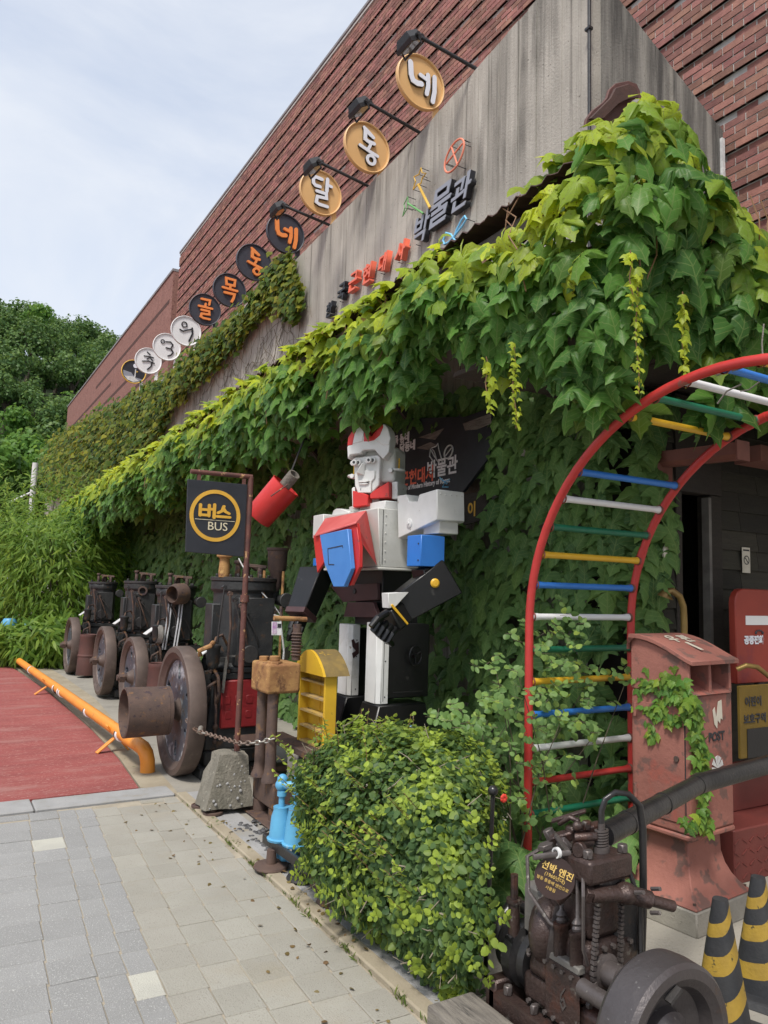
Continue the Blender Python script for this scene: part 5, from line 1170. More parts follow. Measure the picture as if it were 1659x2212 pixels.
b = MB(); T = frame(pf(1553, 1545), fa); T = T @ Matrix.Diagonal((.06, .075, 1, 1))
b.prism([T @ Vector(p) for p in ((-.75, .35, 0), (-.45, .55, 0), (-.2, -.2, 0), (.1, .9, 0), (.65, 1.0, 0), (.75, -.35, 0), (.45, -.25, 0), (.35, -.6, 0), (0, -.35, 0), (-.1, -.9, 0), (-.5, -.6, 0))], T.to_3x3() @ Vector((0, 0, .0015))); b.build('torn_sticker', M['paper'], pbx, ang=0)
b = MB(); T = frame(pf(1553, 1660), fa) @ Matrix.Diagonal((.06, .07, 1, 1))
for i in range(7): a = rad(-70 + i * 40); b.prism([T @ Vector(p) for p in ((0, 0, 0), (.9 * math.cos(a), .9 * math.sin(a), 0), (.9 * math.cos(a + .5), .9 * math.sin(a + .5), 0))], T.to_3x3() @ Vector((0, 0, .0012 + .0002 * i)))
b.build('emblem', M['white_plate'], pbx, ang=0)
tl_ = Vector((0, -1, .0)); lt0 = prof_[4]; lt1 = prof_[7]; nl = Vector((0, -(lt1[1] - lt0[1]), lt1[0] - lt0[0])).normalized()
def lidpt(u, t_): i = min(int(t_ * 10), 9); f_ = t_ * 10 - i; y = prof_[i][0] * (1 - f_) + prof_[i + 1][0] * f_; z = prof_[i][1] * (1 - f_) + prof_[i + 1][1] * f_; return rz((X0 + (X1 - X0) * u, y, z)) + nl * .004
nr_ = rz((nl.x, nl.y, 0), (0, 0)); nl2 = Vector((nr_.x, nr_.y, nl.z))
upv = nl2.cross(Vector((math.cos(rad(5)), math.sin(rad(5)), 0)))
def lidframe(p): r_ = Vector((math.cos(rad(5)), math.sin(rad(5)), 0)); u_ = nl2.cross(r_); return Matrix(((r_.x, u_.x, nl2.x, p.x), (r_.y, u_.y, nl2.y, p.y), (r_.z, u_.z, nl2.z, p.z), (0, 0, 0, 1)))
text('letter', '우', .095, lidframe(lidpt(.36, .56)), M['paper'], pbx, extrude=.001, bold=.002)
text('letter', '편', .095, lidframe(lidpt(.66, .56)), M['paper'], pbx, extrude=.001, bold=.002)
T = lidframe(lidpt(.52, .36)); MB().prism([T @ Vector(p) for p in ((-.012, .045, 0), (.012, .045, 0), (.012, -.055, 0), (-.012, -.055, 0))], T.to_3x3() @ Vector((0, 0, .002))).build('stroke_mark', M['paper'], pbx, ang=0)

# --- entrance odds and ends
st = thing('entrance_steps', (4.3, 2.6, 0), 'dark red checker-plate steps to the right of the post box', 'steps')
s0 = W(1545, 1850, z=.02)
b = MB(); b.box((3.98, 2.72, 0), (5.4, 3.1, .30)); b.build('step', M['step_red'], st, ang=0, bevel=.008)
b = MB(); b.box((3.98, 2.95, .30), (5.4, 3.195, .52)); b.build('step', M['step_red'], st, ang=0, bevel=.008)
b = MB()
for i in range(20):
    for j in range(4):
        xx, zz = 4.0 + i * .07, .04 + j * .065; s = 1 if (i + j) % 2 else -1
        b.obox((xx - .02, 2.7185, zz - .012 * s), (xx + .02, 2.7185, zz + .012 * s), .004, .008, side=(0, 1, 0))
o = b.build('checker_ribs', M['step_red'], st, ang=0); o['kind'] = 'stuff'
YQ = 2.92
ph = thing('phone_sign', tuple(W(1630, 1380, y=YQ)), 'rounded red payphone panel reading 공중전화 with a white strip', 'sign')
a_, c_ = W(1592, 1478, y=YQ), W(1594, 1278, y=YQ)
w_ = .52; zlo, zhi = a_.z, c_.z + .02
rp = [(a_.x, zlo), (a_.x + w_, zlo), (a_.x + w_, zhi)] + [(a_.x + .09 - .09 * math.sin(q), zhi - .09 + .09 * math.cos(q)) for q in (0, .4, .8, 1.2, 1.57)]
MB().prism([(x, YQ, z) for x, z in rp], (0, .05, 0)).build('panel', M['phone_red'], ph, ang=30, bevel=.006)
q = W(1610, 1330, y=YQ); q2 = W(1612, 1350, y=YQ); MB().box((q.x, YQ - .003, q2.z), (q.x + .40, YQ - .0005, q.z)).build('white_strip', M['white_clean'], ph, ang=0)
text('payphone_letters', '공중전화', .056, fr(W(1605, 1384, y=YQ - .003) + Vector((.115, 0, 0))), M['letter_white'], ph, extrude=.001, bold=.003)
hd = W(1640, 1366, y=YQ - .003); b = MB(); b.tube([hd + Vector((.036 * math.cos(t), 0, .012 * math.sin(t))) for t in [math.pi * i / 10 for i in range(11)]], .005, 6); b.sphere(hd + Vector((-.036, 0, -.003)), .009, 8, 6); b.sphere(hd + Vector((.036, 0, -.003)), .009, 8, 6); b.build('handset_picture', M['navy'], ph)
MB().cyl((a_.x + .26, YQ + .02, .5), (a_.x + .26, YQ + .02, zlo), .03, n=12).build('post', M['iron_dark'], ph)
sc = thing('school_zone_board', tuple(W(1630, 1560, y=2.80)), 'worn yellow and black board reading 어린이 보호구역 behind the post box', 'sign')
a_, c_ = W(1601, 1640, y=2.80), W(1601, 1482, y=2.80)
MB().box((a_.x, 2.80, a_.z), (a_.x + .5, 2.82, c_.z)).build('board', M['dim_yellow'], sc, ang=0, bevel=.003)
MB().box((a_.x + .06, 2.796, a_.z), (a_.x + .5, 2.7995, a_.z + .17)).build('black_field', M['gloss_black'], sc, ang=0)
text('letters', '어린이', .062, fr(W(1607, 1518, y=2.797) + Vector((.095, 0, 0))), M['ink'], sc, extrude=.001, bold=.002)
text('letters', '보호구역', .062, fr(W(1604, 1556, y=2.797) + Vector((.125, 0, 0))), M['ink'], sc, extrude=.001, bold=.002)
ns = thing('no_smoking_sign', tuple(W(1610, 1210, y=YW - .03)), 'small cream no-smoking notice on the dark boards', 'sign')
a_, c_ = W(1602, 1182, y=YW - .03), W(1620, 1238, y=YW - .03)
MB().box((a_.x, YW - .034, c_.z), (c_.x, YW - .03, a_.z)).build('board', M['paper'], ns, ang=0)
m_ = (a_ + c_) / 2; rr_ = (c_.x - a_.x) * .36; b = MB(); b.lathe((m_.x, YW - .036, m_.z), (0, -1, 0), [(rr_, 0), (rr_ * .8, 0), (rr_ * .8, .001), (rr_, .001)], 20, closed=True); b.obox((m_.x - rr_ * .6, YW - .0365, m_.z + rr_ * .6), (m_.x + rr_ * .6, YW - .0365, m_.z - rr_ * .6), .0015, .006, side=(0, 1, 0)); b.build('symbol', M['ink'], ns, ang=0)
MB().box((a_.x + .01, YW - .036, a_.z - .025), (c_.x - .01, YW - .0345, a_.z - .014)).build('print', M['ink'], ns, ang=0)
rp_ = thing('round_plaque', tuple(W(1450, 1195, y=YW - .06)), 'round cream plaque hanging beside the dark doorway', 'plaque')
q = W(1449, 1195, y=YW - .06); r_ = 23 * depth(q) / FPX
MB().cyl(q, q + Vector((0, .012, 0)), r_, n=32).build('disc', M['paper'], rp_); b = MB(); T = fr(q + Vector((0, -.001, 0))) @ Matrix.Diagonal((r_, r_, 1, 1))
b.prism([T @ Vector(p) for p in ((-.5, -.35, 0), (-.2, -.05, 0), (.1, -.15, 0), (.45, -.05, 0), (.55, -.35, 0), (.1, -.3, 0))], (0, -.001, 0)); b.prism([T @ Vector(p) for p in ((-.4, .3, 0), (.3, .35, 0), (.3, .28, 0), (-.4, .22, 0))], (0, -.001, 0)); b.build('print', M['ink'], rp_, ang=0)
br_ = thing('brass_pipe', tuple(W(1440, 1275, y=3.05)), 'bent brass pipe with a flared mouth beside the doorway', 'pipe')
q = [W(1437, 1290, y=3.06), W(1441, 1279, y=3.05), W(1452, 1276, y=3.02), W(1468, 1288, y=3.0), W(1476, 1310, y=3.0), W(1478, 1345, y=3.0), W(1478, 1420, y=3.0), W(1478, 1500, y=3.0)]
MB().tube(q, [.05, .03, .022, .02, .02, .02, .02, .02], 12).build('pipe', M['brass'], br_)
hp = thing('brass_hoop', tuple(W(1625, 1450, y=2.65)), 'curved brass rail in front of the red payphone panel', 'rail')
q = [W(1592, 1446, y=2.66), W(1612, 1437, y=2.62), W(1636, 1441, y=2.6), W(1662, 1462, y=2.58), W(1690, 1500, y=2.56), W(1700, 1620, y=2.56)]
MB().tube(q, .014, 10).build('rail', M['brass'], hp)

# --- rubber cones
def cone(bx, by, h, lbl):
    root = thing('traffic_cone', (bx, by, 0), lbl, 'cone', 'black and yellow rubber cones')
    kw = dict(world=False)
    b = MB(); n = 24
    def sect(t):     # rounded square, narrowing upward
        r = .098 * (1 - t) + .026 * t; return [(r * (abs(math.cos(q)) ** .7) * (1 if math.cos(q) > 0 else -1), r * (abs(math.sin(q)) ** .7) * (1 if math.sin(q) > 0 else -1)) for q in [2 * math.pi * i / n + math.pi / 4 * 0 for i in range(n)]]
    def zat(t, i): return .03 + t * (h - .03)
    # slanting bands: each band its own ring of the shell
    edges = [0, .20, .34, .52, .66, .80, .90, 1.0]
    tilt = lambda i: .085 * math.sin(2 * math.pi * i / n + 2.2)
    for k in range(len(edges) - 1):
        bb_ = MB(); vs = []
        for e in (edges[k], edges[k + 1]):
            for i in range(n):
                t = min(max(e + (tilt(i) if 0 < e < 1 else 0), 0), 1); s = sect(t)[i]; vs.append((s[0], s[1], zat(t, i)))
        fs = [(i, (i + 1) % n, n + (i + 1) % n, n + i) for i in range(n)]
        if k == len(edges) - 2: fs.append(tuple(range(n, 2 * n)))
        bb_.add(vs, fs); bb_.build('yellow_band' if k % 2 else 'black_band', M['cone_yellow'] if k % 2 else M['cone_black'], root, ang=50, **kw)
    b = MB(); b.hexa([(-.17, -.17, 0), (.17, -.17, 0), (.17, .17, 0), (-.17, .17, 0), (-.15, -.15, .032), (.15, -.15, .032), (.15, .15, .032), (-.15, .15, .032)]); b.build('base', M['cone_black'], root, bevel=.008, **kw)
    root.rotation_euler = (0, 0, rad(20)); return root
cone(2.60, 1.84, .49, 'black cone with yellow slanted bands in front of the post box corner')
cone(3.02, 1.96, .46, 'black and yellow cone at the right edge, cut off by the frame')
# --- marine engine in the foreground
me_ = thing('marine_engine', (1.97, 1.95, 0), 'dark brown marine engine with chain drive and thick flywheel in the foreground', 'engine')
part = lambda b, n, m='marine', **k: b.build(n, M[m], me_, **k)
for x0 in (1.80, 2.08): part(MB().box((x0, 1.30, .13), (x0 + .055, 2.34, .205)), 'bed_rail', 'marine', bevel=.006)
part(MB().box((1.80, 2.30, .13), (2.135, 2.36, .235)), 'bed_end', 'marine', bevel=.008)
for y in (1.5, 1.72, 2.1, 2.26): part(MB().cyl((1.828, y, .205), (1.828, y, .235), .018, n=6), 'bolt', 'marine_steel', bevel=.003)
part(MB().box((1.86, 1.70, .206), (2.07, 2.22, .30)), 'sump', 'marine', bevel=.02, seg=2)
part(MB().hexa([(1.85, 1.80, .301), (2.10, 1.80, .301), (2.10, 2.20, .301), (1.85, 2.20, .301), (1.875, 1.80, .50), (2.09, 1.80, .50), (2.09, 2.16, .50), (1.875, 2.16, .50)]), 'crankcase', 'marine', bevel=.03, seg=3)
part(MB().hexa([(1.89, 1.815, .501), (2.075, 1.815, .501), (2.075, 2.03, .501), (1.89, 2.03, .501), (1.90, 1.82, .74), (2.07, 1.82, .74), (2.07, 2.02, .74), (1.90, 2.02, .74)]), 'cylinder', 'marine', bevel=.02, seg=2)
part(MB().box((1.845, 1.765, .74), (2.045, 2.05, .835)), 'cylinder_head', 'marine', bevel=.012, seg=2)
for x, y in ((1.87, 1.80), (2.02, 1.79), (2.02, 2.02), (1.88, 2.0)): part(MB().cyl((x, y, .835), (x, y, .868), .019, n=6), 'head_bolt', 'marine_steel', bevel=.003)
part(MB().hexa([(1.843, 1.815, .215), (1.849, 1.815, .215), (1.849, 2.05, .215), (1.843, 2.05, .215), (1.843, 1.815, .40), (1.849, 1.815, .40), (1.849, 2.05, .40), (1.843, 2.05, .40)]), 'inspection_plate', 'marine', bevel=.006, seg=2)
part(MB().box((1.838, 1.81, .401), (1.87, 2.06, .425)), 'plate_ledge', 'plate_grey', bevel=.004)
T = frame((1.8425, 1.92, .30), (-1, 0, 0)); b = MB(); b.stroke([(.012, .035), (-.012, .012), (-.016, -.015), (0, -.03), (.016, -.015), (.004, .004), (-.012, -.008)], .007, .003, T); part(b, 'cast_mark', 'marine_steel', ang=0)
# domed cover at the far end and the drum behind it
b = MB(); b.lathe((1.93, 2.10, .465), (-.75, .65, .15), [(.125, -.02), (.128, .02), (.118, .06), (.09, .09), (.05, .105), (.001, .11)], 32); part(b, 'domed_cover', 'marine')
b = MB(); b.lathe((1.93, 2.10, .465), (-.75, .65, .15), [(.128, -.02), (.140, -.015), (.140, .012), (.128, .016)], 32); part(b, 'cover_rim', 'marine_steel')
b = MB(); b.cyl((1.93, 2.06, .56), (1.93, 2.06, .615), .05, n=16); b.cyl((1.93, 2.06, .615), (1.93, 2.06, .63), .06, n=16); part(b, 'filler_cap', 'marine', bevel=.004)
b = MB(); b.lathe((1.96, 2.22, .30), (0, 1, 0), [(.001, 0), (.10, 0), (.105, .03), (.09, .045), (.115, .06), (.12, .10), (.10, .115), (.09, .17), (.05, .18), (.045, .26), (.001, .26)], 32); part(b, 'clutch_drum', 'pipe_black')
b = MB(); b.tube([(1.90, 2.42, .30), (1.93, 2.43, .38), (2.0, 2.44, .42), (2.07, 2.43, .38), (2.08, 2.42, .30)], .028, 10); b.tube([(1.86, 2.30, .36), (1.98, 2.30, .385), (2.08, 2.22, .38)], .022, 8); part(b, 'lever_arm', 'pipe_black')
part(MB().box((1.90, 2.17, .40), (2.12, 2.27, .60)), 'oil_tank', 'plate_grey', bevel=.012)
b = MB(); q = (1.885, 2.30); b.cyl((q[0], q[1], .30), (q[0], q[1], .50), .022, n=10); b.cyl((q[0], q[1], .50), (q[0], q[1], .515), .030, n=10); b.cyl((q[0], q[1], .515), (q[0], q[1], .62), .014, n=8); part(b, 'rod', 'marine')
for x, y in ((1.96, 2.16), (2.03, 2.14)): b = MB(); b.cyl((x, y, .56), (x, y, .60), .045, n=6); b.cyl((x, y, .60), (x, y, .67), .033, n=12); b.cyl((x, y, .67), (x, y, .68), .038, n=12); b.cyl((x, y, .68), (x, y, .72), .02, n=8); b.cyl((x, y, .72), (x, y, .75), .012, n=8); part(b, 'oil_cup', 'marine', bevel=.002)
# push rods and tappets
for y, zt in ((1.86, .83), (1.97, .74)):
    b = MB(); b.lathe((1.866, y, .42), (0, 0, 1), [(.03, 0), (.03, .10), (.034, .105), (.034, .118), (.02, .12), (.001, .12)], 14); part(b, 'tappet', 'marine')
    b = MB(); b.lathe((1.866, y, .541), (0, 0, 1), [(.02, 0), (.022, .01), (.016, .02), (.022, .03), (.016, .04), (.008, .05), (.008, zt - .541)], 10); part(b, 'push_rod', 'marine_steel')
# pile of valve gear on the head
b = MB(); b.cyl((1.90, 1.93, .836), (1.90, 1.93, .90), .03, n=12); b.cyl((1.90, 1.93, .90), (1.90, 1.93, .93), .04, n=6); b.obox((1.82, 1.98, .87), (1.97, 1.86, .93), .045, .04); part(b, 'rocker_block', 'marine', bevel=.005)
b = MB(); b.cyl((1.845, 1.95, .80), (1.80, 1.97, .845), .026, n=12); b.cyl((1.80, 1.97, .845), (1.795, 1.972, .865), .034, n=6); b.cyl((1.85, 1.90, .85), (1.82, 1.91, .885), .024, n=6); b.cyl((1.84, 1.99, .86), (1.82, 2.0, .91), .022, n=8); b.cyl((1.83, 1.93, .79), (1.79, 1.94, .78), .02, n=6); b.cyl((1.84, 1.91, .755), (1.80, 1.92, .74), .015, n=8); part(b, 'injector', 'marine_steel', bevel=.002)
b = MB(); b.cyl((1.86, 1.87, .90), (1.93, 1.82, .905), .018, n=10); b.cyl((1.87, 1.84, .86), (1.85, 1.835, .861), .03, n=14); b.tube([(1.86, 1.98, .93), (1.88, 1.93, .965), (1.90, 1.90, .95)], .012, 8); b.obox((1.84, 2.0, .94), (1.93, 1.90, .99), .022, .012); b.cyl((1.92, 1.88, .92), (1.92, 1.88, .955), .02, n=6); b.sphere((1.88, 1.88, .94), .022, 10, 7); part(b, 'rocker_arm', 'marine', bevel=.002)
b = MB(); b.cyl((1.845, 1.92, .70), (1.80, 1.93, .665), .045, n=16); b.cyl((1.845, 1.92, .70), (1.88, 1.915, .735), .05, n=16); part(b, 'intake_elbow', 'marine')
b = MB(); b.cyl((1.955, 1.83, .836), (1.955, 1.83, .86), .032, n=14)
for i in range(6): b.ring((1.955, 1.83, .864 + i * .011), (1.955, 1.83, .871 + i * .011), .027, .018, 14)
b.cyl((1.955, 1.83, .86), (1.955, 1.83, .95), .014, n=10); part(b, 'valve_spring', 'marine_steel')
b = MB(); b.tube([(1.955, 1.83, .95), (1.955, 1.83, 1.0), (1.97, 1.825, 1.045), (2.01, 1.815, 1.07), (2.06, 1.80, 1.06), (2.105, 1.79, 1.01), (2.12, 1.79, .92), (2.12, 1.79, .60), (2.11, 1.79, .42)], .0125, 10); part(b, 'hose', 'pipe_black')
# chain drive: wheels and two runs of links
b = MB(); b.lathe((1.945, 1.80, .40), (0, -1, 0), [(.001, .0), (.055, .0), (.055, .012), (.04, .018), (.04, .07), (.03, .075), (.03, .11), (.001, .11)], 24); part(b, 'sprocket', 'marine_steel'); b = MB(); b.lathe((1.965, 1.80, .745), (0, -1, 0), [(.001, 0), (.045, 0), (.045, .012), (.001, .02)], 24); part(b, 'sprocket', 'marine_steel')
loop = []
c1, r1, c2, r2 = (1.945, .40), .062, (1.965, .745), .052
for i in range(13): a = math.pi + math.pi * i / 12; loop.append((c1[0] + r1 * math.cos(a), c1[1] + r1 * math.sin(a)))
for i in range(20): t = (i + 1) / 21; loop.append((c1[0] + r1 + (c2[0] + r2 - c1[0] - r1) * t, c1[1] + (c2[1] - c1[1]) * t))
for i in range(13): a = math.pi * i / 12; loop.append((c2[0] + r2 * math.cos(a), c2[1] + r2 * math.sin(a)))
for i in range(20): t = (i + 1) / 21; loop.append((c2[0] - r2 + (c1[0] - r1 - c2[0] + r2) * t, c2[1] + (c1[1] - c2[1]) * t))
for i in range(len(loop)):
    p, q = loop[i], loop[(i + 1) % len(loop)]; pv, qv = Vector((p[0], 1.79, p[1])), Vector((q[0], 1.79, q[1]))
    d = qv - pv
    if d.length < .006: continue
    m_ = pv + d * .5
    b = MB(); b.obox(m_ - d * .36, m_ + d * .36, .018 if i % 2 else .012, .013, side=(0, 1, 0)); part(b, 'chain_link', 'marine_steel', ang=0)
b = MB(); b.cyl((1.87, 1.79, .70), (2.0, 1.76, .69), .03, n=14); b.sphere((2.0, 1.76, .69), .042, 14, 10); b.cyl((2.0, 1.76, .69), (2.07, 1.72, .665), .034, n=14); b.cyl((2.07, 1.72, .665), (2.14, 1.685, .64), .022, n=14); b.cyl((1.86, 1.81, .705), (1.88, 1.80, .70), .042, n=6); part(b, 'cross_shaft', 'marine', bevel=.002)
for q in ((2.0, 1.72, .71), (2.05, 1.70, .63), (2.09, 1.73, .70)): part(MB().cyl(q, (q[0] + .004, q[1] - .03, q[2] + .012), .009, n=6), 'bolt', 'marine_steel')
part(MB().hexa([(1.99, 1.81, .30), (2.16, 1.81, .30), (2.16, 2.0, .30), (1.99, 2.0, .30), (2.03, 1.81, .66), (2.13, 1.81, .66), (2.13, 2.0, .66), (2.03, 2.0, .66)]), 'side_casing', 'iron_dark', bevel=.012)
# flywheel
FWS = .84; b = MB(); b.lathe((1.845, 1.50, .372), (0, -1, 0), [(q_ * FWS, w_) for q_, w_ in [(.155, -.045), (.245, -.055), (.258, -.04), (.262, .0), (.258, .055), (.245, .068), (.215, .070), (.185, .055), (.168, .02), (.10, .005), (.095, .03), (.07, .045), (.06, .06), (.05, .062), (.048, .09), (.001, .09)]], 72); part(b, 'flywheel', 'marine_wheel', ang=28)
b = MB(); b.cyl((1.845, 1.80, .372), (1.845, 1.40, .372), .028, n=16); b.cyl((1.845, 1.56, .372), (1.845, 1.60, .372), .065, n=20); part(b, 'crankshaft', 'marine_steel')
b = MB(); b.obox((1.79, 1.432, .51), (1.83, 1.428, .54), .025, .01); part(b, 'balance_slot', 'iron_dark')
# exhaust pipe rising to the right
e0, e1, e2 = Vector((2.05, 1.90, .775)), W(1512, 1692, y=2.18), W(1700, 1640, y=2.22)
b = MB(); b.tube([e0, e0 + (e1 - e0) * .96], .040, 18); part(b, 'exhaust_pipe', 'pipe_black')
b = MB(); e3 = Vector((e2.x + .08, e2.y + .01, e2.z - .06)); b.tube([e0 + (e1 - e0) * .95, e1 + Vector((.005, 0, .002)), e1 + (e2 - e1) * .06, e2, e3, Vector((e3.x + .02, e3.y, e3.z - .12)), Vector((e3.x + .02, e3.y, 0))], [.042, .044, .042, .042, .042, .042, .042], 18); part(b, 'exhaust_pipe', 'pipe_black')
for t in (.2, .55): q = e0 + (e1 - e0) * t; part(MB().cyl(q, q + (e1 - e0) * .02, .0425, n=18), 'weld', 'pipe_black')
# the upper works sit a little lower than first measured
for o in me_.children:
    if o.name.split('.')[0] in ('flywheel', 'exhaust_pipe', 'weld', 'crankshaft', 'balance_slot'): continue
    for v_ in o.data.vertices:
        yy_ = v_.co.y + 1.95
        if yy_ > 1.8: v_.co.y = float(np.interp(yy_, [1.8, 2.15, 2.45], [1.8, 2.03, 2.31])) - 1.95
        if v_.co.z > .45: v_.co.z = .45 + (v_.co.z - .45) * .80
b = MB()
for i in range(7):
    for x_, y_ in ((1.846, 1.80 + .04 * i),): b.cyl((x_, y_, .225), (x_ - .012, y_, .225), .008, n=6); b.cyl((x_, y_, .385), (x_ - .012, y_, .385), .008, n=6)
for i in range(5): b.cyl((1.90 + .04 * i, 1.80, .47), (1.90 + .04 * i, 1.788, .47), .009, n=6); b.cyl((1.87 + .05 * i, 1.80, .315), (1.87 + .05 * i, 1.786, .315), .010, n=6)
for i in range(9): a_ = i * .7; c_ = Vector((1.93, 2.10, .465)) + Vector((-.75, .65, .15)).normalized() * .012; u_ = Vector((.65, .75, 0)).normalized(); w_ = Vector((-.75, .65, .15)).normalized().cross(u_); q = c_ + (u_ * math.cos(a_) + w_ * math.sin(a_)) * .128; b.sphere(q, .010, 6, 4)
o = b.build('small_bolts', M['marine_steel'], me_); o['kind'] = 'stuff'
b = MB(); b.tube([(1.87, 2.02, .72), (1.82, 2.03, .70), (1.80, 2.0, .60), (1.83, 1.93, .52), (1.86, 1.90, .50)], .007, 7); part(b, 'oil_line', 'marine_steel')
b = MB(); b.tube([(1.85, 1.80, .70), (1.82, 1.77, .66), (1.82, 1.77, .50), (1.86, 1.79, .44)], .006, 7); part(b, 'oil_line', 'marine_steel')
b = MB(); b.tube([(2.03, 1.78, .72), (2.06, 1.75, .60), (2.05, 1.74, .45), (2.0, 1.77, .36)], .008, 7); part(b, 'oil_line', 'pipe_black')
# round plaque tied to a rod
pq = thing('name_plaque', tuple(W(1198, 1897, y=2.0)), 'round brown plaque with gold hand lettering hung on the marine engine', 'plaque')
q = W(1198, 1897, y=1.76); r_ = 43 * depth(q) / FPX; nf = Vector((-.62, -.76, .12))
MB().cyl(q, q - nf.normalized() * .008, r_, n=40).build('disc', M['plaque'], pq)
T = frame(q + nf.normalized() * .002, nf) @ Matrix.Rotation(rad(-22), 4, 'Z')
text('title', '선박 엔진', r_ * .42, T @ Matrix.Translation((0, r_ * .36, 0)), M['gold'], pq, extrude=.0006, bold=.0006)
text('year', '(1960년대)', r_ * .24, T @ Matrix.Translation((0, r_ * .02, 0)), M['gold'], pq, extrude=.0006)
text('line', '발동 통통배 엔진으로', r_ * .19, T @ Matrix.Translation((0, -r_ * .28, 0)), M['gold'], pq, extrude=.0006)
text('line', '사용됨', r_ * .19, T @ Matrix.Translation((0, -r_ * .56, 0)), M['gold'], pq, extrude=.0006)
h0, h1 = W(1152, 1852, y=1.79), W(1228, 1842, y=1.75); MB().tube([h0, h1, Vector((1.85, 1.93, .80))], .009, 8).build('rod', M['marine_steel'], pq)
MB().ring(W(1203, 1842, y=1.765) + Vector((-.006, 0, 0)), W(1203, 1842, y=1.765) + Vector((.006, 0, 0)), .016, .011, 16).build('loop', M['white_plate'], pq)
# timber bed
tb = thing('timber_block', (1.7, 1.8, 0), 'weathered grey timber baulk under the marine engine', 'timber')
for i, (x0, x1, y0, y1) in enumerate(((1.585, 1.785, .9, 2.28), (1.79, 1.93, .9, 2.33), (1.945, 2.13, .9, 2.33))): MB().box((x0, y0, .014), (x1, y1, .128 + .035 * (i == 0))).build('baulk', M['timber'], tb, ang=0, bevel=.01, seg=2)
# gear lever with a ball knob
gl = thing('gear_lever', tuple(W(1066, 1800, y=2.75)), 'thin black lever with a round ball knob sticking out of the hedge', 'lever')
q = W(1065, 1708, y=2.40); MB().tube([(q.x - .01, 2.42, .1), q], .009, 8).build('shaft', M['pipe_black'], gl); MB().sphere(q, .021, 18, 12).build('knob', M['pipe_black'], gl)

# --- banner board on the wall behind the robot
XBd = 3.72
bnr = thing('museum_board', (XBd, 5.3, 2.2), 'torn black museum board with white and red lettering half hidden behind the robot', 'sign')
c = [W(838, 905, x=XBd), W(1005, 900, x=XBd), W(1062, 880, x=XBd), W(1058, 985, x=XBd), W(1000, 1062, x=XBd), W(838, 1085, x=XBd)]
MB().prism([p + Vector((0, 0, 0)) for p in c], (.03, 0, 0)).build('panel', M['sign_black'], bnr, ang=0)
for pts in (((1000, 915), (1060, 893), (1062, 915), (1030, 928), (1005, 930)), ((900, 968), (930, 955), (945, 962), (925, 972)), ((905, 945), (960, 925), (940, 950))):
    MB().prism([W(a, b_, x=XBd - .002) for a, b_ in pts], (-.002, 0, 0)).build('torn_patch', M['timber'], bnr, ang=0)
fB = lambda px, py: facing_street(W(px, py, x=XBd - .004))
hpx = lambda h, px, py: h * depth(W(px, py, x=XBd)) / FPX
for s, px, py, h, m_ in (('골목 동네', 862, 950, 20, 'white_clean'), ('달동네', 880, 966, 22, 'white_clean'), ('한국', 860, 1043, 30, 'white_clean'), ('근현대사', 901, 1031, 34, 'letter_red'), ('박물관', 954, 1012, 40, 'white_clean')):
    text('letters', s, hpx(h, px, py) * 1.05, fB(px, py), M[m_], bnr, extrude=.001, bold=.004)
text('latin_letters', 'Museum of Modern History of Korea', hpx(15, 908, 1050), fB(910, 1048), M['white_clean'], bnr, extrude=.001, bold=.002, sx=.92)
b = MB()
for pts in (((938, 1000), (928, 985), (930, 970), (938, 985), (950, 1002)), ((944, 995), (938, 975), (932, 968), (942, 964), (946, 958), (948, 970), (956, 1000))): b.tube([W(a, e, x=XBd - .006) for a, e in pts], .006, 6)
b.tube([W(*p, x=XBd - .006) for p in el(969, 976, 15, 8, rad(-70), 18)], .007, 6, True); b.tube([W(963, 984, x=XBd - .006), W(975, 968, x=XBd - .006)], .005, 6)
b.build('icons', M['white_plate'], bnr); b = MB(); b.tube([W(*p, x=XBd - .006) for p in ((950, 1032), (965, 1045), (972, 1036), (962, 1040), (956, 1052), (968, 1052))], .006, 6); b.build('ribbon_icon', M['tube_blue'], bnr)
sl = thing('brown_board', tuple(W(1015, 1110, x=3.74)), 'brown board end with yellow painted characters behind the robot shoulder', 'sign')
MB().prism([W(*p, x=3.74) for p in ((960, 1075), (1050, 1060), (1052, 1120), (960, 1145))], (.03, 0, 0)).build('board', M['wood_dark'], sl, ang=0)
text('characters', '이', hpx(34, 1020, 1105), facing_street(W(1019, 1102, x=3.736)), M['sign_yellow'], sl, extrude=.001, bold=.004)

# ================================================================== ROBOT STATUE
rb = thing('robot_statue', (2.95, 4.9, 0), 'tall white, red, blue and black sheet-metal robot statue standing before the ivy', 'statue')
zr = lambda u, v: (567.4 + .3591 * u, 851 + .3591 * v)
Wz = lambda u, v, **k: W(*zr(u, v), **k)
def rp(b, n, m='white', bevel=.005, ang=30, parent=rb, **k): return b.build(n, M[m], parent, ang=ang, bevel=bevel, **k)
XF, YSd = 2.75, 4.71
zc1, zc0 = Wz(660, 690, x=XF).z, Wz(690, 1040, x=XF).z
yfar = Wz(365, 800, x=XF).y
xbk = 3.12
chest = rp(MB().hexa([(XF + .03, YSd, zc0), (xbk, YSd, zc0), (xbk, yfar, zc0), (XF + .03, yfar, zc0), (XF, YSd, zc1), (xbk, YSd, zc1), (xbk, yfar, zc1), (XF, yfar, zc1)]), 'chest', 'grey_white')
rp(MB().box((XF + .015, YSd - .004, zc0 - .02), (xbk, yfar, zc0 - .001)), 'chest_band', 'grey_white')
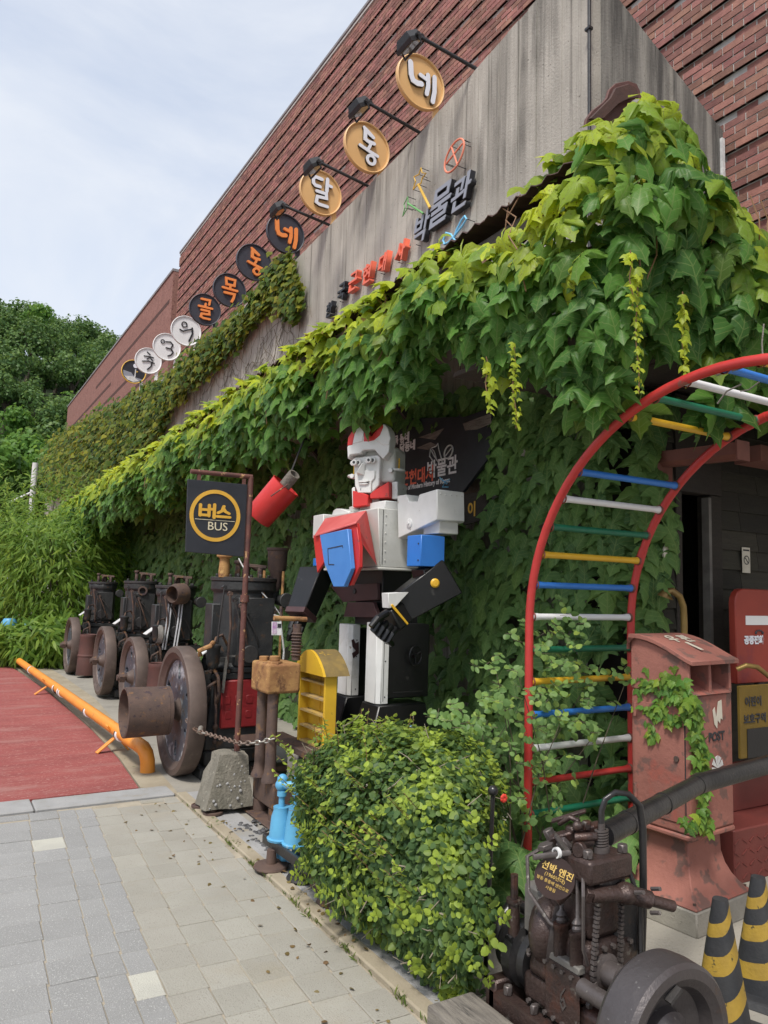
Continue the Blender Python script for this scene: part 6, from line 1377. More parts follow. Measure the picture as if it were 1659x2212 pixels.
# hood, wings and shield
HX = 2.52
hl, hr_ = Wz(312, 848, x=HX), Wz(562, 770, x=HX); bl_, br2 = Wz(375, 748, x=XF - .002), Wz(624, 700, x=XF - .002)
dn = Vector((0, 0, -.015))
rp(MB().hexa([hl + dn, bl_ + dn, br2 + dn, hr_ + dn, hl, bl_, br2, hr_]), 'hood', 'red_dull', .003)
rp(MB().prism([Wz(x, y, x=HX + .012) for x, y in ((330, 850), (562, 776), (582, 920), (580, 1042), (530, 1152), (430, 1150), (370, 1010))], (.03, 0, 0)), 'hood_front', 'red', .004)
shield = rp(MB().prism([Wz(x, y, x=HX - .03) for x, y in ((343, 848), (510, 812), (532, 1050), (488, 1160), (425, 1160), (368, 1012))], (.035, 0, 0)), 'shield', 'blue_shield', .004)
b = MB()
for a_, c_ in (((392, 930), (396, 1025)), ((392, 930), (480, 912)), ((396, 1025), (430, 1026)), ((480, 912), (482, 925))): b.obox(Wz(*a_, x=HX - .0315), Wz(*c_, x=HX - .0315), .003, .006, side=(1, 0, 0))
rp(b, 'panel_line', 'navy', 0, parent=shield)
w0, w1, w2, w3 = Wz(562, 774, x=HX), Wz(624, 702, x=XF), Wz(686, 1030, x=XF - .05), Wz(600, 905, x=HX + .05)
off_ = Vector((.012, .016, 0)); rp(MB().hexa([w0, w1, w2, w3, w0 + off_, w1 + off_, w2 + off_, w3 + off_]), 'wing', 'red', .002)
v0, v1, v2, v3 = Wz(304, 850, x=HX + .02), Wz(345, 850, x=HX + .02), Wz(372, 1005, x=HX + .02), Wz(328, 1075, x=HX + .02)
off_ = Vector((.02, 0, 0)); rp(MB().hexa([v3, v2, v1, v0, v3 + off_, v2 + off_, v1 + off_, v0 + off_]), 'wing', 'red', .002)
# pieces along the shoulders
def bx_px(x0, x1, yn, p_lo, p_hi, d):    # box whose street face is seen between two places
    a_, c_ = Wz(*p_lo, x=x0), Wz(*p_hi, x=x0); return MB().box((x0, min(a_.y, c_.y), min(a_.z, c_.z)), (x1, max(a_.y, c_.y), max(a_.z, c_.z)))
rp(bx_px(2.74, 3.0, 0, (300, 868), (366, 722), 0), 'shoulder', 'white')
rp(MB().prism([Wz(*p, x=2.78) for p in ((412, 738), (425, 700), (440, 690), (470, 690), (515, 706), (515, 725))], (.10, 0, 0)), 'collar_block', 'white')
rp(MB().prism([Wz(*p, x=2.80) for p in ((518, 680), (545, 672), (548, 708), (520, 712))], (.08, 0, 0)), 'collar_block', 'grey_white')
q = Wz(735, 690, y=YSd + .03); rp(MB().box((2.82, YSd + .02, zc1), (3.1, YSd + .3, Wz(735, 640, y=YSd + .02).z)), 'collar_block', 'white')
# neck and collar
hc = Wz(655, 480, y=5.0); f_h = Vector((-.80, -.60, 0)); H = frame(hc, f_h)
k = depth(hc) / FPX * .3591                 # metres for one unit of the study sheet
def hp_(x, y, f=0.0): return H @ Vector(((x - 640) * k / .92, (480 - y) * k, f))
def hprism(pts, f0, f1): d = H.to_3x3() @ Vector((0, 0, f1 - f0)); return MB().prism([hp_(x, y, f0) for x, y in pts], d)
rp(hprism(((590, 600), (690, 600), (700, 700), (580, 700)), -.10, .02), 'neck', 'grey_white')
rp(hprism(((560, 590), (640, 612), (655, 620), (655, 680), (565, 690)), -.02, .10), 'collar', 'red')
rp(hprism(((660, 610), (705, 580), (770, 540), (775, 635), (662, 640)), -.10, .09), 'collar', 'red')
rp(hprism(((541, 570), (558, 562), (566, 690), (548, 695)), -.06, .06), 'collar_post', 'white')
rp(hprism(((772, 540), (806, 535), (810, 640), (776, 640)), -.16, .04), 'collar_post', 'white')
# head
rp(hprism(((552, 390), (700, 380), (715, 395), (712, 560), (672, 605), (590, 605), (570, 560)), -.19, .085), 'face', 'white', .008, seg=2)
rp(hprism(((566, 470), (572, 560), (590, 606), (673, 606), (672, 540), (690, 520), (690, 470)), .0851, .098), 'cheeks', 'white', .006)
b = MB(); b.add([hp_(607, 425, .10), hp_(632, 425, .10), hp_(585, 498, .10), hp_(628, 500, .10), hp_(618, 430, .115), hp_(600, 488, .16), hp_(606, 500, .10)], [(0, 4, 1), (0, 2, 5, 4), (1, 4, 5, 3), (2, 6, 5), (6, 3, 5), (0, 1, 3, 6, 2)]); rp(b, 'nose', 'white', .002)
for x, y in ((575, 425), (662, 415)):
    rp(hprism(((x - 27, y - 12), (x + 27, y - 18), (x + 34, y - 2), (x + 25, y + 16), (x - 22, y + 16), (x - 32, y + 4)), .0985, .112), 'eye_frame', 'white', .002)
    rp(hprism(((x - 20, y - 8), (x + 20, y - 11), (x + 25, y - 1), (x + 19, y + 10), (x - 17, y + 10), (x - 24, y + 2)), .1121, .114), 'eye_socket', 'ink', 0)
    e_ = rp(MB().cyl(hp_(x, y, .112), hp_(x, y, .138), .022, n=16), 'eye', 'white', .002); rp(MB().cyl(hp_(x, y, .1381), hp_(x, y, .141), .011, n=12), 'pupil', 'ink', 0, parent=e_)
rp(hprism(((596, 532), (640, 530), (662, 536), (640, 545), (598, 545)), .0985, .116), 'lip', 'white', .002); rp(hprism(((600, 549), (640, 548), (658, 550), (636, 558), (602, 557)), .0985, .112), 'lip', 'white', .002)
rp(hprism(((600, 545), (655, 544), (655, 549), (600, 549)), .0985, .105), 'mouth_gap', 'ink', 0)
b = MB(); b.obox(hp_(609, 575, .099), hp_(609, 590, .099), .004, .003); rp(b, 'chin_line', 'ink', 0)
# helmet: plates over brow and skull with a split crest
helm = rp(hprism(((527, 330), (545, 290), (600, 265), (700, 270), (760, 250), (782, 300), (775, 370), (742, 412), (712, 378), (690, 352), (622, 352), (610, 372), (548, 376), (533, 402)), .03, .125), 'helmet', 'white', .006, seg=2)
rp(hprism(((560, 312), (572, 250), (600, 195), (618, 186), (628, 200), (622, 300)), .02, .131), 'crest', 'white', .004, parent=helm)
rp(hprism(((528, 322), (532, 270), (552, 238), (580, 228), (570, 250), (560, 318)), .03, .1275), 'crest_panel', 'red', .003, parent=helm)
rp(hprism(((626, 302), (628, 198), (648, 190), (662, 215), (658, 262), (672, 272), (690, 250), (715, 225), (735, 205), (742, 215), (720, 270), (690, 296), (660, 303)), .0, .1275), 'crest_panel', 'red', .003, parent=helm)
rp(hprism(((735, 206), (748, 204), (768, 232), (784, 290), (776, 330), (742, 330), (700, 302), (722, 268), (740, 222)), .0, .131), 'crest_horn', 'white', .004, parent=helm)
rp(hprism(((540, 400), (540, 330), (600, 305), (690, 308), (755, 310), (782, 330), (785, 520), (775, 540), (560, 540)), -.22, .029), 'skull', 'grey_white', .02, seg=3, parent=helm)
for sx, nm in ((1, 0), (-1, 0)):
    c0_ = hp_(770, 462, -.04) if sx > 0 else hp_(548, 492, -.02)
    e_ = rp(MB().lathe(c0_, (0, 0, 1), [(.001, -.008), (.075, -.008), (.08, 0), (.075, .008), (.001, .008)], 24), 'ear_disc', 'white', 0)
    q = c0_ + H.to_3x3() @ Vector((0, -.012, .06)); rp(MB().cyl(q, q + H.to_3x3() @ Vector((0, 0, .05)), .018, n=14), 'ear_stub', 'white', .003, parent=e_)
    q = c0_ + H.to_3x3() @ Vector((.03 * sx, .01, .0)); rp(MB().cyl(q, q + Vector((0, 0, .085)), .006, n=8), 'ear_pin', 'yellow', 0, parent=e_)
# left shoulder (near the camera) with its notch
SX = 2.90; pts = [(808, 612), (862, 605), (880, 648), (930, 645), (940, 605), (1048, 572), (1050, 756), (815, 870)]
ysh = Wz(1048, 660, x=SX).y; 
big = [Wz(*p, x=SX) for p in pts]
rp(MB().prism(big, (.235, 0, 0)), 'shoulder', 'white', .006)
q0, q1 = Wz(985, 790, y=ysh + .02), Wz(1062, 838, y=ysh + .02)
rp(MB().box((SX + .04, ysh + .02, q1.z), (SX + .20, ysh + .22, q0.z + .05)), 'shoulder_under', 'grey_white')
cb = Wz(884, 778, x=SX); rp(MB().lathe(cb, (-1, 0, 0), [(.035, 0), (.035, .006), (.028, .010), (.012, .010), (.010, .018), (.001, .018)], 24), 'shoulder_bolt', 'white', 0)
# blue upper arm
u0, u1 = Wz(945, 845, y=4.2), Wz(950, 1035, y=4.2); u2 = Wz(1095, 940, y=4.2); yb_ = Wz(868, 940, x=u1.x).y
rp(MB().box((u1.x, 4.2, u1.z), (u2.x, yb_, u0.z)), 'upper_arm', 'blue', .004)
for z in (u1.z + .04, u0.z - .06): rp(MB().cyl((u1.x - .004, 4.23, z), (u1.x, 4.23, z), .006, n=8), 'rivet', 'ink', 0)
# left forearm, cuff and fist
el0, wr = Wz(1035, 1150, y=4.28), Wz(840, 1275, y=4.36)
da = (wr - el0).normalized()
fa_ = rp(MB().obox(el0 - da * .12, wr + da * .02, .20, .27, side=(.3, 1, 0), w2=.18, h2=.20), 'forearm', 'gloss_black', .008)
rp(MB().obox(Wz(985, 1040, y=4.30), Wz(1000, 1120, y=4.3), .16, .16, side=(1, 0, 0)), 'elbow_joint', 'gloss_black', .006)
cfl = [Wz(*p, y=4.245) for p in ((755, 1198), (880, 1192), (800, 1280), (760, 1290))]; rp(MB().prism(cfl, (.02, .12, 0)), 'cuff', 'white', .003)
yd = Wz(1053, 1138, y=4.16); rp(MB().lathe(yd + Vector((0, .03, 0)), (-.3, -1, 0), [(.030, -.03), (.032, .0), (.022, .008), (.001, .009)], 24), 'elbow_disc', 'yellow', 0)
hb = Wz(800, 1330, y=4.30); h_up = Wz(860, 1310, y=4.32)
palm = rp(MB().obox(Wz(835, 1318, y=4.33), Wz(760, 1375, y=4.30), .15, .15, side=(.3, 1, 0)), 'palm', 'gloss_black', .012, seg=2)
rp(MB().obox(Wz(775, 1268, y=4.235), Wz(872, 1385, y=4.235), .012, .016, side=(0, 1, 0)), 'wrist_edge', 'yellow', .002)
for i, (x, y) in enumerate(((672, 1425), (700, 1452), (728, 1474), (756, 1490))):
    a_ = Wz(x + 42, y - 78, y=4.24 + .01 * i); m_ = Wz(x - 5, y - 10, y=4.21 + .01 * i); c_ = Wz(x + 22, y + 16, y=4.27 + .01 * i)
    rp(MB().tube([a_, a_.lerp(m_, .5) + Vector((-.008, -.008, .004)), m_, c_], [.024, .025, .023, .019], 10), 'finger', 'gloss_black', 0, parent=palm)
a_, m_, c_ = Wz(745, 1318, y=4.24), Wz(690, 1350, y=4.2), Wz(650, 1400, y=4.2); rp(MB().tube([a_, m_, c_], [.026, .024, .019], 10), 'thumb', 'gloss_black', 0, parent=palm)
# right arm
ra, rw_ = Wz(330, 1060, y=5.82), Wz(230, 1330, y=5.72)
dr = (rw_ - ra).normalized()
rp(bx_px(2.78, 2.95, 0, (302, 1035), (372, 985), 0), 'upper_arm', 'blue', .004)
rp(MB().obox(ra + dr * .02, rw_, .20, .24, side=(1, .5, 0), w2=.17, h2=.19), 'forearm', 'gloss_black', .008)
rp(MB().obox(rw_ - dr * .03, rw_ + dr * .02, .19, .20, side=(1, .5, 0)), 'wrist_band', 'maroon', .003)
palm2 = rp(MB().obox(rw_ + dr * .03, rw_ + dr * .14, .11, .10, side=(1, .5, 0)), 'palm', 'gloss_black', .012, seg=2)
for i in range(4):
    a_ = rw_ + dr * .12 + Vector((-.05 + .03 * i, -.03, 0)); rp(MB().tube([a_, a_ + dr * .06 + Vector((-.01, -.02, 0)), a_ + dr * .10 + Vector((.01, .02, -.01))], [.02, .019, .015], 8), 'finger', 'gloss_black', 0, parent=palm2)
a_ = rw_ + dr * .06 + Vector((-.06, -.02, 0)); rp(MB().tube([a_, a_ + Vector((-.03, -.02, -.05)), a_ + Vector((-.02, -.01, -.09))], [.022, .02, .015], 8), 'thumb', 'gloss_black', 0, parent=palm2)
# waist and pelvis
zw = Wz(690, 1240, x=2.85).z
rp(MB().box((2.86, 4.80, zw), (3.12, 5.35, zc0 - .021)), 'waist', 'gloss_black')
rp(MB().prism([Wz(*p, x=2.83) for p in ((405, 1152), (688, 1138), (690, 1238), (482, 1252))], (.028, 0, 0)), 'hip_plate', 'maroon', .003)
hk = Wz(556, 1187, x=2.83); rp(MB().cyl(hk, hk + Vector((-.012, 0, 0)), .022, n=14), 'hip_bolt', 'iron_dark', .002)
rp(MB().prism([Wz(*p, x=2.82) for p in ((510, 1252), (665, 1252), (697, 1345), (485, 1340))], (.03, 0, 0)), 'hip_plate', 'maroon', .003)
rp(MB().box((2.88, 4.75, Wz(690, 1400, x=2.85).z), (3.15, 5.25, zw - .001)), 'hips', 'gloss_black')
# legs
def leg(x0, pts_front, side_px, ybox, nm):
    a_, b_ = Wz(*pts_front[0], x=x0), Wz(*pts_front[1], x=x0); yn = b_.y; xs = Wz(side_px, pts_front[0][1], y=yn).x
    zt_, zb_ = Wz(*pts_front[2], x=x0).z, Wz(*pts_front[3], x=x0).z
    cut = .05
    return MB().prism([(x0, a_.y, zb_), (x0, yn + .03, zb_), (x0 + .03, yn, zb_), (xs, yn, zb_), (xs, a_.y, zb_)], (0, 0, zt_ - zb_)), (x0, xs, yn, a_.y, zb_, zt_)
b, R1 = leg(2.80, ((462, 1372), (525, 1400), (500, 1385), (505, 1815)), 590, 0, 'r'); lr_ = rp(b, 'shin', 'white', .004)
b, R2 = leg(2.73, ((626, 1380), (700, 1400), (660, 1375), (660, 1862)), 766, 0, 'l'); ll_ = rp(b, 'shin', 'white', .004)
for (x0, xs, yn, yf, zb_, zt_), pr_ in ((R1, lr_), (R2, ll_)):
    for z in (zb_ + .05, zb_ + .3, zt_ - .12): rp(MB().cyl((xs - .03, yn - .003, z), (xs - .03, yn, z), .005, n=8), 'rivet', 'ink', 0, parent=pr_)
rp(MB().prism([Wz(*p, y=R1[2] - .0035) for p in ((535, 1480), (548, 1475), (560, 1500), (578, 1490), (580, 1560), (545, 1590), (538, 1560), (560, 1545), (540, 1520))], (0, .003, 0)), 'rust_patch', 'maroon', 0, parent=lr_)
rp(MB().box((R1[1] + .001, R1[2] + .03, R1[4]), (R1[1] + .28, R1[3], R1[5] - .03)), 'leg_box', 'gloss_black')
xe = Wz(1008, 1600, y=R2[2] - .0).x; zlt, zlb = Wz(900, 1385, y=R2[2]).z, Wz(900, 1828, y=R2[2]).z
rp(MB().box((R2[1] + .001, R2[2] + .015, zlb), (xe, R2[3] + .05, zlt)), 'leg_box', 'gloss_black', .008)
hwc = Wz(920, 1575, y=R2[2] - .02); b = MB(); b.tube([hwc + Vector((.052 * math.cos(t), 0, .066 * math.sin(t))) for t in [2 * math.pi * i / 28 for i in range(28)]], .008, 8, True)
for a in (.5, 2.6, 4.7): b.cyl(hwc, hwc + Vector((.052 * math.cos(a), 0, .066 * math.sin(a))), .007, n=6)
b.cyl(hwc + Vector((0, .035, 0)), hwc + Vector((0, -.012, 0)), .016, n=12); rp(b, 'hand_wheel', 'gloss_black', 0)
# rivets and seams of the sheet metal
b = MB(); zz_ = np.linspace(zc0 + .05, zc1 - .05, 6)
for z in zz_: b.sphere((XF + .07, YSd - .001, z), .006, 8, 5); b.sphere((xbk - .05, YSd - .001, z), .006, 8, 5)
for i in range(5): b.sphere((SX + .03 + .045 * i, ysh - .001, Wz(1100, 720, y=ysh).z), .005, 8, 5); b.sphere((SX + .03 + .045 * i, ysh - .001, Wz(1100, 605, y=ysh).z), .005, 8, 5)
o = rp(b, 'rivets', 'grey_white', 0); o['kind'] = 'stuff'
b = MB(); b.box((XF + .045, YSd - .0025, zc0 + .02), (XF + .049, YSd - .0005, zc1 - .01)); rp(b, 'seam', 'iron_dark', 0)
b = MB(); b.box((R2[1] - .045, R2[2] - .002, R2[4] + .02), (R2[1] - .042, R2[2] - .0005, R2[5] - .02)); rp(b, 'seam', 'iron_dark', 0, parent=ll_)
b = MB(); b.box((R2[1] + .05, R2[2] + .0125, zlb + .04), (xe - .05, R2[2] + .0145, zlb + .046)); rp(b, 'seam', 'iron_dark', 0)
# feet
zf = .30
ft = Wz(465, 1830, x=2.84)
def foot(p, x0, yn_, yf_, ztop, spread):
    return MB().hexa([(x0 - spread, yn_ - .03, zf), (x0 + .46, yn_ - .03, zf), (x0 + .46, yf_ + .03, zf), (x0 - spread, yf_ + .03, zf), (x0, yn_, ztop), (x0 + .40, yn_, ztop), (x0 + .40, yf_, ztop), (x0, yf_, ztop)])
rp(foot(0, 2.78, R1[2] - .02, R1[3] + .06, R1[4] - .004, .16), 'foot', 'gloss_black', .008); rp(foot(0, 2.73, R2[2] - .03, R2[3] + .04, R2[4] - .004, .14), 'foot', 'gloss_black', .008)
rp(MB().box((2.5, 4.35, .006), (3.4, 5.6, zf - .001)), 'plinth', 'apron', .01)
q = W(868, 1578, y=4.2); rp(MB().tube([q + Vector((-.06, .05, -.05)), q, q + Vector((.07, -.02, .02))], .012, 8), 'foot_hose', 'tube_blue', 0)
# ================================================================== FOLIAGE
def inpoly(px, py, poly):
    r = np.zeros(len(px), bool); n = len(poly)
    for i in range(n):
        (x0, y0), (x1, y1) = poly[i], poly[(i + 1) % n]
        c = ((y0 > py) != (y1 > py)) & (px < (x1 - x0) * (py - y0) / (y1 - y0 + 1e-9) + x0); r ^= c
    return r
def plane_pts(poly, n, **kw):
    """n points spread over the patch of a plane that an outline of the photograph covers"""
    P = np.array(poly, float); out = []
    while len(out) < n:
        px = U(P[:, 0].min(), P[:, 0].max(), n); py = U(P[:, 1].min(), P[:, 1].max(), n); k = inpoly(px, py, poly)
        out += list(zip(px[k], py[k]))
    return np.array([tuple(W(a, b, **kw)) for a, b in out[:n]])
clip01 = lambda a: np.clip(a, 0, 1)
# --- ivy over the awning
iv = thing('ivy', (2.5, 6, 3.4), 'bright green ivy curtain hanging over the front and end of the awning', 'ivy')
def rows(y0, y1, per_m): return U(y0, y1, int((y1 - y0) * per_m))
y = np.concatenate([rows(2.30, 4, 300), rows(4, 7, 270), rows(7, 13, 260), rows(13, 24, 210)])
K = len(y); s = U(0, 1, K) ** .85
drop = np.interp(y, [2.4, 3.6, 7, 14, 24], [1.0, .56, .66, .68, .8]) * (1 + .20 * np.sin(3.1 * y) + .14 * np.sin(7.7 * y + 1))
bulge = .10 + .06 * np.sin(2.1 * y) + .05 * np.sin(5.3 * y + 1)
top = np.interp(y, [2.3, 2.5, 2.7, 3.5, 3.9, 5, 24], [.10, .02, -.18, -.20, -.13, -.12, -.04])
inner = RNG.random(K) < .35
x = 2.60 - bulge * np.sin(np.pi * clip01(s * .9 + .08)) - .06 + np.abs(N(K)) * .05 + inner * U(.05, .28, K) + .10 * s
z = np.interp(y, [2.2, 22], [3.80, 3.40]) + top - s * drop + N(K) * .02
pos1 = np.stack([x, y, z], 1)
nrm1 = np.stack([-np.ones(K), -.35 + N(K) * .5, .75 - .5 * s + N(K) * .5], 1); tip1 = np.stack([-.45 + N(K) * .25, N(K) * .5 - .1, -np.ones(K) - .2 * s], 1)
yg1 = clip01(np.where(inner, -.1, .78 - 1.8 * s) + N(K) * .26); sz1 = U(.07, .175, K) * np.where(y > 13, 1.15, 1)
# leaves lying on the roof behind the edge
K = 1500; y = U(3.6, 23, K); x = U(2.5, 3.1, K)
pos2 = np.stack([x, y, np.interp(y, [2.2, 22], [3.80, 3.40]) - .03 + (x - 2.6) * .18 + np.abs(N(K)) * .035], 1)
nrm2 = np.stack([-.5 + N(K) * .3, -.2 + N(K) * .3, np.ones(K)], 1); tip2 = np.stack([-np.ones(K), N(K) * .4, -.5 + N(K) * .2], 1); yg2 = clip01(.65 + N(K) * .25); sz2 = U(.08, .14, K)
# the end of the roof, facing the viewer
K = 680; x = U(2.55, 5.5, K); s = U(0, 1, K) ** .9
zt = np.interp(x, [2.5, 2.75, 3.0, 3.3, 3.7, 4.2, 5.5], [3.72, 4.04, 4.14, 3.92, 3.66, 3.60, 3.56]); dp = np.interp(x, [2.5, 3.0, 3.4, 4.0, 5.5], [.95, 1.20, 1.12, .95, .85]) * (1 + .12 * np.sin(6 * x) + .08 * np.sin(13 * x))
inner = RNG.random(K) < .35
pos3 = np.stack([x, 2.36 - .16 * np.sin(np.pi * clip01(s * .9 + .1)) + inner * U(.02, .16, K) + N(K) * .02 + .10 * s + .25 * clip01(.25 - s), zt - s * dp], 1)
nrm3 = np.stack([-.35 + N(K) * .5, -np.ones(K), .75 - .5 * s + N(K) * .5], 1); tip3 = np.stack([N(K) * .55 - .1, -.4 + N(K) * .15, -np.ones(K)], 1)
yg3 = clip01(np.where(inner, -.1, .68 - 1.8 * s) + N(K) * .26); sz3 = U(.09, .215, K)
K = 300; x = U(2.65, 5.3, K); y = U(2.5, 3.1, K); zr2 = np.interp(x, [2.5, 3.0, 3.7, 5.5], [3.80, 3.98, 3.62, 3.55])
pos4 = np.stack([x, y, zr2 + .05 + N(K) * .05], 1); nrm4 = np.stack([-.3 + N(K) * .4, -.6 + N(K) * .3, np.ones(K)], 1); tip4 = np.stack([N(K) * .6, -np.ones(K), -.4 + N(K) * .2], 1); yg4 = clip01(.5 + N(K) * .3); sz4 = U(.09, .15, K)
cat = lambda *a: np.concatenate(a)
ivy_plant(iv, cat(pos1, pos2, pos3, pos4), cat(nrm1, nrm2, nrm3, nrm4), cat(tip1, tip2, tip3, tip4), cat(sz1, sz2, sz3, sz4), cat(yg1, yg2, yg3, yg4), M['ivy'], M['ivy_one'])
b = MB()
for i in range(40):
    y0 = U(2.5, 14); p = [Vector((2.62, y0, zedge(y0) + .02))]
    for k in range(5): p.append(p[-1] + Vector((-.03 * (k < 2) + .02 * N(1)[0], .08 * N(1)[0], -.13)))
    b.tube(p, .004, 5)
for i in range(24):
    x0 = U(2.8, 4.6); p = [Vector((x0, 2.38, 3.85))]
    for k in range(5): p.append(p[-1] + Vector((.09 * N(1)[0], -.03 * (k < 2), -.15)))
    b.tube(p, .004, 5)
o = b.build('stems', M['stem_red'], iv); o['kind'] = 'stuff'
# shoots hanging free with small round leaves
for px, y0, y1, yy, sz in ((1378, 640, 850, 2.22, .032), (1113, 800, 925, 2.75, .030), (1478, 690, 830, 2.25, .045), (1054, 830, 885, 2.8, .05), (1365, 600, 660, 2.2, .05)):
    a_, c_ = W(px - 4, y0 - 60, y=yy), W(px, y1, y=yy); nl_ = int((a_ - c_).length / (sz * .42))
    pts = [a_.lerp(c_, t) + Vector((.01 * math.sin(9 * t), 0, 0)) for t in np.linspace(0, 1, 10)]
    tn = MB().tube(pts, .0028, 5).build('tendril', M['stem_red'], iv)
    P = np.array([tuple(a_.lerp(c_, (i + 1) / nl_)) for i in range(nl_)]) + np.stack([U(-.022, .022, nl_), U(-.02, 0, nl_), N(nl_) * .006], 1)
    leaf_objects('leaf', [leaf_mesh(_vary(T_IVY), M['ivy_one'], 'leaf') for _ in range(2)], P, np.stack([N(nl_) * .6, -np.ones(nl_), U(0, .9, nl_)], 1), np.stack([N(nl_) * .7, -.3 * np.ones(nl_), -np.ones(nl_)], 1), sz * U(.6, 1.15, nl_) * np.linspace(1.2, .8, nl_), clip01(.7 + N(nl_) * .15), tn)
# --- ivy on the wall under the awning
wv = thing('ivy', (3.8, 7, 1.6), 'dark shaded ivy covering the wall under the awning behind the robot', 'ivy')
def _holes(p):
    h = np.sin(5.1 * p[:, 1] + 2 * np.sin(3 * p[:, 2])) * np.sin(4.3 * p[:, 2] + 2 * np.sin(2.2 * p[:, 1]) + 1); return p[(h > -.62) | (RNG.random(len(p)) < .25)]
def wallivy(y0, y1, per, z1=3.35):
    K = int((y1 - y0) * 3.3 * per); y = U(y0, y1, K); z = U(.02, z1, K)
    return _holes(np.stack([3.87 - .10 * (1 + np.sin(2.3 * y + 1.7 * z + np.sin(3 * z)) * np.cos(1.9 * z - 1.3 * y)) - np.abs(N(K)) * .05, y, z], 1))
p1 = cat(wallivy(3.32, 8, 190), wallivy(8, 14, 150), wallivy(14, 25, 90)); K = len(p1)
n1 = np.stack([-np.ones(K), -.45 + N(K) * .35, .45 + N(K) * .3], 1); t1 = np.stack([-.3 + N(K) * .1, N(K) * .3, -np.ones(K)], 1)
K2 = 420; p2_ = np.stack([U(3.82, 4.12, K2), 3.24 - np.abs(N(K2)) * .06, U(.3, 2.9, K2)], 1); k = p2_[:, 0] < 3.98 + .06 * np.sin(7 * p2_[:, 2]) ; p2_ = p2_[k]; K2 = len(p2_)
n2_ = np.stack([-.5 + N(K2) * .3, -np.ones(K2), .4 + N(K2) * .3], 1); t2 = np.stack([N(K2) * .3 + .1, -.3 + N(K2) * .1, -np.ones(K2)], 1)
K3 = 420; p3_ = np.stack([U(2.35, 3.75, K3), U(2.75, 3.75, K3), np.abs(N(K3)) * .14 + .03], 1); p2_ = cat(p2_, p3_); n2_ = cat(n2_, np.stack([-.4 + N(K3) * .5, -.7 + N(K3) * .4, np.ones(K3)], 1)); t2 = cat(t2, np.stack([N(K3), -.6 + N(K3) * .4, -.5 * np.ones(K3)], 1))
P_ = cat(p1, p2_)
bpx, bpy_, _d = project(P_); ok = ~(inpoly(bpx, bpy_, [(830, 925), (1000, 915), (1045, 900), (1048, 985), (1045, 1120), (980, 1135), (985, 1075), (830, 1100)]) & (P_[:, 0] < 3.9) & (P_[:, 1] > 4.2) & (P_[:, 1] < 6.3))
n1, t1 = n1[ok[:len(p1)]], t1[ok[:len(p1)]]; n2_, t2 = n2_[ok[len(p1):]], t2[ok[len(p1):]]; P_ = P_[ok]; K, K2 = len(n1), len(n2_)
dkey = np.hypot(P_[:, 0], P_[:, 1])
ivy_plant(wv, P_, cat(n1, n2_), cat(t1, t2), U(.08, .185, K + K2) * np.where(P_[:, 1] > 14, 1.3, 1), clip01(N(K + K2) * .10), M['ivy_dark'], M['ivy_dark_one'])
# --- ivy spilling over the far part of the concrete wall
uv_ = thing('ivy', (3.9, 15, 5), 'small-leaved ivy with yellowing tips spilling over the far concrete wall under the discs', 'ivy')
poly = [(90, 1010), (128, 945), (240, 884), (330, 838), (385, 806), (450, 742), (505, 700), (548, 665), (578, 612), (612, 568), (640, 556), (650, 600), (668, 650), (650, 690), (600, 660), (568, 682), (540, 725), (490, 775), (425, 835), (378, 890), (355, 945), (285, 1000), (200, 1060), (110, 1080)]
p = plane_pts(poly, 9000, x=3.97); K = len(p); thick = .06 + .20 * np.abs(N(K)) * np.interp(p[:, 1], [9, 14, 30], [.35, .8, 1.2]); p[:, 0] -= thick * .8
p[:, 2] += .07 * N(K)
ivy_plant(uv_, p, np.stack([-np.ones(K), -.35 + N(K) * .4, .6 + N(K) * .4], 1), np.stack([-.4 + N(K) * .2, N(K) * .5, -np.ones(K)], 1), U(.075, .13, K) * np.interp(p[:, 1], [9, 16, 30], [.95, 1.15, 1.7]), clip01(.22 + .32 * N(K)), M['ivy_far'], M['ivy_far'], Tone=T_IVY, T=T_IVY_LOW, single=0)
b = MB()
for i in range(90):
    a_ = W(U(380, 660), U(650, 800), x=3.985); pts = [a_]; d = Vector((0, U(-1, 1), -1))
    for k in range(14):
        d = (d + Vector((0, N(1)[0] * .55, N(1)[0] * .35 - .12))).normalized(); pts.append(pts[-1] + d * .10 + Vector((U(-.008, .004), 0, 0)))
    pts = [q for q in pts if q.z < ztop(q.y) - .02]
    if len(pts) > 3: b.tube(pts, U(.002, .0045), 4)
o = b.build('bare_stems', M['stem'], uv_); o['kind'] = 'stuff'
# --- scrolled iron ornament at the awning corner
orn = thing('iron_ornament', tuple(W(1340, 240, y=2.75)), 'rusty scrolled iron ornament rising out of the ivy at the awning corner', 'ornament')
z4 = lambda u, v, **k: W(1078 + u * .3502, v * .3502 + 14, **k)
for pts, yy, m_ in ((((530, 740), (540, 690), (575, 640), (640, 590), (665, 560), (680, 510), (720, 472), (800, 456), (850, 475), (872, 520), (875, 545), (910, 565), (915, 600), (950, 640), (940, 760), (700, 860), (640, 760), (600, 715), (560, 720)), 2.86, 'can'),
                    (((690, 560), (720, 500), (800, 475), (850, 500), (865, 560), (800, 570), (740, 600), (650, 690), (600, 700), (560, 690)), 2.82, 'roof_rust'),
                    (((455, 930), (470, 870), (540, 830), (640, 790), (760, 740), (960, 720), (1060, 800), (1060, 900), (800, 900), (560, 930)), 2.78, 'rust')):
    MB().prism([z4(*q, y=yy) for q in pts], (0, .02, 0)).build('scroll', M[m_], orn, ang=0, bevel=.004)
c_ = z4(845, 625, y=2.79); MB().sphere(c_, .045, 16, 10).build('boss', M['plate_grey'], orn)

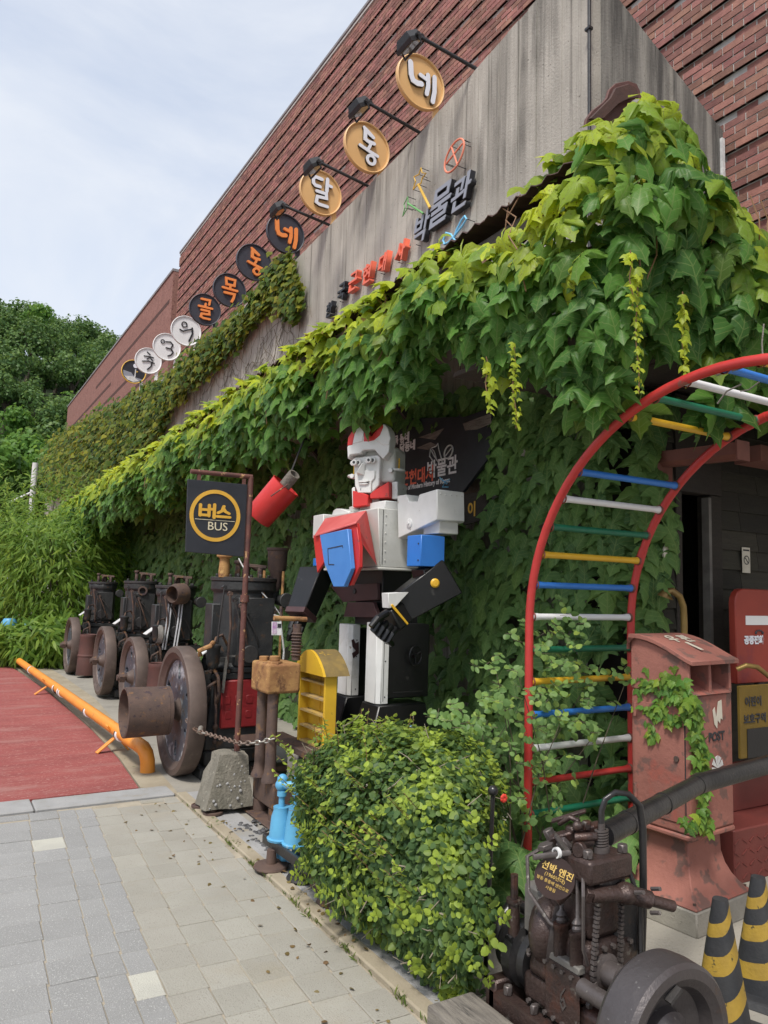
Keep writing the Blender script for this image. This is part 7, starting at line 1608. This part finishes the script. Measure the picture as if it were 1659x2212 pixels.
# --- clipped hedge
hg = thing('hedge', (2.2, 3.2, 0), 'dense rounded box hedge with small bright leaves beside the marine engine', 'hedge')
X0h, X1h, Y0h, Y1h, Zh = 1.71, 2.44, 2.36, 3.92, .84
def hedge_pts(K, shell):
    c = np.array([(X0h + X1h) / 2, (Y0h + Y1h) / 2, .40]); h = np.array([(X1h - X0h) / 2, (Y1h - Y0h) / 2, .42])
    d = N(K, 3); d /= np.linalg.norm(d, axis=1, keepdims=True)
    r = 1 / (np.abs(d) ** 2.4).sum(1) ** (1 / 2.4)
    lump = 1.08 + .08 * np.sin(9 * d[:, 0] * r + 4 * d[:, 2]) + .045 * np.sin(11 * d[:, 1] * r + 2) + .035 * np.sin(15 * d[:, 2] * r + 6 * d[:, 0])
    k = (1 + N(K) * .055) if shell else U(.35, .92, K)
    q = d * (r * lump * k)[:, None]; p = c + q * h; p[:, 0] = X0h + (p[:, 0] - X0h) * (lambda u: np.interp(p[:, 1], [2.36, 2.6, 2.8, 3.1, 3.4], [.15, .24, .58, .95, 1.05]) * (1 - u) + np.interp(p[:, 1], [2.36, 2.55, 2.8, 3.1, 3.4], [.25, .5, .95, 1.08, 1.08]) * u)(clip01((p[:, 2] - .36) / .2)); return p, d
p, d = hedge_pts(24000, True); p2_, d2 = hedge_pts(5000, False); p = cat(p, p2_); d = cat(d, d2)
k = p[:, 2] > .03; 
# the underside is drawn in, bare and twiggy
low = clip01((.30 - p[:, 2]) / .30); k &= RNG.random(len(p)) > low * .4
p, d = p[k], d[k]; p[:, 0] = np.where(p[:, 0] < 2.0, p[:, 0] + .07 * low[k], p[:, 0] - .07 * low[k]); K = len(p)
patch = np.sin(13 * p[:, 0] + 3) * np.sin(11 * p[:, 1]) * np.sin(12 * p[:, 2] + 1)
yg = clip01(-.05 + .9 * clip01(patch) + .5 * clip01((p[:, 2] - .62) * 3) * RNG.random(K) + .22 * N(K))
nr = d + N(K, 3) * .55 + np.array([0, 0, .35]); tp = d * .6 + N(K, 3) * .7 + np.array([0, 0, -.25])
ivy_plant(hg, p, nr, tp, U(.022, .040, K), yg, M['hedge'], M['hedge_one'], T=T_ROUND, Tone=T_ROUND, single=300)
b = MB()
for i in range(90):
    a_ = Vector((U(1.9, 2.3), U(2.75, 3.7), 0)); c_ = Vector((U(X0h + .02, X1h - .05), U(Y0h + .5, Y1h - .05), U(.3, .80)))
    m_ = a_.lerp(c_, .5) + Vector((U(-.06, .06), U(-.06, .06), .08)); b.tube([a_, m_, c_], [.008, .006, .003], 5)
    for j in range(3): q = m_.lerp(c_, U(.1, .9)); b.tube([q, q + Vector((U(-.12, .12), U(-.12, .12), U(-.02, .12)))], [.003, .0015], 4)
o = b.build('twigs', M['stem'], hg); o['kind'] = 'stuff'
# bright rosettes of young leaves all over the surface
rp_, rd_ = hedge_pts(520, True); k = rp_[:, 2] > .12; rp_, rd_ = rp_[k], rd_[k]; RP, RN, RT, RS = [], [], [], []
for c_, d_ in zip(rp_, rd_):
    d_ = d_ + np.array([0, 0, .35]); d_ /= np.linalg.norm(d_); a1 = np.cross(d_, [.3, .5, .8]); a1 /= np.linalg.norm(a1); a2 = np.cross(d_, a1)
    for j in range(int(U(5, 10))):
        t = j * 2.4; o_ = math.cos(t) * a1 + math.sin(t) * a2; RP.append(c_ + d_ * (.012 + .006 * j) + o_ * .006); RN.append(d_ * 1.0 - o_ * .5 + N(3) * .2); RT.append(o_ + d_ * .35); RS.append(U(.018, .032))
foliage('young_leaves', T_ROUND, np.array(RP), np.array(RN), np.array(RT), np.array(RS), clip01(.75 + .22 * N(len(RP))), M['hedge'], hg, kind='stuff')
b = MB()
tw, td = hedge_pts(260, True)
for c_, d_ in zip(tw, td):
    if c_[2] < .08: continue
    q = Vector(c_ * 1.0); o_ = Vector(N(3)).normalized() * .05 + Vector(d_) * .02; b.tube([q - o_ * 1.2, q + Vector(N(3)) * .008, q + o_], [.0028, .0024, .0012], 4)
o = b.build('bare_twigs', M['twig_pale'], hg); o['kind'] = 'stuff'
K = 110; pos = np.stack([1.60 - np.abs(N(K)) * .16, U(2.2, 5.7, K), np.full(K, .006)], 1); pos[K // 2:, 0] = U(1.72, 1.80, K - K // 2); pos[K // 2:, 2] = .03
o = foliage('fallen_leaves', T_ROUND, pos, np.stack([N(K) * .35, N(K) * .35, np.ones(K)], 1), np.stack([N(K), N(K), .1 * N(K)], 1), U(.012, .03, K), U(0, .5, K), M['dead_leaf']); tag(o, 'dry brown leaves and litter scattered along the edging strip', 'litter', kind='stuff')
# young shoots standing above the top
sp_p, sp_n, sp_t, sp_s = [], [], [], []; b = MB()
for i in range(85):
    e = U(0, 1); a_ = Vector((U(X0h + .06, X1h - .12), U(Y0h + .6, Y1h - .05), .76)) if e < .6 else Vector((X0h - .01, U(Y0h + .1, Y1h - .1), U(.3, .75)))
    dr_ = Vector((N(1)[0] * .35, N(1)[0] * .35, 1)) if e < .6 else Vector((-1, N(1)[0] * .4, .9)); dr_.normalize(); L = U(.06, .2)
    b.tube([a_, a_ + dr_ * L], .0018, 4)
    for j in range(int(L / .018)):
        q = a_ + dr_ * (.018 * j + .02); sp_p.append(tuple(q)); s_ = 1 if j % 2 else -1; v_ = Vector((N(1)[0], N(1)[0], .2)); sp_n.append((v_.x * .5, v_.y * .5, 1)); sp_t.append((s_ * v_.x, s_ * v_.y, .5)); sp_s.append(U(.018, .032))
o = b.build('shoots', M['stem_red'], hg); o['kind'] = 'stuff'
foliage('shoot_leaves', T_ROUND, np.array(sp_p), np.array(sp_n), np.array(sp_t), np.array(sp_s), clip01(.65 + .25 * N(len(sp_p))), M['hedge'], hg, kind='stuff')
# --- rose bush grown through the arch
rs = thing('rose_bush', (2.9, 3.15, 0), 'loose rose bush with pale leaflets grown through the left rail of the arch', 'bush')
poly = [(950, 1560), (950, 1505), (1000, 1512), (1040, 1490), (1075, 1410), (1130, 1385), (1160, 1310), (1200, 1285), (1262, 1300), (1285, 1370), (1250, 1400), (1270, 1440), (1340, 1435), (1350, 1500), (1300, 1560), (1290, 1640), (1240, 1690), (1230, 1760), (1150, 1800), (1100, 1740), (1090, 1640), (1040, 1600)]
cl = plane_pts(poly, 175, y=3.10); cl[:, 1] += U(-.16, .22, len(cl))
P_, N_, T_, S_ = [], [], [], []; b = MB(); roots = [Vector((2.75, 3.2, 0)), Vector((2.95, 3.3, 0)), Vector((3.15, 3.25, 0))]
for i, c_ in enumerate(cl):
    ax = np.array([N(1)[0], N(1)[0] * .7 - .3, .25 * N(1)[0]]); ax /= np.linalg.norm(ax); nn = np.array([-.35, -.75, .9]) + N(3) * .4
    sd_ = np.cross(ax, nn); sd_ /= np.linalg.norm(sd_)
    for j, (f_, w_) in enumerate(((0, 0), (-.5, 1), (-.5, -1), (-1.1, 1), (-1.1, -1))):
        P_.append(c_ + ax * f_ * .038 + sd_ * w_ * .010); N_.append(nn + N(3) * .25); T_.append(ax * (1 if j == 0 else .45) + sd_ * w_); S_.append(U(.028, .046))
    q = Vector(c_); b.tube([q - Vector(ax) * .06, q], .0015, 4)
    if i % 16 == 0: r_ = roots[i % 3]; b.tube([r_, r_.lerp(q, .5) + Vector((U(-.05, .05), U(-.05, .05), .12)), q], [.005, .0035, .002], 5)
foliage('leaflets', T_ROUND, np.array(P_), np.array(N_), np.array(T_), np.array(S_), clip01(.35 * N(len(P_))), M['rose'], rs, kind='stuff')
o = b.build('canes', M['stem'], rs); o['kind'] = 'stuff'
q = W(1087, 1724, y=2.60); b = MB()
for i in range(7): a = i * .9; b.sphere(q + Vector((.010 * math.cos(a), -.004, .010 * math.sin(a))), .010, 8, 6, (1, .6, 1))
b.build('rose_flower', M['petal'], rs)
# --- small ivy over the post box
pi = thing('ivy', (3.2, 2.5, .9), 'small-leaved ivy trailing over the left side and corner of the post box', 'ivy')
def trail(path, n, spread, **kw):
    pp = np.array(path, float); t = U(0, len(path) - 1, n); i = np.minimum(t.astype(int), len(path) - 2); f_ = (t - i)[:, None]
    px = pp[i] * (1 - f_) + pp[i + 1] * f_ + N(n, 2) * spread
    return np.array([tuple(W(a, e, **kw)) for a, e in px])
pA_ = cat(trail([(1375, 1470), (1420, 1475), (1470, 1500), (1490, 1520)], 75, 9, x=3.235), trail([(1375, 1520), (1420, 1530), (1470, 1560)], 45, 9, x=3.235), trail([(1405, 1560), (1410, 1600)], 12, 5, x=3.235), trail([(1440, 1460), (1480, 1480)], 14, 8, x=3.23))
pB_ = cat(trail([(1490, 1500), (1508, 1560), (1515, 1620), (1520, 1680)], 70, 8, y=2.425), trail([(1518, 1680), (1522, 1760), (1530, 1790)], 26, 5, y=2.42), trail([(1480, 1780), (1525, 1775)], 16, 7, y=2.42))
p = cat(pA_, pB_); K = len(p); nn = cat(np.tile([-1., -.4, .5], (len(pA_), 1)), np.tile([-.3, -1., .5], (len(pB_), 1))) + N(K, 3) * .3
leaf_objects('leaf', [leaf_mesh(_vary(T_IVY), M['ivy_one'], 'leaf') for _ in range(4)], p, nn, np.stack([N(K) * .4, N(K) * .3, -np.ones(K)], 1), U(.030, .055, K), clip01(.12 + .12 * N(K)), pi)
b = MB(); b.tube([W(1375, 1480, x=3.245), W(1430, 1490, x=3.245), W(1488, 1515, x=3.245), W(1508, 1570, y=2.44), W(1518, 1660, y=2.44), W(1526, 1780, y=2.43)], .003, 5); b.build('stem', M['stem'], pi)
# dry twigs caught on top of the arch
dt = thing('dry_twig', tuple(W(1600, 800, y=1.9)), 'pale dry twig lying along the top of the arch', 'twig')
b = MB(); b.tube([W(1548, 810, y=2.05), W(1600, 795, y=1.9), W(1640, 778, y=1.8), W(1659, 772, y=1.75)], .005, 5); b.tube([W(1648, 776, y=1.78), W(1646, 740, y=1.8), W(1650, 700, y=1.8)], .0035, 5); b.tube([W(1602, 830, y=1.9), W(1570, 845, y=1.95), W(1550, 872, y=2.0)], .004, 5); b.tube([W(1640, 825, y=1.8), W(1618, 842, y=1.85), W(1600, 845, y=1.9)], .003, 5)
b.build('stem', M['timber'], dt)

# --- bushes by the far end of the road
def shrub(cx, cy, rx, rz_, n, lbl, T=T_LONG, sz=(.13, .24), z0=.3, nm='bamboo_bush', m='bamboo', droop=.5):
    root = thing(nm, (cx, cy, 0), lbl, 'bush')
    d = N(n, 3); d /= np.linalg.norm(d, axis=1, keepdims=True); r = U(.45, 1.0, n) ** .6
    lump = 1 + .16 * np.sin(5 * d[:, 0] + 4 * d[:, 2] + cx) + .14 * np.sin(6 * d[:, 1] - 5 * d[:, 2] + cy)
    p = np.array([cx, cy, z0 + rz_]) + d * (r * lump)[:, None] * np.array([rx, rx, rz_]); p[:, 2] = np.maximum(p[:, 2], .05)
    foliage('leaves', T, p, d * .5 + N(n, 3) * .5 + np.array([-.2, -.4, .6]), d * .8 + N(n, 3) * .4 + np.array([0, 0, -droop]), U(sz[0], sz[1], n), clip01(.15 + .25 * N(n) + .5 * (r - .8)), M[m], root, kind='stuff')
    b = MB()
    for i in range(14):
        e = Vector((cx + U(-rx, rx) * .8, cy + U(-rx, rx) * .8, U(.5 * rz_, 1.8 * rz_))); a_ = Vector((cx + U(-.3, .3), cy + U(-.3, .3), 0)); b.tube([a_, a_.lerp(e, .5) + Vector((0, 0, .2)), e], [.022, .016, .006], 5)
    o = b.build('stems', M['bark'], root); o['kind'] = 'stuff'
shrub(2.2, 16.8, 1.25, 1.45, 4200, 'tall bright bush with long narrow leaves, nearest to the last engine')
shrub(1.1, 17.8, 1.05, 1.5, 3600, 'narrow-leaved bush at the left edge, hanging over the red road end')
shrub(1.9, 19.8, 1.3, 2.0, 3600, 'taller narrow-leaved bush behind the front bushes, under the white pole')
shrub(3.0, 18.6, .9, 1.75, 2600, 'narrow-leaved bush squeezed against the ivy wall at the far end')
shrub(2.0, 15.4, .75, .42, 1700, 'low grassy clump with blade-like leaves beside the farthest flywheel', z0=.05, droop=.2, sz=(.18, .34), nm='grass_clump')
shrub(1.35, 15.7, .55, .36, 1200, 'low grassy clump at the far end of the orange pipe', z0=.05, droop=.2, sz=(.16, .3), nm='grass_clump')
q = W(70, 1040, y=22); wp = thing('white_pole', (q.x, 22, 0), 'thin white pole rising behind the bushes on the left', 'pole'); a_ = W(75, 1000, y=22); MB().cyl((q.x, 22, 0), (q.x + .04, 22, a_.z), .075, n=14).build('shaft', M['white_plate'], wp); MB().tube([W(20, 1085, y=22), W(72, 1062, y=22)], .03, 8).build('cable', M['white_plate'], wp)
for i, (px, py) in enumerate(((20, 1347), (55, 1356))):
    q = W(px, py, y=16.3); bo = thing('blue_pot', tuple(q), ['larger blue round pot half hidden in the bushes', 'smaller blue round pot half hidden in the bushes'][i], 'pot', 'blue pots in the bushes')
    b = MB(); b.lathe(q + Vector((0, 0, -.12)), (0, 0, 1), [(.001, 0), (.08, 0), (.14, .06), (.15, .13), (.11, .2), (.10, .22), (.09, .2), (.001, .18)], 18); b.build('body', M['pump_blue'], bo); MB().cyl((q.x, q.y, 0), (q.x, q.y, q.z - .115), .05, n=10).build('stand', M['bark'], bo)

# --- wooded hill
def hillz(x, y): return 35 * (1 / (1 + np.exp(-(y - 90 - .10 * (x - 8)) / 10.0))) * (1 - .0022 * np.clip(x - 6, 0, 200) ** 1.25) * (1 + .05 * np.sin(x * .11))
nx, ny = 40, 30; vs, fs = [], []
for j in range(ny):
    for i in range(nx): x, y = -90 + 190 * i / (nx - 1), 62 + 120 * j / (ny - 1); vs.append((x, y, float(max(hillz(x, y), 0)) - .3))
for j in range(ny - 1):
    for i in range(nx - 1): a = j * nx + i; fs.append((a, a + 1, a + nx + 1, a + nx))
b = MB(); b.v = [Vector(v) for v in vs]; b.f = fs; o = b.build('hill', M['hillground'], ang=180); o['kind'] = 'structure'
def crown_mesh(m, R, n, sz, seed):
    g = np.random.default_rng(seed); nb = 15; cs = g.normal(0, 1, (nb, 3)); cs /= np.linalg.norm(cs, axis=1, keepdims=True); cs *= g.uniform(.35, .75, (nb, 1)) * np.array([1, 1, .9]); rr = g.uniform(.28, .48, nb)
    k = g.integers(0, nb, n); d = g.normal(0, 1, (n, 3)); d /= np.linalg.norm(d, axis=1, keepdims=True); p = (cs[k] + d * (rr[k] * g.uniform(.7, 1.05, n))[:, None]) * R
    o = foliage('crown', T_CLUMP, p, d + g.normal(0, .5, (n, 3)) + np.array([0, 0, .3]), d * .5 + g.normal(0, .5, (n, 3)) + np.array([0, 0, -.5]), g.uniform(sz * .7, sz * 1.3, n), clip01(.25 * g.normal(0, 1, n) + .35 * d[:, 2]), m)
    me = o.data; bpy.data.objects.remove(o); return me
def trunk_mesh(h):
    b = MB(); b.tube([(0, 0, -h), (.1, 0, -h * .5), (0, .1, .2 * h)], [.05 * h, .04 * h, .02 * h], 8)
    for a in (0, 2.1, 4.2): b.tube([(.05, 0, -h * .35), (.25 * h * math.cos(a), .25 * h * math.sin(a), .1 * h)], [.022 * h, .008 * h], 6)
    o = b.build('trunk', M['bark']); me = o.data; bpy.data.objects.remove(o); return me
cms = [crown_mesh(M['tree_dark'], 1.0, 1500, .115, s) for s in range(5)] + [crown_mesh(M['tree_light'], 1.0, 1500, .115, 9)]
tm = trunk_mesh(1.3)
def tree(x, y, z, R, H, mesh, lbl, group, nm='tree'):
    root = thing(nm, (x, y, z), lbl, 'tree', group)
    c = bpy.data.objects.new('crown', mesh); COL.objects.link(c); c.parent = root; c.location = (0, 0, H); c.scale = (R, R, R * U(.9, 1.2)); c.rotation_euler = (0, 0, U(0, 6.28))
    t = bpy.data.objects.new('trunk', tm); COL.objects.link(t); t.parent = root; t.location = (0, 0, H); s_ = H / 1.3; t.scale = (s_, s_, s_)
cnt = 0
for row, y in enumerate((70, 76, 81, 86, 90, 94, 98, 102, 106, 110, 115, 120)):
    x = -3 + (row % 2) * 1.9
    while x < 34:
        xx, yy = x + U(-1, 1), y + U(-2.5, 2.5); zz = float(hillz(xx, yy)); px, py, d = project([xx, yy, zz + 7])
        if -140 < px < 330:
            tree(xx, yy, zz - .4, U(2.3, 3.5), U(3.6, 6.0), cms[int(U(0, 5)) if RNG.random() < .85 else 5], 'dark green broadleaf tree in the wood on the hillside', 'trees of the hillside wood'); cnt += 1
        x += 3.2
for px, yy, zc, R in ((70, 52, 8.3, 3.3), (15, 50, 7.2, 3.0), (112, 55, 6.4, 2.6)):
    q = W(px, 950, y=yy); tree(q.x, yy, 0, R, zc, cms[5], {70: 'bright green tree at the end of the brick wing, tallest of the near trees', 15: 'bright green tree at the left edge of the picture', 112: 'smaller bright green tree close to the wing corner'}[px], 'bright trees below the hill')
